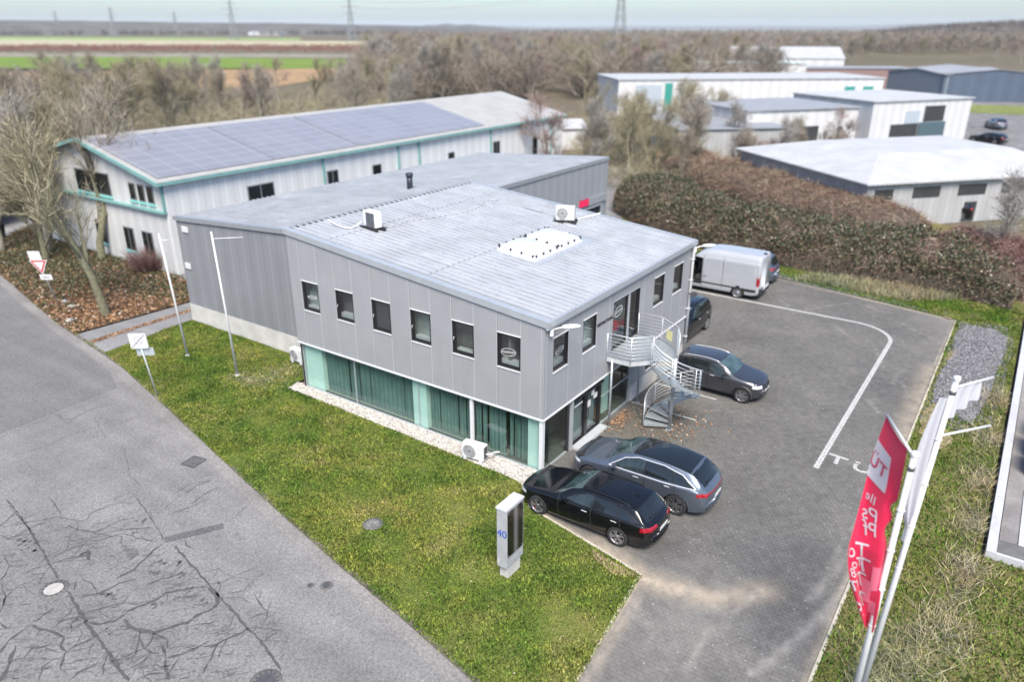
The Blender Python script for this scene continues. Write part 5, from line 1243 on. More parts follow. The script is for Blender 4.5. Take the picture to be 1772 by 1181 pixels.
car(bsuv,(15.45,1.42,0),pi,'black tall car with roof rails half hidden behind the far office corner')
car(gcar,(26.95,2.25,0),pi/2,'grey blue car squeezed between the silver van and the bramble hedge')
# panel van -------------------------------------------------------------------
def classify_van(x,y,z,j,half,s):
    W=s['W']; ay=abs(y); sd='.l' if y>0 else '.r'; nside=42; roof=j>=nside+8; lower=j<nside
    left=y<0      # loft space: y<0 becomes the driver side
    if j<12: return 'body_floor'
    if .55<z<.70 and j<nside+4 and 1.75<x<5.34 and ay>W/2*.8: return 'side_moulding'+sd
    if x>5.31 and .95<z<1.42 and ay>W/2*.80: return 'tail_light'+sd
    if x<.45 and .85<z<1.05 and ay>W/2*.5: return 'head_light'+sd
    if x<.3 and .4<z<.8 and ay<.6: return 'grille'
    if roof and j>=nside+9 and .95<x<1.72 and z<2.42: return 'windscreen'
    if not roof:
        if 1.05<x+ .28*(z-1.0)<1.15+.0 and False: return None
        cabx0=1.02+max(0,(z-1.35))*.62; 
        if z>.50 and z<2.13 and cabx0<x<2.02:
            if left: return None
            if z>1.38: return 'side_window.r'
            return 'cab_door.r'
        if z>.4 and z<2.3 and not roof and (abs(x-2.06)<.012): return 'seam'
        if z>.5 and z<2.3 and (abs(x-3.30)<.011): return 'seam'
    if x>5.49 and 1.0<z<2.2 and ay<.02: return 'seam'
    return 'body'
van=dict(name='van',L=5.52,W=2.02,wr=.80,
 top=([0,.05,.2,.5,.85,1.0,1.55,1.95,2.4,3.3,4.6,5.29,5.45,5.50,5.52],[.62,.95,1.12,1.26,1.38,1.48,2.28,2.55,2.66,2.70,2.70,2.68,2.62,2.45,.8]),
 sh=([0,.1,.5,1.0,1.8,3,5.39,5.52],[.6,.93,1.12,1.36,2.1,2.24,2.24,.78]),bot=([0,.1,.5,5.0,5.44,5.52],[.40,.30,.24,.26,.36,.45]),
 mid=([0,.3,1.2,5.2,5.52],[.55,.75,1.0,1.0,.7]),ws=([0,.1,.3,.8,1.5,3,4.6,5.34,5.47,5.52],[.70,.82,.90,.955,.985,1,1,.995,.98,.94]),bulge=1.0,swr=.04,swf=.22,
 nose=1.3,tailr=.4,wf=1.02,wb=4.27,wr_=.35,archk=1.2,zfloor=.75,sill=.2,mirror=(1.25,1.55),handles=[(2.2,1.05)],plate_r=(5.53,.62),plate_f=(.01,.5),rim=M['rim_l'],steel=True,
 mats={'body':M['p_silver'],'side_moulding.l':M['plastic_b'],'side_moulding.r':M['plastic_b'],'body_floor':M['blackrub'],'seam':M['blackrub'],'tail_light.l':M['tail'],'tail_light.r':M['tail'],'head_light.l':M['head'],'head_light.r':M['head'],'grille':M['plastic_b'],'windscreen':M['carglass_l'],'side_window.r':M['carglass'],'mirror':M['plastic_b'],'handle':M['black']},classify=classify_van)
vt,vo=car(van,(23.62,2.36,0),pi/2,'silver high roof panel van with its driver door standing open','van')
mb=MB(); fx=lambda x:van['L']/2-x
mb.box(fx(2.15),fx(2.10),-.9,.9,.5,2.2); mb.box(fx(2.1),fx(1.0),-.85,.9,.45,.52); mb.box(fx(1.05),fx(1.0),-.85,.85,.5,1.35); mb.build('cab_interior',M['dark'],vt)
mb=MB(); mb.bbox(fx(2.05),fx(1.55),.15,.75,.6,.95,.05); mb.bbox(fx(2.07),fx(1.9),.17,.73,.9,1.65,.05); mb.bbox(fx(2.05),fx(1.93),.3,.6,1.68,1.9,.04); mb.build('seat',pm('seat_cloth',(.05,.05,.055),.9,0,.2,8),vt)
mb=MB(); ring=[(fx(1.42)+.10*sin(a)*.6,.45+.19*cos(a),1.25+.19*sin(a)) for a in np.linspace(0,2*pi,21)]; mb.tube(ring,.016,6); mb.build('steering_wheel',M['plastic_b'],vt)
mb=MB(); hx=fx(1.06); a=radians(62)
def dp(u,z,o=0): return (hx-u*cos(a)+o*sin(a),1.0+u*sin(a)+o*cos(a),z)
def dquad(u0,u1,z0,z1,u0t=None):
    u0t=u0 if u0t is None else u0t
    v=[dp(u0,z0,-.03),dp(u1,z0,-.03),dp(u1,z1,-.03),dp(u0t,z1,-.03),dp(u0,z0,.03),dp(u1,z0,.03),dp(u1,z1,.03),dp(u0t,z1,.03)]
    mb.add(v,[(0,1,2,3),(7,6,5,4),(0,4,5,1),(1,5,6,2),(2,6,7,3),(3,7,4,0)])
dquad(0,.95,.5,1.38); dquad(.88,.95,1.38,2.12); dquad(.45,.95,2.06,2.13)
cd=mb.build('cab_door',M['p_silver'],vt)
mb=MB(); mb.add([dp(.06,1.38),dp(.88,1.38),dp(.88,2.06),dp(.46,2.06)],[(0,1,2,3)]); mb.build('side_window',M['glass_dk'],cd)
# pressed panel frames on the cargo side
mb=MB()
for sd in (1,-1):
    for (x0,x1,z0,z1) in ((2.25,5.20,1.20,2.10),):
        y=sd*1.012; r=.12; pts=[]
        for (cx,cz,a0) in ((x1-r,z1-r,0),(x0+r,z1-r,pi/2),(x0+r,z0+r,pi),(x1-r,z0+r,1.5*pi)):
            pts+=[(fx(cx+r*cos(a0+q*pi/8)),y,cz+r*sin(a0+q*pi/8)) for q in range(5)]
        mb.tube(pts+pts[:1],.013,5)
mb.build('panel_pressing',M['p_silver'],vt)
mb=MB(); mb.bbox(fx(5.45),fx(5.25),-.14,.14,2.66,2.71,.02); mb.build('roof_light',M['black'],vt)
mb=MB(); mb.box(fx(5.56),fx(5.39),-.92,.92,.40,.56); mb.build('bumper',M['plastic_b'],vt)
# ================================================================== spiral stair
st=T('spiral_staircase','galvanised spiral stair with curved rails climbing to the upper glass door','staircase',(5.70,-2.36,0))
SX,SY=5.70,-2.36; LZ=3.0
mb=MB(); mb.tube([(0,0,0),(0,0,LZ+.12)],.075,14); mb.box(-.14,.14,-.14,.14,0,.012); mb.build('column',M['galv'],st)
N=15; A0=radians(118); STEP=radians(-22.5); R0,R1=.07,1.02
def sp(a,r,z): return (r*cos(a),r*sin(a),z)
for k in range(N):
    a=A0+STEP*k; z=LZ/(N+1)*(k+1); mb=MB(); b=a+STEP*1.12
    v=[sp(a,R0,z),sp(a,R1,z),sp((a+b)/2,R1,z),sp(b,R1,z),sp(b,R0,z)]; lo=[(x,y,zz-.035) for x,y,zz in v]
    mb.add(v+lo,[(0,1,2,3,4),(9,8,7,6,5)]+[(i,(i+1)%5,5+(i+1)%5,5+i) for i in range(5)])
    # front upstand lip
    p,q=Vector(sp(a,R0,z)),Vector(sp(a,R1,z)); mb.bar(p-Vector((0,0,.04)),q-Vector((0,0,.04)),.012,.09)
    mb.build('tread',M['galv'],st)
aE=A0+STEP*N
mb=MB()
def helix(r,a0,a1,z0,z1,n=40): return [sp(a0+(a1-a0)*i/n,r,z0+(z1-z0)*i/n) for i in range(n+1)]
def za(a): return LZ/(N+1)*((a-A0)/STEP+1)
H1=helix(R1+.01,A0,aE,za(A0),LZ)
n=len(H1); v=[(x,y,z+d) for d in (-.11,.0) for x,y,z in H1]; mb.add(v,[(i,i+1,n+i+1,n+i) for i in range(n-1)],0,True)
mb.build('stringer',M['galv'],st)
# outer rails: lower flight from the foot to behind, upper flight from the landing down past the front
def rails(a0,a1,name):
    mb=MB()
    for h in (.22,.36,.50,.64,.78): mb.tube(helix(R1+.02,a0,a1,za(a0)+h,za(a1)+h,36),.010,5)
    mb.tube(helix(R1+.02,a0,a1,za(a0)+.95,za(a1)+.95,36),.021,8)
    m_=max(2,int(abs(a1-a0)/radians(42)))
    for i in range(m_+1):
        a=a0+(a1-a0)*i/m_; mb.tube([sp(a,R1+.02,za(a)-.15),sp(a,R1+.02,za(a)+.95)],.016,6)
    mb.build(name,M['galv_l'],st)
rails(A0,A0+STEP*7.4,'lower_railing'); rails(A0+STEP*7.6,aE,'upper_railing')
# landing with edge beams, posts and railings (coordinates relative to column)
LP=[(4.52,-.02),(4.55,-1.02),(5.22,-1.62),(5.70,-2.36),(6.62,-2.0),(7.28,-1.05),(7.25,-.02)]
LP=[(x-SX,y-SY) for x,y in LP]
mb=MB(); mb.prism(LP,LZ-.03,LZ+.005); mb.build('landing',M['galv'],st)
mb=MB()
for a,b in [q for i,q in enumerate(zip(LP[:-1],LP[1:])) if i!=2]: mb.bar((*a,LZ-.08),(*b,LZ-.08),.02,.17)
mb.build('edge_beam',M['galv_l'],st)
for (x,y) in ((4.55,-.25),(7.12,-.25)):
    mb=MB(); mb.tube([(x-SX,y-SY,0),(x-SX,y-SY,LZ-.05)],.045,10); mb.box(x-SX-.09,x-SX+.09,y-SY-.09,y-SY+.09,0,.012); mb.build('post',M['galv'],st)
def straight(pts,name):
    mb=MB(); 
    for h in (.14,.28,.42,.56,.70,.84): mb.tube([(x,y,LZ+h) for x,y in pts],.010,5)
    mb.tube([(x,y,LZ+1.0) for x,y in pts],.021,8)
    for x,y in pts: mb.tube([(x,y,LZ-.12),(x,y,LZ+1.0)],.017,6)
    mb.build(name,M['galv_l'],st)
eE=sp(aE,R1+.02,0)
straight([LP[0],LP[1],LP[2]],'landing_railing'); straight([LP[6],LP[5],LP[4],(LP[3][0]+.12,LP[3][1]-.05)],'landing_railing')
# yellow notice on the far railing
mb=MB(); c=Vector(((LP[4][0]+LP[5][0])/2,(LP[4][1]+LP[5][1])/2,LZ+.45)); d=Vector((LP[5][0]-LP[4][0],LP[5][1]-LP[4][1],0)).normalized(); mb.obox(c+Vector((-.03,.0,0)),d*.20,Vector((-d.y,d.x,0))*.004,(0,0,.20)); mb.build('notice',pm('pale_yellow',(.72,.68,.34),.6,0,.05),st)

# ================================================================== totem, signs, poles, flags
tt=T('sign_totem','grey metal totem sign with black panel and blue number 40 on the lawn','sign',(-4.86,-1.99,0),0)
mb=MB(); mb.bbox(-.31,.31,-.15,.15,-.05,.44,.008); mb.build('plinth',M['plinth'],tt)
TZ0,TZ1=.42,2.44
mb=MB(); mb.bbox(-.43,.43,-.17,.17,TZ0,TZ1,.015); tc_=mb.build('case',pm('totem_metal',(.46,.47,.49),.42,.3,.09,2.5,.05,20),tt)
mb=MB(); mb.bbox(-.45,.45,-.19,.19,TZ1-.06,TZ1+.01,.008); mb.build('top_plate',pm('totem_top',(.60,.61,.63),.42,.25,.05,3),tt)
def mat_panel():
    m,nt,bs=newmat('totem_panel'); bs.inputs['Roughness'].default_value=.15
    tc=nt.nodes.new('ShaderNodeTexCoord'); sx=nd(nt,'ShaderNodeSeparateXYZ'); nt.links.new(tc.outputs['Object'],sx.inputs[0])
    r=ramp(nt,mapr(nt,sx.outputs[0],-.40,.40,0,1),[(.34,(.012,.011,.011)),(.52,(.16,.155,.16)),(.72,(.014,.013,.013))]); nt.links.new(r.outputs[0],bs.inputs['Base Color']); return m
mb=MB(); mb.box(-.37,.38,-.185,-.171,.80,2.32); pn=mb.build('panel',mat_panel(),tt)
mb=MB()
for x in (-.34,.35):
    for z in (.84,2.28): mb.box(x-.012,x+.012,-.192,-.186,z-.012,z+.012)
mb.build('screw',M['chrome'],pn)
mb=MB(); mb.box(-.425,.425,-.176,-.171,.47,.49); mb.box(-.40,-.385,-.176,-.1715,.50,2.38); mb.box(.395,.41,-.176,-.1715,.50,2.38); mb.box(-.425,.425,-.176,-.171,2.36,2.375); mb.build('frame',M['flash'],tt)
# peeled remains of lettering
mb=MB(); r=random.Random(9)
for q in range(16):
    x=-.28+q*.038; z=.60+.012*q*.3+r.uniform(-.03,.03); h=r.uniform(.01,.04); mb.quad((x,-.1725,z-h),(x+r.uniform(.02,.05),-.1725,z-h*.5),(x+.045,-.1725,z+h),(x+.004,-.1725,z+h))
for q in range(4): z=.55+q*.05; mb.quad((-.4325,.12,z),(-.4325,.06+r.uniform(-.02,.03),z+.01),(-.4325,.09,z+.035),(-.4325,.125,z+.03))
mb.build('paint_remains',M['white_metal'],tt)
text('40',.34,basis((-.436,.15,1.50),(0,-1,0),(0,0,1)),pm('blue_number',(.015,.07,.42),.5,0,.05),'house_number',tt,.003)

GREY=pm('sign_grey',(.30,.30,.31),.5,0,.05); SW=pm('sign_white',(.74,.74,.75),.4,0,.04); SB=pm('sign_back',(.50,.56,.58),.4,.4,.06)
def disc_ring(mb,c,u,v,r0,r1,n=32,mi=0):
    c=Vector(c);u=Vector(u);v=Vector(v)
    a=[c+u*(r0*cos(2*pi*k/n))+v*(r0*sin(2*pi*k/n)) for k in range(n)]; b=[c+u*(r1*cos(2*pi*k/n))+v*(r1*sin(2*pi*k/n)) for k in range(n)]
    mb.add(a+b,[(k,(k+1)%n,n+(k+1)%n,n+k) for k in range(n)],mi)
def rrect(w,h,r,n=5):
    out=[]
    for cx,cz,a0 in ((w-r,h-r,0),(-w+r,h-r,pi/2),(-w+r,-h+r,pi),(w-r,-h+r,1.5*pi)): out+=[(cx+r*cos(a0+k*pi/2/n),cz+r*sin(a0+k*pi/2/n)) for k in range(n+1)]
    return out
def plate(name,poly,c,u,v,th,mats,parent):
    """thin sign plate in the plane u,v; face towards u x v"""
    c=Vector(c);u=Vector(u).normalized();v=Vector(v).normalized();w=u.cross(v); mb=MB(); n=len(poly)
    f=[c+u*a+v*b+w*th for a,b in poly]; k=[c+u*a+v*b for a,b in poly]
    mb.add(f+k,[list(range(n)),[n+i for i in range(n)][::-1]]+[(i,n+i,n+(i+1)%n,(i+1)%n) for i in range(n)]); return mb.build(name,mats,parent)
# end-of-zone sign, leaning slightly
s1=T('road_sign','white square end of zone sign with grey circle on a leaning pole by the kerb','road sign',(-4.22,17.09,0),0)
lean=Vector((-.13,-.02,1)).normalized()
mb=MB(); mb.tube([(0,0,-.1),lean*3.02],.034,10); mb.build('pole',M['galv_l'],s1)
u=Vector((.62,-.78,0)); v=(lean-u*lean.dot(u)).normalized(); w=u.cross(v)
c0=lean*2.78+w*.045
pl=plate('sign_plate',rrect(.36,.36,.07),c0,u,v,.012,SW,s1)
mb=MB(); disc_ring(mb,c0+w*.016+v*.03,u,v,.155,.185); 
for (a,k) in ((radians(-45),.026),(radians(-45),.0)): pass
def bars(mb,c,u,v,ang,L,wd,offs):
    d=u*cos(ang)+v*sin(ang); nrm=u*-sin(ang)+v*cos(ang)
    for o_ in offs: p=Vector(c)+nrm*o_; mb.add([p-d*L-nrm*wd,p+d*L-nrm*wd,p+d*L+nrm*wd,p-d*L+nrm*wd],[(0,1,2,3)])
bars(mb,c0+w*.0155+v*.03,u,v,radians(-42),.155,.016,(0,)); bars(mb,c0+w*.0150+v*.0,u,v,radians(45),.42,.006,(-.03,-.01,.01,.03))
mb.build('symbol',GREY,pl)
mb=MB(); P=rrect(.345,.345,.06); Q=rrect(.33,.33,.055); n=len(P); mb.add([c0+w*.0145+u*a+v*b for a,b in P]+[c0+w*.0145+u*a+v*b for a,b in Q],[(i,(i+1)%n,n+(i+1)%n,n+i) for i in range(n)]); mb.build('border',GREY,pl)
plate('back_plate',rrect(.36,.19,.04),lean*2.22-w*.05+u*.10,u,v,.012,SB,s1)
# give way sign with two plates
s2=T('road_sign','give way triangle with white plates above and below, on a thin pole among leaves','road sign',(-1.17,31.45,0),0)
lean=Vector((-.20,-.03,1)).normalized()
mb=MB(); mb.tube([(0,0,-.1),lean*3.75],.032,10); mb.build('pole',M['galv'],s2)
u=Vector((.55,-.835,0)); v=(lean-u*lean.dot(u)).normalized(); w=u.cross(v)
c0=lean*2.88+w*.04; h=.80
tri=[(-.48,.30),(-.45,.345),(.45,.345),(.48,.30),(.03,-.48),(-.03,-.48)]
pl=plate('sign_plate',tri,c0,u,v,.012,SW,s2)
A=[(-.44,.315),(.44,.315),(0,-.445)]; Bq=[(-.30,.235),(.30,.235),(0,-.285)]
mb=MB(); mb.add([c0+w*.016+u*a+v*b for a,b in A]+[c0+w*.016+u*a+v*b for a,b in Bq],[(0,1,4,3),(1,2,5,4),(2,0,3,5)]); mb.build('border',M['red'],pl)
mb=MB(); bars(mb,c0+w*.0165,u,v,.3,.13,.008,(-.05,.06)); bars(mb,c0+w*.0165+v*.1,u,v,-.9,.10,.008,(0,.05)); mb.build('smudge',pm('faded_mark',(.45,.47,.48),.6,0,.1),pl)
p2=plate('top_plate',rrect(.33,.25,.03),lean*3.50+w*.04-u*.02,u,v,.012,SW,s2)
cc=lean*3.50+w*.056-u*.02; mb=MB(); 
for q in range(5): bars(mb,cc+u*(-.18+q*.09)+v*.13,u,v,.2*(-1)**q,.030,.012,(0,))
bars(mb,cc-v*.02,u,v,1.2,.05,.016,(0,)); bars(mb,cc+v*-.06+u*.12,u,v,.2,.03,.012,(0,)); mb.build('symbol',GREY,p2)
p3=plate('lower_plate',rrect(.33,.16,.03),lean*2.18+w*.04+u*.06,u,v,.012,SW,s2)
text('100m',.21,basis(lean*2.18+w*.055+u*.06-u*.29-v*.075,u,v),M['black'],'lettering',p3,.002)
# bare flag poles by the warehouse
def arm_pole(loc,h,lean,label,arm):
    t=T('flagpole',label,'flagpole',loc,0,); d=Vector(lean).normalized()
    mb=MB(); mb.tube([d*-.1,d*h],[.055,.038],12); mb.build('pole',M['white_metal'],t)
    mb=MB(); mb.tube([(0,0,0),(0,0,.05)],.12,12); mb.build('base_collar',M['concrete'],t)
    mb=MB(); a=d*(h-.25); mb.tube([a,a+Vector(arm)],.018,6); mb.build('arm',M['white_metal'],t)
    mb=MB(); mb.lathe([(.05,0),(.05,.04),(.001,.07)],12,Matrix.Translation(d*h)); mb.build('cap',M['white_metal'],t)
    return t
arm_pole((-.91,16.04,0),6.75,(-.03,.0,1),'bare white flagpole with side arm in front of the grey warehouse wall',(.85,-.95,.02))
arm_pole((-.88,19.93,0),6.1,(-.05,.01,1),'thin bare flagpole nearer the driveway with its short arm',(.25,-.3,.0))
# verge flagpoles with banners
def top_at(px,py,base,h):
    """pole top: the point on the sight line at height h"""
    q=gp(px,py,h); return q-Vector(base)
def verge_pole(base,h,px,py,label,arms):
    t=T('flagpole',label,'flagpole',base,0); tp=top_at(px,py,base,h); d=tp.normalized(); L=tp.length
    mb=MB(); mb.tube([d*-.1,d*L*.5,d*L],[.075,.065,.052],14); mb.build('pole',M['white_metal'],t)
    mb=MB(); mb.tube([(0,0,0),(0,0,.06)],.16,14); mb.build('base_collar',M['concrete'],t)
    mb=MB(); mb.lathe([(.065,-.05),(.075,0),(.07,.05),(.03,.065),(.001,.07)],14,Matrix.Translation(tp)); mb.build('cap',M['white_metal'],t)
    mb=MB(); mb.tube([d*(L-.35),d*(L-.27)],.068,14); mb.build('band',M['steel_d'],t)
    for (s_,vec) in arms: mb=MB(); a=d*(L-s_); mb.tube([a,a+Vector(vec)],.024,8); mb.build('arm',M['white_metal'],t)
    mb=MB()
    for k in range(4): mb.tube([d*(L*(.44+.13*k)),d*(L*(.44+.13*k)+.015)],.078,12)
    mb.build('ring',M['plastic_w'],t)
    return Vector(base),d,L
ARM=Vector((1.48,.73,.02))
b1,d1,L1=verge_pole((-5.15,-11.38,0),7.4,1583,787,'nearer white flagpole on the right verge, carrying the red banner',[(.06,ARM)])
b2,d2,L2=verge_pole((-3.75,-11.42,0),8.1,1656,656,'farther white flagpole on the right verge, with two rods and a furled pale flag',[(.20,(1.05,-.62,.0)),(1.30,(1.25,-.85,-.05))])
# cloth: f(u,v) u across from pole, v down
LFT=Vector((-.569,.822,0)); AWY=Vector((.822,.569,0))
def cloth1(u,v):
    H=4.15*L1/7.4
    w=ARM.lerp(LFT*.72+AWY*.30,min(1,v*1.9)) if v<.53 else (LFT*.72+AWY*.30).lerp(LFT*.10+AWY*.12,((v-.53)/.47)**1.6)
    # belly of the hem between the rings
    p=b1+d1*(L1-.10-H*v)
    hug=max(0,1-v/.30); start=.18*hug+.04
    wr=w*(start+(1-start)*u)
    f=.09*sin(u*7.5+v*5)*min(1,v*4+.15)+.05*sin(u*14-v*9)*v
    side=LFT.cross(Vector((0,0,1)))
    q=p+wr+side*f+Vector((0,0,-.16*u*(1-u)*4*.3))
    notch=.30*math.exp(-((v-.30)/.035)**2)+.22*math.exp(-((v-.42)/.06)**2)
    q+=wr.normalized()*notch*(1-u)**2*.5 if wr.length>0 else Vector()
    return q
def cloth(name,f,nu,nv,mat,parent,o,shift=0.0,rng=(0,1,0,1)):
    mb=MB(); vs=[]
    for j in range(nv+1):
        for i in range(nu+1):
            u=rng[0]+(rng[1]-rng[0])*i/nu; v=rng[2]+(rng[3]-rng[2])*j/nv; p=f(u,v)
            if shift:
                a=(f(u+.01,v)-p); b=(f(u,v+.01)-p); nn=a.cross(b); p=p+nn.normalized()*shift if nn.length>1e-9 else p
            vs.append(p-o)
    mb.add(vs,[(j*(nu+1)+i,j*(nu+1)+i+1,(j+1)*(nu+1)+i+1,(j+1)*(nu+1)+i) for j in range(nv) for i in range(nu)],0,True); return mb.build(name,mat,parent)
def fabric(name,c):
    m,nt,bs=newmat(name); bs.inputs['Roughness'].default_value=.75; bs.inputs['Base Color'].default_value=(*c,1); bs.inputs['Sheen Weight'].default_value=.2
    out=nt.nodes['Material Output']; tl=nd(nt,'ShaderNodeBsdfTranslucent'); tl.inputs[0].default_value=(*c,1); mx=nd(nt,'ShaderNodeMixShader'); mx.inputs[0].default_value=.30
    nt.links.new(bs.outputs[0],mx.inputs[1]); nt.links.new(tl.outputs[0],mx.inputs[2]); nt.links.new(mx.outputs[0],out.inputs[0]); return m
FR=fabric('flag_red',(.66,.010,.065)); FWm=fabric('flag_white',(.55,.555,.60)); FD=fabric('flag_dark_red',(.50,.01,.06)); FP=fabric('flag_pink',(.80,.16,.26))
o1=b1.copy(); fl=T('flag','tall red banner with white logo tab and mirrored white lettering','flag',o1)
cloth('cloth',cloth1,26,80,FR,fl,o1)
def on_cloth(mesh_o,f,u0,v0,su,sv,rot,shift,o):
    """lay flat (x,y) artwork on the cloth"""
    c,s=cos(rot),sin(rot)
    for vtx in mesh_o.data.vertices:
        x,y=vtx.co.x,vtx.co.y; X=x*c-y*s; Y=x*s+y*c; u=min(.985,u0+X*su); v=v0-Y*sv; p=f(u,v); a=(f(u+.004,v)-p); b=(f(u,v+.004)-p); nn=a.cross(b).normalized()
        vtx.co=p+nn*shift-o
def art(name,s,u0,v0,su,sv,rot,mat,parent,f,o,shift,size=1):
    # both faces of the thin cloth carry the print; text is mirrored as the photo shows the back
    m=Matrix.Identity(4); e=text(s,size,m,mat,name,parent,0)
    bm=bmesh.new(); bm.from_mesh(e.data); bmesh.ops.subdivide_edges(bm,edges=bm.edges[:],cuts=2,use_grid_fill=True); bmesh.ops.triangulate(bm,faces=bm.faces[:]); bm.to_mesh(e.data); bm.free()
    on_cloth(e,f,u0,v0,su,sv,rot,shift,o); return e
SIDE=0
nrm=(cloth1(.51,.5)-cloth1(.5,.5)).cross(cloth1(.5,.51)-cloth1(.5,.5)); 
SH=.012 if nrm.dot(CAM-cloth1(.5,.5))>0 else -.012
tab=cloth('logo_tab',cloth1,10,14,FWm,fl,o1,SH,(.50,1.0,.10,.25))
art('lettering','TÜ',.54,.20,.36,.075,0,FD,fl,cloth1,o1,SH*2.2)
for (s_,u0,v0,k,rot) in (('lle',.60,.33,.85,.0),('Ps',.44,.39,1.3,-.3),('Pf',.34,.45,1.4,-.3),('To',.40,.575,1.8,-.2),('1o',.50,.64,1.2,-.2),('T',.30,.66,2.0,-.2),('8',.76,.695,1.1,-.2),('Tm',.34,.75,1.9,-.2),('1',.80,.76,1.1,-.2),('a',.62,.82,1.3,-.2),('Tx',.34,.86,1.8,-.2),('l',.6,.93,1.5,-.2)):
    art('lettering',s_,u0,v0,.30*k,.062*k,rot,FWm,fl,cloth1,o1,SH*1.6)
for (r0,r1,v0,v1) in ((.12,.34,.60,.75),(.30,.52,.70,.84),(.10,.3,.82,.9)): cloth('print_patch',cloth1,4,8,FP,fl,o1,SH*.9,(r0,r1,v0,v1))
def cloth2(u,v):
    p=b2+d2*(L2-.35-3.55*v); w=(LFT*.44-AWY*.05).lerp(LFT*.30+AWY*.1,v)
    bul=.30+.70*sin(pi*min(1,v*1.0+.12))**.6; f=.05*sin(u*11+v*3)
    return p+w*(u*bul+.02)+AWY*f-Vector((0,0,.12*u*(1-v)))
o2=b2.copy(); f2=T('flag','limp pale grey flag hanging against the farther verge flagpole','flag',o2); cloth('cloth',cloth2,14,40,FWm,f2,o2)
def cloth3(u,v):
    p=b2+d2*(L2-.2)+Vector((.75,-.44,0))*u; return p+Vector((0,0,-1))*(.75*v*(1-.45*u))+AWY*(.06*sin(u*16+v*2)*(v+.2))
cloth('gathered_corner',cloth3,20,8,FWm,f2,o2)

# ================================================================== covers, bins, yard
def manhole(loc,r,label,mat_c,ring=True,nh=14):
    t=T('manhole_cover',label,'manhole cover',loc)
    mb=MB(); mb.lathe([(r,0),(r*.98,.012),(r*.62,.014)],36); mb.build('rim',pm('rim_iron',(.125,.122,.12),.8,.1,.25,9,.2,40),t)
    mb=MB(); mb.lathe([(r*.63,.0155),(.001,.0165)],36); mb.build('lid',mat_c,t)
    if ring:
        mb=MB(); 
        for k in range(nh): a=2*pi*k/nh; mb.lathe([(.001,.0165),(r*.055,.0165)],8,Matrix.Translation((r*.72*cos(a),r*.72*sin(a),0)))
        mb.build('vent_hole',M['blackrub'],t)
    return t
p=gp(93,1021,RZ); manhole((p.x,p.y,RZ+.004),.40,'round manhole cover with pale concrete lid in the cracked road',M['manh'])
p=gp(460,1181,RZ); manhole((p.x,p.y,RZ+.004),.40,'round manhole cover at the bottom edge of the photo near the kerb',M['steel_d'])
p=gp(645,909); manhole((p.x,p.y,.035),.33,'grey manhole cover sunk in the lawn',pm('manhole_mottled',(.17,.17,.17),.8,.1,.6,14),False)
p=gp(537,1015,RZ); manhole((p.x,p.y,RZ+.004),.11,'small round valve cap in the road, the one farther from the kerb',M['steel_d'],False)
p=gp(565,1015,RZ); manhole((p.x,p.y,RZ+.004),.19,'larger round valve cap in the road, the one nearer the kerb',M['steel_d'],False)
p=[gp(x,y,RZ) for x,y in ((313,797),(331,813),(358,803),(340,787))]
t=T('drain_grate','square iron drain grate by the lawn kerb','drain grate',((p[0].x+p[2].x)/2,(p[0].y+p[2].y)/2,RZ),radians(11))
mb=MB(); mb.box(-.34,.34,-.33,.33,.0,.010); mb.build('frame',M['steel_d'],t)
mb=MB()
for k in range(7): mb.box(-.28,.28,-.27+k*.08,-.23+k*.08,.0105,.016)
mb.build('bars',pm('drain_bar',(.15,.15,.15),.7,.2,.3,10),t)
for i,(x,y) in enumerate(((113,524),(124,533),(122,557))):
    p=gp(x,y); bm=bmesh.new(); bmesh.ops.create_icosphere(bm,subdivisions=2,radius=.17)
    for v in bm.verts: v.co=Vector((v.co.x*1.2,v.co.y,v.co.z*.7))*(1+.25*mnoise.noise(v.co*4+Vector((i*3,0,0))))
    me=bpy.data.meshes.new('stone'); bm.to_mesh(me); bm.free(); me.materials.append(M['manh'] if i!=2 else M['concrete']); o=bpy.data.objects.new('stone',me); COL.objects.link(o); o.location=(p.x,p.y,.08)
    tag(o,['pale stone right at the foot of the give way sign','pale flat stone just behind the give way sign foot','grey stone near the driveway kerb'][i],'stone')
p=gp(3,412); t=T('waste_bin','black waste bin at the side street on the left edge','bin',(p.x,p.y,0),.4)
mb=MB(); mb.add([(-.2,-.2,.1),(.2,-.2,.1),(.2,.2,.1),(-.2,.2,.1),(-.27,-.27,1.0),(.27,-.27,1.0),(.27,.27,1.0),(-.27,.27,1.0)],[(0,1,2,3),(0,4,5,1),(1,5,6,2),(2,6,7,3),(3,7,4,0)]); mb.build('body',M['plastic_b'],t)
mb=MB(); mb.bbox(-.3,.3,-.3,.3,1.0,1.10,.03); mb.build('lid',M['plastic_b'],t); mb=MB(); mb.lathe([(.1,-.05),(.1,.05)],12,Matrix.Translation((.22,0,.1))@Matrix.Rotation(pi/2,4,'X')); mb.build('wheel',M['tyre'],t)
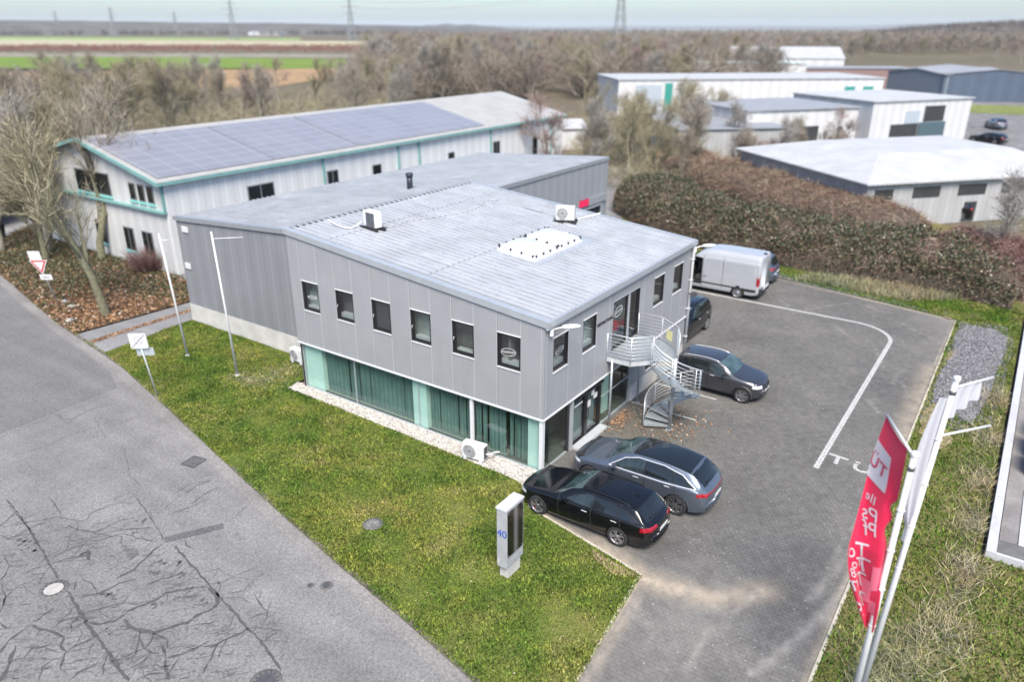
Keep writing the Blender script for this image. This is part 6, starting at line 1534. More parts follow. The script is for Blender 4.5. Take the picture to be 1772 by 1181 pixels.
# walled yard on the right edge
mb=MB(); WX,WY=3.85,-13.4
mb.box(WX,40,WY-.26,WY,-.1,.24); mb.box(WX,WX+.12,-34,WY-.265,-.1,.22)
tag(mb.build('yard_wall',pm('yard_wall_white',(.42,.43,.45),.85,0,.10,1.2,.06,20)),'low white wall round the yard on the right edge','wall')
struct(poly_sheet('yard_floor',[(WX+.3,-34),(WX+.3,WY-.3),(40,WY-.3),(40,-34)],3,.06,pm('yard_slab',(.21,.20,.195),.9,0,.25,.7,.12,12)))
struct(poly_sheet('yard_slab',[(WX+1.0,-30),(WX+1.0,WY-.8),(8.6,WY-.8),(8.6,-30)],2,.10,pm('pale_slab',(.46,.46,.47),.9,0,.12,1.5,.08,12)))
mb=MB(); mb.box(WX+.145,WX+.95,-30,WY-.27,.065,.17); struct(mb.build('yard_channel',pm('dark_channel',(.12,.12,.12),.9,0,.3,2)))
def pallet(loc,label,c,h=.9):
    t=T('block_pallet',label,'pallet',loc,0)
    mb=MB()
    for y in (-.5,0,.5): mb.box(-.6,.6,y-.06,y+.06,0,.09)
    for x in np.linspace(-.54,.54,5): mb.box(x-.06,x+.06,-.56,.56,.0905,.12)
    mb.build('pallet_base',pm('pallet_wood',(.30,.22,.13),.9,0,.2,5),t)
    mb=MB()
    for i in range(4):
        for j in range(3):
            for k in range(3): mb.bbox(-.56+i*.28,-.29+i*.28,-.54+j*.36,-.19+j*.36,.125+k*h/3.3,.125+(k+.97)*h/3.3,.01)
    mb.build('blocks',pm('block_stack',c,.9,0,.15,3,.1,30),t)
pallet((10.2,-14.75,.06),'tan block pallet behind the yard wall, the one nearer the pale slab',(.50,.40,.24))
pallet((11.7,-14.7,.06),'second tan block pallet in the yard, beside the reddish one',(.46,.37,.23))
pallet((13.3,-14.8,.06),'reddish brick pallet in the yard, farthest along the wall',(.42,.22,.14))
# ================================================================== neighbouring buildings
def wallmat(name,c,pitch=1.0,axis=0,var=.05):
    m,nt,bs=newmat(name); bs.inputs['Roughness'].default_value=.5; bs.inputs['Metallic'].default_value=.1
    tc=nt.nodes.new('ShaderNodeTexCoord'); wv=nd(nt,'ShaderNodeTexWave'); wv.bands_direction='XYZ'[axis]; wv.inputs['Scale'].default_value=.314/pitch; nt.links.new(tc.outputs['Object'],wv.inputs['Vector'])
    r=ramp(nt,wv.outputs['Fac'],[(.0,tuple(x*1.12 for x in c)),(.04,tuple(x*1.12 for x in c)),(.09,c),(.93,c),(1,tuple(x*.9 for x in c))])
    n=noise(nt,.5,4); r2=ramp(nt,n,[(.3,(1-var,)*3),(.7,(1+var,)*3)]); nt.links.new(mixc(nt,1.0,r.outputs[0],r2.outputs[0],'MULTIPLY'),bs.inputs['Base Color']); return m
# grey warehouse behind the office
H=T('warehouse','long grey metal warehouse with shallow grey roof directly behind the office','building',(2.15,12.62,0))
def HP(x,y,z): return (x-2.15,y-12.62,z)
X0,X1,Y0,Y1=2.15,28.2,12.66,24.0; hz=lambda y:6.42-.72*(y-12.62)/11.38
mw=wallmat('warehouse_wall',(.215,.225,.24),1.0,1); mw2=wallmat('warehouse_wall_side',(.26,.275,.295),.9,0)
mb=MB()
def hexa(mb,x0,x1,y0,y1,z0,f,mi=0):
    v=[HP(x,y,z0) for y in (y0,y1) for x in (x0,x1)]+[HP(x,y,f(y)) for y in (y0,y1) for x in (x0,x1)]
    mb.add(v,[(0,2,3,1),(4,5,7,6),(0,1,5,4),(2,6,7,3),(0,4,6,2),(1,3,7,5)],mi)
hexa(mb,X0,X0+.12,Y0,Y1,1.0,hz); hexa(mb,X1-.12,X1,Y0,Y1,0,hz); hexa(mb,X0+.12,X1-.12,Y1-.12,Y1,0,hz)
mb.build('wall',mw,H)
mb=MB(); GX0,GX1,GZ=25.0,27.3,3.3
hexa(mb,X0+.125,GX0,Y0,Y0+.12,0,hz); hexa(mb,GX1,X1-.125,Y0,Y0+.12,0,hz)
v=[HP(x,y,z) for z in (GZ,hz(Y0)) for y in (Y0,Y0+.12) for x in (GX0,GX1)]; mb.add(v,[(0,2,3,1),(4,5,7,6),(0,1,5,4),(2,6,7,3),(0,4,6,2),(1,3,7,5)])
mb.build('wall',mw2,H)
mb=MB(); mb.box(*[q for q in (X0-2.15-.02,X0-2.15+.14,Y0-12.62,Y1-12.62,0,1.0)]); mb.build('plinth',M['plinth'],H)
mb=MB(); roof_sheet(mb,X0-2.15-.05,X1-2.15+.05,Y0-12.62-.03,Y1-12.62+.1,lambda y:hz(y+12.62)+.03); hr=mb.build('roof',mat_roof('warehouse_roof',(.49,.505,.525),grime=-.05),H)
mb=MB()
def hslope(x0,x1,y0,y1,d0,d1): 
    v=[HP(x,y,hz(y)+d) for d in (d0,d1) for y in (y0,y1) for x in (x0,x1)]; mb.add(v,[(0,2,3,1),(4,5,7,6),(0,1,5,4),(2,6,7,3),(0,4,6,2),(1,3,7,5)])
hslope(X0-.09,X0+.15,Y0,Y1+.1,.075,.095); hslope(X0-.10,X0-.085,Y0,Y1+.1,-.12,.095); hslope(X1-.15,X1+.09,Y0,Y1+.1,.075,.095); mb.box(X0-2.15,X1-2.15,Y0-12.62-.06,Y0-12.62-.035,hz(Y0)-.15,hz(Y0)+.09)
mb.build('verge_flashing',pm('warehouse_flashing',(.30,.32,.345),.4,.3,.06,2),hr)
mb=MB(); mb.tube([HP(13.1,17.6,hz(17.6)),HP(13.1,17.6,hz(17.6)+.75)],.17,14); mb.tube([HP(13.1,17.6,hz(17.6)+.75),HP(13.1,17.6,hz(17.6)+.95)],.21,14); mb.build('flue_pipe',pm('flue_dark',(.03,.035,.05),.5,.3,.2,4),H)
mb=MB(); mb.box(GX0-2.15,GX1-2.15,.10,3.2,0.05,GZ-.1); mb.build('gate_interior',M['dark'],H)
mb=MB(); mb.box(GX0-2.15-.15,GX0-2.15,-.05,.16,0,GZ+.15); mb.box(GX1-2.15,GX1-2.15+.15,-.05,.16,0,GZ+.15); mb.box(GX0-2.15,GX1-2.15,-.05,.16,GZ,GZ+.15); mb.build('gate_frame',M['flash'],H)
mb=MB(); mb.box(24.0-2.15,27.9-2.15,-.10,-.0,3.55,4.05); sg=mb.build('fascia_sign',pm('sign_greyish',(.25,.26,.28),.5,0,.08),H)
mb=MB(); mb.bbox(24.0-2.15,25.3-2.15,-.16,-.10,3.62,4.12,.03); mb.build('red_emblem',pm('emblem_red',(.75,.02,.10),.5,0,.05),sg)
mb=MB(); mb.box(2.6-2.15-.52,2.6-2.15-.47,23.0-12.62,23.5-12.62,5.05,5.35); mb.box(2.6-2.15-.52,2.6-2.15-.47,23.3-12.62,23.75-12.62,3.05,3.35); mb.each('wall_sign',M['white_metal'],H)
M['teal_m']=pm('muted_teal',(.165,.325,.315),.5,0,.12,2)
# white gabled workshop with solar panels
Wk=T('workshop','long white workshop with turquoise trim and a gabled roof covered in solar panels','building',(6.45,31.95,0))
WL,WW,WE,WR=47.5,17.0,6.05,8.0
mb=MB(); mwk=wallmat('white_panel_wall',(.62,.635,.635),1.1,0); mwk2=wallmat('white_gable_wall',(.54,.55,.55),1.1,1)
mb.box(0,WL,0,.15,0,WE); mb.box(0,WL,WW-.15,WW,0,WE); mb.build('wall',mwk,Wk)
mb=MB()
for x0 in (0.001,WL-.15):
    v=[(x,y,z) for x in (x0,x0+.149) for (y,z) in ((.15,0),(WW-.15,0),(WW-.15,WE),(WW/2,WR-.05),(.15,WE))]
    mb.add(v,[(0,1,2,3,4),(9,8,7,6,5)]+[(i,(i+1)%5,5+(i+1)%5,5+i) for i in range(5)])
mb.each('gable_wall',mwk2,Wk)
mb=MB()
def gz(y): return WE+(WR-WE)*(1-abs(y-WW/2)/(WW/2))
for (y0,y1) in ((-.35,WW/2),(WW/2,WW+.35)):
    v=[(x,y,gz(y)+d) for d in (.03,.12) for y in (y0,y1) for x in (-.55,WL+.3)]; mb.add(v,[(0,2,3,1),(4,5,7,6),(0,1,5,4),(2,6,7,3),(0,4,6,2),(1,3,7,5)])
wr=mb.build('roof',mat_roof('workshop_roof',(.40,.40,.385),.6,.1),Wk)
# solar arrays: four fields, cells patterned in the material
def mat_solar():
    m,nt,bs=newmat('solar_cells'); bs.inputs['Roughness'].default_value=.3
    tc=nt.nodes.new('ShaderNodeTexCoord'); br=nd(nt,'ShaderNodeTexBrick'); br.inputs['Scale'].default_value=1; br.inputs['Brick Width'].default_value=1.65; br.inputs['Row Height'].default_value=1.0; br.inputs['Mortar Size'].default_value=.035; br.offset=0
    br.inputs['Color1'].default_value=(.20,.205,.235,1); br.inputs['Color2'].default_value=(.22,.225,.255,1); br.inputs['Mortar'].default_value=(.31,.315,.345,1); nt.links.new(tc.outputs['Object'],br.inputs['Vector'])
    nt.links.new(br.outputs[0],bs.inputs['Base Color']); return m
ms=mat_solar()
for (x0,x1) in ((-.2,8.7),(8.8,16.75),(16.95,24.85),(24.95,33.4)):
    mb=MB(); y0,y1=.15,WW/2-.9
    v=[(x,y,gz(y)+d) for d in (.14,.20) for y in (y0,y1) for x in (x0,x1)]; mb.add(v,[(0,2,3,1),(4,5,7,6),(0,1,5,4),(2,6,7,3),(0,4,6,2),(1,3,7,5)]); mb.build('solar_panel',ms,Wk)
mb=MB(); mb.box(-.55,WL+.3,-.38,-.2,WE-.20,WE+.0)
for (y0,y1) in ((-.36,WW/2),(WW/2,WW+.36)):
    v=[(x,y,gz(y)+d) for d in (-.12,.10) for y in (y0,y1) for x in (-.65,-.55)]; mb.add(v,[(0,2,3,1),(4,5,7,6),(0,1,5,4),(2,6,7,3),(0,4,6,2),(1,3,7,5)])
mb.build('turquoise_fascia',M['teal_m'],Wk)
mb=MB(); mb.box(-.3,-.001,.0,WW,4.02,4.14); mb.build('canopy',M['teal_m'],Wk)
mb=MB(); mb.bar((-.10,.1,4.16),(-.10,.1,6.0),.14); mb.bar((-.10,WW-.1,4.16),(-.10,WW-.1,6.0),.14)
for x in (12.8,21.0,23.6,34,45): mb.box(x,x+.16,-.14,-.005,0,WE-.3)
mb.each('turquoise_post',M['teal_m'],Wk)
def wwin(x0,x1,z0,z1,gable=False):
    mb=MB()
    if gable: mb.box(-.06,-.002,x0,x1,z0,z1)
    else: mb.box(x0,x1,-.06,-.002,z0,z1)
    w=mb.build('window',pm('workshop_frame',(.16,.17,.18),.5,0,.1),Wk)
    mb=MB(); n=2 if x1-x0>1 else 1
    for k in range(n):
        a=x0+.07+(x1-x0-.07)*k/n; b=x0+(x1-x0-.0)*(k+1)/n-.07
        if gable: mb.box(-.075,-.062,a,b,z0+.08,z1-.08)
        else: mb.box(a,b,-.075,-.062,z0+.08,z1-.08)
    mb.build('pane',M['carglass'],w)
    mb=MB()
    if gable: mb.box(-.12,-.002,x0-.05,x1+.05,z0-.14,z0-.02)
    else: mb.box(x0-.05,x1+.05,-.12,-.002,z0-.16,z0-.02)
    mb.build('sill',M['teal_l'],w)
for a in ((6.0,8.2,3.7,4.8),(13.2,14.3,3.5,4.8),(18.0,19.0,2.6,4.6),(27.6,28.5,2.4,4.4),(34.5,35.6,2.4,4.6),(41.5,42.4,2.4,4.4)): wwin(*a)
for a in ((2.2,3.4,.9,2.5),(4.4,5.6,.9,2.5),(8.0,9.2,.9,2.5),(1.2,1.9,4.5,5.6),(2.2,2.9,4.5,5.6),(3.2,3.9,4.5,5.6),(6.2,10.5,4.4,5.9)): wwin(*a,gable=True)
# generic sheds further off
def shed(name,label,p0,p1,depth,h,ridge,wm,rm,parts=(),over=.25,side=1,cat='building',hip=0):
    """front wall p0->p1, body lies behind it"""
    p0=Vector((*p0,0));p1=Vector((*p1,0)); u=(p1-p0); Lu=u.length; u.normalize(); n=Vector((-u.y,u.x,0))*side
    t=T(name,label,cat,p0,0)
    def P(a,d,z): q=u*a+n*d; return (q.x,q.y,z)
    mb=MB()
    if hip:
        v=[P(a,d,z) for z in (-.1,h) for d in (0,depth) for a in (0,Lu)]; mb.add(v,[(0,2,3,1),(4,5,7,6),(0,1,5,4),(2,6,7,3),(0,4,6,2),(1,3,7,5)]); mb.build('wall',wm,t); mb=MB(); o_=over*2
        v=[P(-o_,-o_,h),P(Lu+o_,-o_,h),P(Lu+o_,depth+o_,h),P(-o_,depth+o_,h),P(hip,hip*1.1,ridge),P(Lu-hip*.3,hip*1.1,ridge),P(Lu-hip*.3,depth-hip,ridge),P(hip,depth-hip,ridge)]
        v=v+[(x,y,z-.12) for x,y,z in v[:4]]
        mb.add(v,[(0,1,5,4),(1,2,6,5),(2,3,7,6),(3,0,4,7),(4,5,6,7),(8,9,1,0),(9,10,2,1),(10,11,3,2),(11,8,0,3),(11,10,9,8)]); mb.build('roof',rm,t)
    elif ridge<=h+.01:
        v=[P(a,d,z) for z in (-.1,h) for d in (0,depth) for a in (0,Lu)]; mb.add(v,[(0,2,3,1),(4,5,7,6),(0,1,5,4),(2,6,7,3),(0,4,6,2),(1,3,7,5)])
        mb.build('wall',wm,t); mb=MB(); v=[P(a,d,z) for z in (h,h+.12) for d in (-over,depth+over) for a in (-over,Lu+over)]; mb.add(v,[(0,2,3,1),(4,5,7,6),(0,1,5,4),(2,6,7,3),(0,4,6,2),(1,3,7,5)]); mb.build('roof',rm,t)
    else:
        pr=[(0,-.1),(depth,-.1),(depth,h),(depth/2,ridge-.03),(0,h)]
        v=[P(a,d,z) for a in (0,Lu) for d,z in pr]; mb.add(v,[(0,1,2,3,4),(9,8,7,6,5)]+[(i,(i+1)%5,5+(i+1)%5,5+i) for i in range(5)]); mb.build('wall',wm,t)
        mb=MB(); k=(ridge-h)/(depth/2)
        for d0,d1 in ((-over,depth/2),(depth+over,depth/2)):
            z0=h-k*over; v=[P(a,d,(z0 if d==d0 else ridge)+e) for e in (.02,.14) for d in (d0,d1) for a in (-over,Lu+over)]; mb.add(v,[(0,2,3,1),(4,5,7,6),(0,1,5,4),(2,6,7,3),(0,4,6,2),(1,3,7,5)])
        mb.build('roof',rm,t)
    for (pn,a0,a1,z0,z1,mt,pr_) in parts:
        mb=MB(); c=[P(a,d,z) for z in (z0,z1) for d in (-pr_,-.003) for a in (a0,a1)]; mb.add(c,[(0,2,3,1),(4,5,7,6),(0,1,5,4),(2,6,7,3),(0,4,6,2),(1,3,7,5)]); mb.build(pn,mt,t)
    return t
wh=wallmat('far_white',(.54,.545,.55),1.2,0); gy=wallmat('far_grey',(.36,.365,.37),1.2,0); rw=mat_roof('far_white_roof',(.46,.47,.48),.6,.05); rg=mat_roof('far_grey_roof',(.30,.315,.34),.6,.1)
dkw=pm('far_dark_opening',(.035,.038,.04),.5,0,.2,1); grn=pm('far_green',(.03,.24,.20),.5,0,.1); nav=wallmat('far_navy',(.075,.10,.145),1.5,0); bl=pm('far_bluegrey',(.33,.38,.43),.6,0,.1)
shed('storage_shed','grey walled shed with four dark windows and a broad white roof beyond the hedge','x' and (44.95,-1.5),(60.5,-14.9),19,3.6,4.9,gy,rw,[('window',.7,2.4,2.2,3.0,dkw,.05),('window',4.3,6.9,2.2,3.05,dkw,.05),('window',8.7,11.4,2.2,3.05,dkw,.05),('window',13,15.8,2.2,3.05,dkw,.05),('door',9.6,10.8,0,1.6,dkw,.06)],hip=5)
shed('factory_hall','pale factory hall with two dark doors, behind the bare shrubs','x' and (73.5,17.9),(86.2,8.0),14,5.6,5.6,wh,rg,[('door',3.4,6.0,.4,3.6,dkw,.06),('door',7.6,10.4,.4,3.6,dkw,.06),('window',.8,2.0,.9,1.5,dkw,.05),('window',13.2,14.0,2.4,3.4,dkw,.05)])
shed('warehouse','grey flat roofed warehouse left of the pale factory hall','x' and (77.5,35.5),(63,22.0),13,4.2,4.2,gy,rg,[('window',4,5,1.6,2.4,dkw,.05)])
shed('factory_hall','longest white factory hall with two green windows at its right end','x' and (109,53.4),(142,15.2),18,6.2,6.2,wh,rw,[('roller_door',3.2,8.0,.5,5.3,bl,.06),('door',8.6,10.0,.5,5.6,grn,.06),('window',43.0,45.0,2.0,4.8,grn,.06),('window',46.6,48.6,2.0,4.8,grn,.06)])
shed('factory_hall','white hall with broad white gabled roof rising behind the longest white hall','x' and (228,76),(240,44),30,6.2,9.2,wh,rw,[('window',4+5*k,5.5+5*k,2.5,4,bl,.06) for k in range(5)])
shed('office_block','low white block with pale blue roof between the white halls','x' and (170,72),(190,42),14,6.5,6.5,wh,pm('far_palegreen',(.50,.62,.62),.6,0,.08),[('window',5+4*k,7+4*k,2.5,4.5,grn,.06) for k in range(6)])
shed('loading_hall','white loading hall with a large dark open bay','x' and (95.5,8.0),(110.5,-2.2),16,5.6,5.6,wh,rw,[('open_bay',3.6,8.6,.0,2.5,dkw,.05),('tarpaulin',8.7,13.6,.0,2.6,pm('far_teal_dark',(.06,.10,.12),.6,0,.1),.2),('shutter',6.0,8.6,2.6,4.2,bl,.06),('shutter',9.4,13.2,2.7,4.8,dkw,.06)])
shed('storage_shed','navy blue shed with a grey roof at the far right','x' and (197,21),(176,9.1),22,5.6,6.6,nav,rg,())
shed('storage_shed','long grey shed attached to the navy shed at the far right','x' and (176,8.6),(191,-4.2),18,5.4,6.4,pm('far_slate',(.16,.19,.225),.6,0,.1),rg,[('open_bay',10,14,0,3.6,dkw,.06)],side=1)
shed('storage_shed','flat brown roofed shed between the white halls and the navy shed','x' and (196,48),(214,20),12,5.0,5.0,pm('far_brownwall',(.22,.15,.14),.7,0,.15),rg,[('open_bay',4,20,0,3,dkw,.06)])
shed('storage_shed','small pale shed showing between the bare trees left of the grey flat roofed warehouse','x' and (64,44),(70,38),6,2.6,3.4,wh,rw,())

# ================================================================== trees
M['twig']=mat_isl('bare_twig',[(0,(.14,.12,.095)),(.5,(.25,.22,.175)),(1,(.38,.34,.28))],.95,.1)
M['twig_y']=mat_isl('olive_twig',[(0,(.16,.14,.085)),(.5,(.26,.235,.155)),(1,(.38,.345,.25))],.95,.1)
M['twig_p']=mat_isl('reddish_twig',[(0,(.16,.11,.10)),(.5,(.28,.205,.185)),(1,(.39,.31,.28))],.95,.1)
M['twig_g']=mat_isl('grey_twig',[(0,(.18,.165,.15)),(.5,(.30,.28,.25)),(1,(.42,.40,.37))],.95,.1)
def tree_proto(name,label,seed,h,spread,tw,bark=None,first=.22,n1=9,lean=(0,0),twk=1.0,up=.55):
    rnd=random.Random(seed); rr=np.random.RandomState(seed); t=T(name,label,'tree',(0,0,-500),0)
    mb=MB(); A=[];D=[]
    def rdir(d,ang):
        d=d.normalized(); a=Vector((rnd.gauss(0,1),rnd.gauss(0,1),rnd.gauss(0,1))); a=(a-d*a.dot(d)).normalized(); return (d*cos(ang)+a*sin(ang)).normalized()
    def limb(p,d,L,r,lv):
        n=[7,5,4,3][lv]; pts=[p.copy()]; q=p.copy(); dd=d.copy()
        for k in range(n):
            dd=(dd+Vector((rnd.gauss(0,.10),rnd.gauss(0,.10),rnd.gauss(0,.06)+(.10*up if lv else 0)))).normalized(); q=q+dd*L/n; pts.append(q.copy())
        rs=[max(.006,r*(1-.8*k/n)) for k in range(n+1)]
        mb.tube(pts,rs,[8,6,4,3][lv],caps=False)
        nc=[n1,7,6,0][lv]
        for c in range(nc):
            f=(first+(1-first)*(c+rnd.random())/nc) if lv==0 else (.25+.75*(c+rnd.random())/nc); i=min(n-1,int(f*n)); pp=pts[i].lerp(pts[i+1],f*n-i)
            ax=(pts[i+1]-pts[i]).normalized(); ang=rnd.uniform(.45,1.0)*spread if lv==0 else rnd.uniform(.4,.95)
            cd=rdir(ax,ang); cd=(cd+Vector((0,0,.25*up))).normalized()
            LL=L*(1.0-f*.55)*rnd.uniform(.55,.85)*(.85 if lv==0 else .75); limb(pp,cd,LL,rs[i]*rnd.uniform(.45,.65),lv+1) if lv<2 else None
            if lv>=1 or True:
                pass
        if lv>=1:
            m=int([0,14,12,9][lv]*twk)
            for c in range(m):
                f=rnd.uniform(.25,1); i=min(n-1,int(f*n)); pp=pts[i].lerp(pts[i+1],f*n-i); ax=(pts[i+1]-pts[i]).normalized(); cd=rdir(ax,rnd.uniform(.3,.9)); cd=(cd+Vector((0,0,.3*up))).normalized(); LL=h*rnd.uniform(.06,.15)
                A.append(pp);D.append(cd*LL)
                for e in range(3):
                    g=rnd.uniform(.3,.95); A.append(pp+cd*LL*g); D.append(rdir(cd,rnd.uniform(.3,.8))*LL*rnd.uniform(.35,.6))
    limb(Vector((0,0,-.15)),Vector((lean[0],lean[1],1)).normalized(),h*.78,h*.021+.03,0)
    mb.build('trunk',bark or M['bark'],t)
    ribbons('crown',np.array([tuple(a) for a in A]),np.array([tuple(d) for d in D]),.030*h/9,tw,t,.0,2)
    return t
PR=[tree_proto('bare_tree','bare grey brown tree','x' and 11,10,1.0,M['twig']),tree_proto('bare_tree','bare tree',12,10.5,.85,M['twig_y'],M['bark_g']),tree_proto('bare_tree','bare tree',13,9.5,1.1,M['twig_p']),
    tree_proto('bare_tree','bare tree',14,11,.75,M['twig_g'],None,.15,11),tree_proto('bare_tree','bare tree',15,10,.95,M['twig_y'],M['bark_g'],.12,11),tree_proto('bare_tree','bare tree',16,9,1.15,M['twig'],None,.18)]
for p_ in PR: CH[p_.name]=[(c,[]) for c in kids(p_)]
rt=random.Random(21)
def plant(k,x,y,h,label,group=None,rz=None,sx=1.0):
    base=[10,10.5,9.5,11,10,9][k]; s=h/base*1.0; r=dup(PR[k],(x,y,0),rt.uniform(0,6.28) if rz is None else rz,(s*sx,s*sx,s),label,group); return r
# named single trees
big=tree_proto('bare_tree','mossy bare street tree with many upright limbs among brown leaves, beside the driveway',31,11.0,.80,M['twig_y'],M['bark_g'],.26,12,(-.06,.10),.45,1.0); big.location=(-.07,28.72,0); big.rotation_euler=(0,0,1.2)
b2t=tree_proto('bare_tree','second bare tree standing close to the white gable wall of the workshop',32,12.0,.75,M['twig'],M['bark_g'],.22,11,(.02,.02),.5,1.0); b2t.location=(5.6,39.6,0)
plant(2,47.2,46.5*0+29.2,8.8,'lone reddish bare tree between the warehouse and the workshop, in front of the solar panels')
plant(3,4.4,44.6,10.5,'tall grey bare tree in front of the left half of the workshop gable')
plant(5,2.6,47.5,9.5,'bare tree at the far end of the leaf covered ground, left of the workshop gable')
for i,(x,y,h) in enumerate(((5.4,46.5,10.5),(3.3,42.5,9.0),(7.5,52.5,10),(9,57,11),(12.5,60.5,9.5),(6,66,11),(14,66,10),(10,70,12),(3,62,9),(17,72,11),(20,64,9))):
    plant([1,4,0,4,1,3,5,1,4,0,3][i],x,y,h,'bare olive tree in the left cluster beyond the workshop gable','bare trees left of the workshop')
# belt behind the workshop
def scatter(n,xr,yr,hr,ks,label,group,skew=1.0,sx=1.0):
    m=0
    while m<n:
        px=rt.uniform(*xr); py=yr[0]+(yr[1]-yr[0])*rt.random()**skew; q=gp(px,py)
        if 4<q.x<56 and 30<q.y<51: continue
        plant(rt.choice(ks),q.x,q.y,rt.uniform(*hr),label,group,None,sx); m+=1
scatter(44,(-60,700),(172,226),(7.0,10.5),(0,1,2,3,4,5),'bare tree in the belt between the workshop roof and the fields','trees in the belt behind the workshop')
scatter(14,(-40,330),(205,262),(8,11),(1,4,0),'bare tree in the belt between the workshop roof and the fields','trees in the belt behind the workshop')
scatter(130,(640,1330),(84,178),(9.5,13),(0,1,2,3,4,5),'bare tree in the wood behind the workshop and the white halls','trees of the winter wood',1.35,1.15)
scatter(44,(1180,1800),(80,112),(10,13),(0,2,3,5,4),'bare tree in the wood beyond the factory halls','trees of the winter wood on the right',1,1.2)
scatter(30,(985,1290),(232,322),(5.5,8.5),(1,4,4,3,0),'slender bare tree in the scrub between the hedge and the halls','slender trees behind the hedge')
scatter(16,(1290,1490),(296,334),(2.2,4.2),(2,0,5),'low brown twiggy bush against the side of the grey walled shed','brown bushes by the shed',1,1.5)
scatter(14,(1270,1460),(285,318),(4,6.5),(2,0,3),'slender bare tree in the scrub in front of the pale factory hall','slender trees in front of the pale hall')
for i,(x,y,h) in enumerate(((36.5,-11.2,6.5),(33.4,-13.0,6.0))): plant([3,1,3,2][i],x,y,h,'slim bare tree in the reddish thicket at the right edge','slim trees at the right edge')
ev=T('conifer','small dark green conifer beside the far end of the workshop roof','tree',(57,45.5,0)); mb=MB(); mb.tube([(0,0,0),(0,0,6)],[.14,.03],6); mb.build('trunk',M['bark'],ev)
C=[]; 
for q in range(5200): z=RG.uniform(.5,6.4); r=1.7*(1-z/6.6)*RG.uniform(.3,1)**.5; a=RG.uniform(0,6.28); C.append((r*cos(a),r*sin(a),z))
quads('crown',np.array(C),.28,mat_isl('conifer_needle',[(0,(.008,.02,.012)),(1,(.03,.06,.03))]),.5,ev)
# yellow green shrubs by the workshop roof line and side street
def bush(label,x,y,r,h,mat,n=4500,lf=None):
    t=T('shrub',label,'shrub',(x,y,0)); a=RG.uniform(0,6.28,n); rr=np.sqrt(RG.uniform(0,1,n))*r*.45
    A_=np.column_stack([rr*np.cos(a),rr*np.sin(a),np.zeros(n)]); D=np.column_stack([np.cos(a)*rr*1.2+RG.normal(0,.25*r,n),np.sin(a)*rr*1.2+RG.normal(0,.25*r,n),RG.uniform(.35,1.1,n)*h])
    ribbons('branches',A_,D,.035,mat,t,.05,3)
    if lf is not None: tt_=RG.uniform(.3,1,(n,1)); quads('leaves',A_+D*tt_,.16,lf,.8,t)
    return t
yl=mat_isl('new_leaf',[(0,(.12,.13,.03)),(1,(.30,.30,.10))])
bush('olive twiggy shrub hanging over the side street at the left edge',4.5,57.5,3.5,5.0,M['twig_y'],5000,yl)
bush('lower twiggy shrub in front of the side street shrub at the left edge',9.5,61,3,4,M['twig_y'],3500)
bush('pale yellow budding shrub just behind the workshop roof',48,62,2.5,5.5,M['twig_y'],2500,yl)
bush('small reddish shrub against the workshop gable base',6.0,34.5,1.3,1.6,M['cane_r'],1400)
hedge('red_thicket','reddish brown leafless thicket at the right end of the hedge',[(30.6,-19),(31.2,-15),(32,-11.5),(33.6,-8.5),(35,-5)],6.5,2.6,7000,16000,.10,M['cane_r'],M['cane_r'])
hedge('scrub_belt','low brown scrub between the bramble hedge and the halls',[(40,-4),(42.5,3),(47.5,10),(53,17),(59,25)],7,2.5,7000,20000,.12,M['twig_y'],M['cane'])

# ================================================================== far land
def field(name,px,col,z=-.08,sc=.05,fine=.7):
    poly=[tuple(gp(x,y,z)[:2]) for x,y in px]; mb=MB(); mb.add([(x,y,z) for x,y in poly],[tuple(range(len(poly)))])
    m=pm(name,col,.95,0,.18,sc,.3,fine); m.node_tree.nodes['Principled BSDF'].inputs['Specular IOR Level'].default_value=.05; return struct(mb.build(name,m))
field('stubble_field',((-260,160),(470,150),(640,124),(720,118),(-260,118)),(.30,.205,.12))
field('green_field',((-300,126),(200,122),(640,117),(700,104),(400,99),(-300,97)),(.14,.205,.045))
field('grey_field',((-300,97),(400,99),(760,101),(760,93),(-300,89)),(.22,.21,.17),-.06)
field('pale_field',((-300,80),(300,78),(760,80),(760,71.5),(300,69),(-300,67)),(.36,.33,.23),-.07)
field('green_field',((-300,67.5),(300,68.5),(520,69),(520,65.5),(-300,62.5)),(.21,.30,.11),-.06)
field('yard_asphalt',((1480,262),(1800,262),(1800,178),(1540,172),(1480,190)),(.17,.17,.175),-.06)
field('grass_strip',((1600,192),(1800,200),(1800,184),(1660,180)),(.16,.19,.07),-.04)
# winter wood that reads as one mass
def mass(name,pts,n,h,w,mat,lo=.1):
    i=RG.randint(0,len(pts),n); P=pts[i]; s=RG.normal(0,1,(n,2))*(h*.28); z=RG.uniform(lo,1,n)*h*RG.uniform(.7,1.1,n)
    A_=np.column_stack([P+s,z*.75]); D=np.column_stack([RG.normal(0,.22*h,n),RG.normal(0,.22*h,n),RG.uniform(.05,.4,n)*h]); keep=A_[:,2]+D[:,2]<14.2+0*z; 
    return struct(ribbons(name,A_[keep],D[keep],w,mat,None,0,1),'stuff')
def pix(n,xr,yf): 
    out=[]
    for _ in range(n):
        x=rt.uniform(*xr); y=yf(x); q=gp(x,y); out.append((q.x,q.y))
    return np.array(out)
M['wood']=mat_isl('wood_twig',[(0,(.10,.085,.072)),(.5,(.20,.17,.145)),(.85,(.28,.245,.21)),(1,(.33,.28,.18))],.95,.05)
M['wood_d']=mat_isl('wood_far',[(0,(.06,.055,.05)),(1,(.15,.13,.12))],.95,.05)
mass('winter_wood',pix(900,(640,1820),lambda x:rt.uniform(66,92)),90000,12.5,.30,M['wood'])
mass('winter_wood',pix(260,(620,1330),lambda x:rt.uniform(92,175)),60000,10,.12,M['wood'])
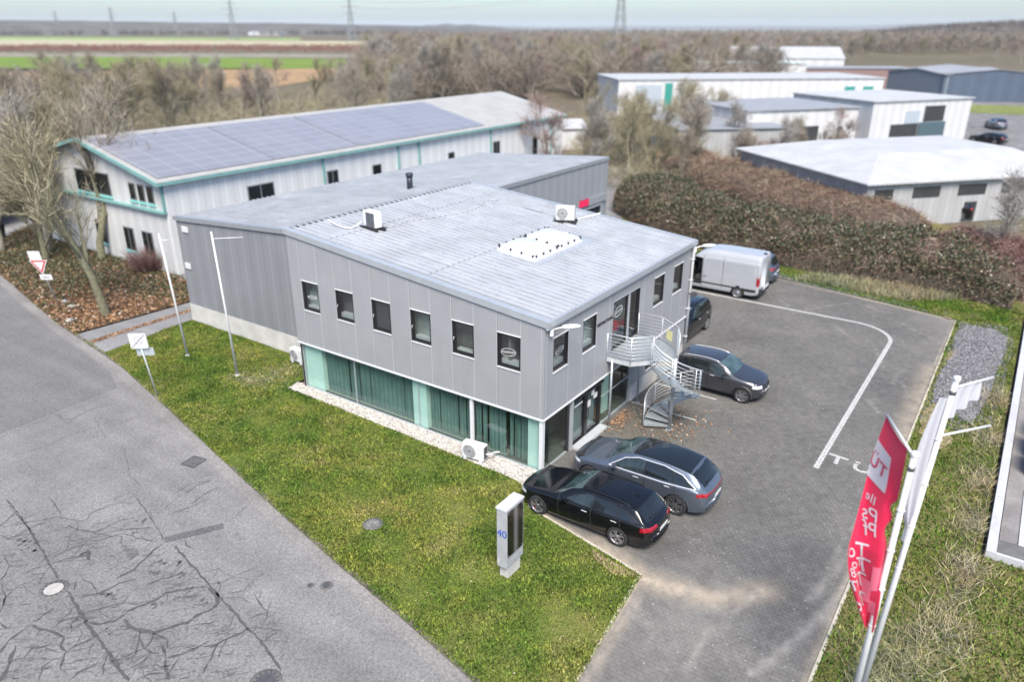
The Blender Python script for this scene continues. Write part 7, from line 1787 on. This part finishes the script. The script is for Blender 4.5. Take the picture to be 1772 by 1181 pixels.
mass('winter_wood',pix(420,(-200,760),lambda x:rt.uniform(56.5,61.5)),26000,12,.9,M['wood_d'])
mass('winter_wood',pix(500,(-300,1900),lambda x:rt.uniform(52.5,56)),26000,13,1.8,M['wood_d'])
M['orch']=mat_isl('orchard_twig',[(0,(.12,.05,.045)),(.6,(.24,.115,.10)),(1,(.33,.18,.15))],.95,.05)
mass('orchard_rows',pix(2600,(-260,770),lambda x:rt.uniform(79,90)),60000,2.6,.16,M['orch'],.02)
mass('hedge_row',pix(300,(-260,760),lambda x:rt.uniform(92,94)),9000,2.5,.16,M['wood'],.05)
mass('undergrowth_belt',pix(700,(-80,700),lambda x:rt.uniform(160,232)),30000,3.2,.05,M['twig_y'],.02)
mass('undergrowth_belt',pix(420,(985,1320),lambda x:rt.uniform(205,330)),24000,2.6,.04,M['twig_y'],.02)
# hills
def hill(name,px,d,w,dep,h,c,seed):
    dr=(gp(px,300)-CAM); dr.z=0; dr.normalize(); ctr=Vector((CAM.x,CAM.y,0))+dr*d; sd=Vector((dr.y,-dr.x,0)); nu,nv=60,14; vs=[]
    for j in range(nv+1):
        for i in range(nu+1):
            u=i/nu*2-1; v=j/nv*2-1; z=h*max(0,1-u*u)**.8*max(0,1-v*v)*(1+.22*mnoise.noise(Vector((u*5+seed,v*2,seed))))+h*.05*mnoise.noise(Vector((u*30,v*9,seed)))*(1-u*u)
            p=ctr+sd*u*w+dr*v*dep; vs.append((p.x,p.y,z-.5))
    mb=MB(); mb.add(vs,[(j*(nu+1)+i,j*(nu+1)+i+1,(j+1)*(nu+1)+i+1,(j+1)*(nu+1)+i) for j in range(nv) for i in range(nu)],0,True)
    return struct(mb.build(name,pm('hill_wood',c,.95,0,.35,.02,.4,.1)))
hill('wooded_hill',1810,1500,330,220,26,(.11,.095,.08),2)
hill('wooded_hill',790,4200,330,300,34,(.08,.08,.075),5)
hill('distant_ridge',100,7000,2600,500,58,(.09,.09,.085),8)
hill('distant_ridge',600,9000,3400,500,48,(.09,.09,.085),4)
hill('distant_ridge',1250,9500,3800,500,40,(.09,.09,.085),9)
hill('distant_ridge',1800,9000,2600,500,70,(.09,.09,.085),3)
dr=(gp(1810,300)-CAM); dr.z=0; dr.normalize(); ctr=Vector((CAM.x,CAM.y,0))+dr*1440; sd=Vector((dr.y,-dr.x,0))
n=9000; uu=RG.uniform(-.95,.95,n); vv=RG.uniform(-.9,.2,n); zz=26*np.maximum(0,1-uu*uu)**.8*np.maximum(0,1-vv*vv)
A_=np.column_stack([ctr.x+sd.x*uu*330+dr.x*vv*220,ctr.y+sd.y*uu*330+dr.y*vv*220,zz-2]); D=np.column_stack([RG.normal(0,2,n),RG.normal(0,2,n),RG.uniform(2,7,n)])
struct(ribbons('hill_wood',A_,D,1.1,M['wood_d'],None,0,1),'stuff')
hill('wooded_ridge',120,2300,1500,260,31,(.085,.08,.075),12)
hill('wooded_ridge',560,2900,900,260,26,(.085,.08,.075),15)
# little pale houses in the distance
for i,(px,py,w,h,l) in enumerate(((1718,74,14,6,'small white house at the foot of the wooded hill on the right'),(1690,78,18,5,'low pale house left of the small white house under the wooded hill'),(838,76,26,6,'pale far building among the winter wood above the workshop ridge'),(905,79,18,5,'smaller pale far building right of the one above the workshop ridge'),(430,60.5,70,9,'pale long shed on the horizon left of the middle pylons'),(130,57.5,110,12,'pale far roofs on the horizon at the upper left'))):
    q=gp(px,py); shed('house',l,(q.x,q.y),(q.x+w*.57,q.y-w*.82),w*.6,h*.6,h,wh,rg,[('window',w*(.15+.22*k),w*(.22+.22*k),h*.2,h*.42,dkw,.2) for k in range(4)],cat='house')
# pylons and wires
def pylon(px,d,h,label,k=1.0,th=.42):
    dr=(gp(px,400)-CAM); dr.z=0; dr.normalize(); c=Vector((CAM.x,CAM.y,0))+dr*d; t=T('pylon',label,'pylon',c,atan2(dr.y,dr.x)+.35,'pylons across the plain')
    mb=MB(); W_=lambda z: (4.2*(1-z/h)**1.25+.55)*k
    zs=[h*f for f in (0,.16,.30,.42,.53,.63,.72,.80,.87,.94,1)]
    for sx in (-1,1):
        for sy in (-1,1):
            for a,b in zip(zs[:-1],zs[1:]): mb.bar((sx*W_(a),sy*W_(a),a),(sx*W_(b),sy*W_(b),b),th)
    for a,b in zip(zs[:-1],zs[1:]):
        for s in (-1,1):
            for q in (-1,1):
                mb.bar((s*W_(a),q*W_(a),a),(-s*W_(b),q*W_(b),b),th*.55); mb.bar((q*W_(a),s*W_(a),a),(q*W_(b),-s*W_(b),b),th*.55)
    mb.build('lattice_tower',M['pyl'],t)
    for f,l in ((.62,9),(.76,12),(.90,7.5)):
        mb=MB()
        for s in (-1,1): mb.bar((0,0,h*f),(0,s*l*k,h*f),th); mb.bar((0,s*.8,h*(f+.035)),(0,s*l*k,h*f),th*.6)
        mb.build('cross_arm',M['pyl'],t)
    return c
M['pyl']=pm('pylon_steel',(.26,.28,.29),.6,.3,.1,.2)
pc=[pylon(1055,640,62,'nearest lattice pylon cut off by the top of the photo, right of centre',1.0,.5),pylon(634,1060,52,'lattice pylon above the workshop ridge, second nearest of the row',1.0,.5),pylon(449,1150,50,'lattice pylon above the bright green field, left of the one over the workshop ridge',1,.45),
 pylon(360,2000,50,'smaller far pylon above the horizon left of the green field pylon',1,.6),pylon(262,1750,52,'thin far pylon second from left on the horizon',1,.55),pylon(175,2300,54,'faint small pylon near the upper left corner',1,.6)]
def wires(a,b,h0,h1,label):
    t=T('power_line',label,'power line',(a+b)/2)
    d=(b-a); sd=Vector((d.y,-d.x,0)).normalized()
    for o_,z0,z1 in ((-8,h0,h1),(8,h0,h1),(-5,h0*1.18,h1*1.18),(5,h0*1.18,h1*1.18)):
        mb=MB(); pts=[]
        for i in range(25):
            f=i/24; p=a.lerp(b,f)+sd*o_; pts.append(Vector((p.x,p.y,z0+(z1-z0)*f-9*4*f*(1-f)))-(a+b)/2)
        mb.tube(pts,.07,4,caps=False); mb.build('wire',M['pyl'],t)
dr=(gp(1900,400)-CAM); dr.z=0; dr.normalize(); far=Vector((CAM.x,CAM.y,0))+dr*560
wires(pc[0],far,46,46,'sagging wires running right from the nearest pylon')
wires(pc[1],pc[0],40,46,'sagging wires between the nearest pylon and the one above the workshop ridge')
# cars in the distant yards: copies of the modelled ones
src={o['label'][:14]:o for o in COL.objects if o.type=='EMPTY' and o.get('category') in ('car','van')}
cs=[o for o in COL.objects if o.type=='EMPTY' and o.get('category')=='car']
CH.clear()
for i,(px,py,rz,k,l) in enumerate(((1722,222,.4,1,'dark car standing in the far yard right of the loading hall'),(1708,247,1.2,0,'black car in the far yard just above the white roof'),(1560,262,.2,3,'dark car parked before the open loading bay'),(1622,377,2.0,3,'dark car in front of the grey shed wall, below its windows'))):
    q=gp(px,py); dup(cs[k],(q.x,q.y,0),rz,1.0,l)
for p_ in PR:
    for c in kids(p_): bpy.data.objects.remove(c)
    bpy.data.objects.remove(p_)
# ================================================================== air, light, camera
HAZE=6.5e-5
if HAZE:
    mb=MB(); mb.box(-12600,12600,-12600,12600,-1.2,120); hz_=mb.build('haze',bpy.data.materials.new('haze_air')); hz_['kind']='stuff'
    m=hz_.data.materials[0]; m.use_nodes=True; nt=m.node_tree; nt.nodes.clear(); out=nd(nt,'ShaderNodeOutputMaterial'); pv=nd(nt,'ShaderNodeVolumePrincipled')
    pv.inputs['Density'].default_value=HAZE; pv.inputs['Color'].default_value=(.84,.91,1.0,1); pv.inputs['Anisotropy'].default_value=.0
    nt.links.new(pv.outputs[0],out.inputs['Volume'])
w=bpy.data.worlds.new('World'); S.world=w; w.use_nodes=True; nt=w.node_tree; bg=nt.nodes['Background']
sky=nd(nt,'ShaderNodeTexSky'); sky.sky_type='NISHITA'; sky.sun_disc=False; sky.sun_elevation=radians(52); 
SAZ=radians(-142)     # compass of the sun in the x,y plane
sky.sun_rotation=pi/2-SAZ; sky.air_density=1.0; sky.dust_density=1.6; sky.ozone_density=1.0; sky.altitude=100
nt.links.new(mixc(nt,1.0,sky.outputs[0],(.80,.90,1.03),'MULTIPLY'),bg.inputs[0]); bg.inputs[1].default_value=.080
sl=bpy.data.lights.new('sun','SUN'); sl.energy=2.7; sl.angle=radians(28); sl.color=(1,.915,.80); so=bpy.data.objects.new('sun',sl); COL.objects.link(so)
d=Vector((cos(SAZ)*cos(radians(52)),sin(SAZ)*cos(radians(52)),sin(radians(52)))); so.rotation_euler=d.to_track_quat('Z','Y').to_euler(); so.location=(0,0,60)
cd=bpy.data.cameras.new('camera'); co=bpy.data.objects.new('camera',cd); COL.objects.link(co); S.camera=co
cd.sensor_width=36; cd.lens=FPX*36/PW; cd.clip_end=60000; cd.clip_start=.5
mt=Matrix((( RT.x,UP.x,-FW.x,CAM.x),(RT.y,UP.y,-FW.y,CAM.y),(RT.z,UP.z,-FW.z,CAM.z),(0,0,0,1))); co.matrix_world=mt
cd.dof.use_dof=True; cd.dof.focus_distance=22.5; cd.dof.aperture_fstop=.24
S.view_settings.view_transform='Standard'; S.view_settings.look='None'; S.view_settings.exposure=1.42; S.view_settings.gamma=1
S.cycles.use_denoising=True; S.cycles.max_bounces=8; S.cycles.transparent_max_bounces=16; S.cycles.volume_bounces=1
S.cycles.sample_clamp_indirect=4
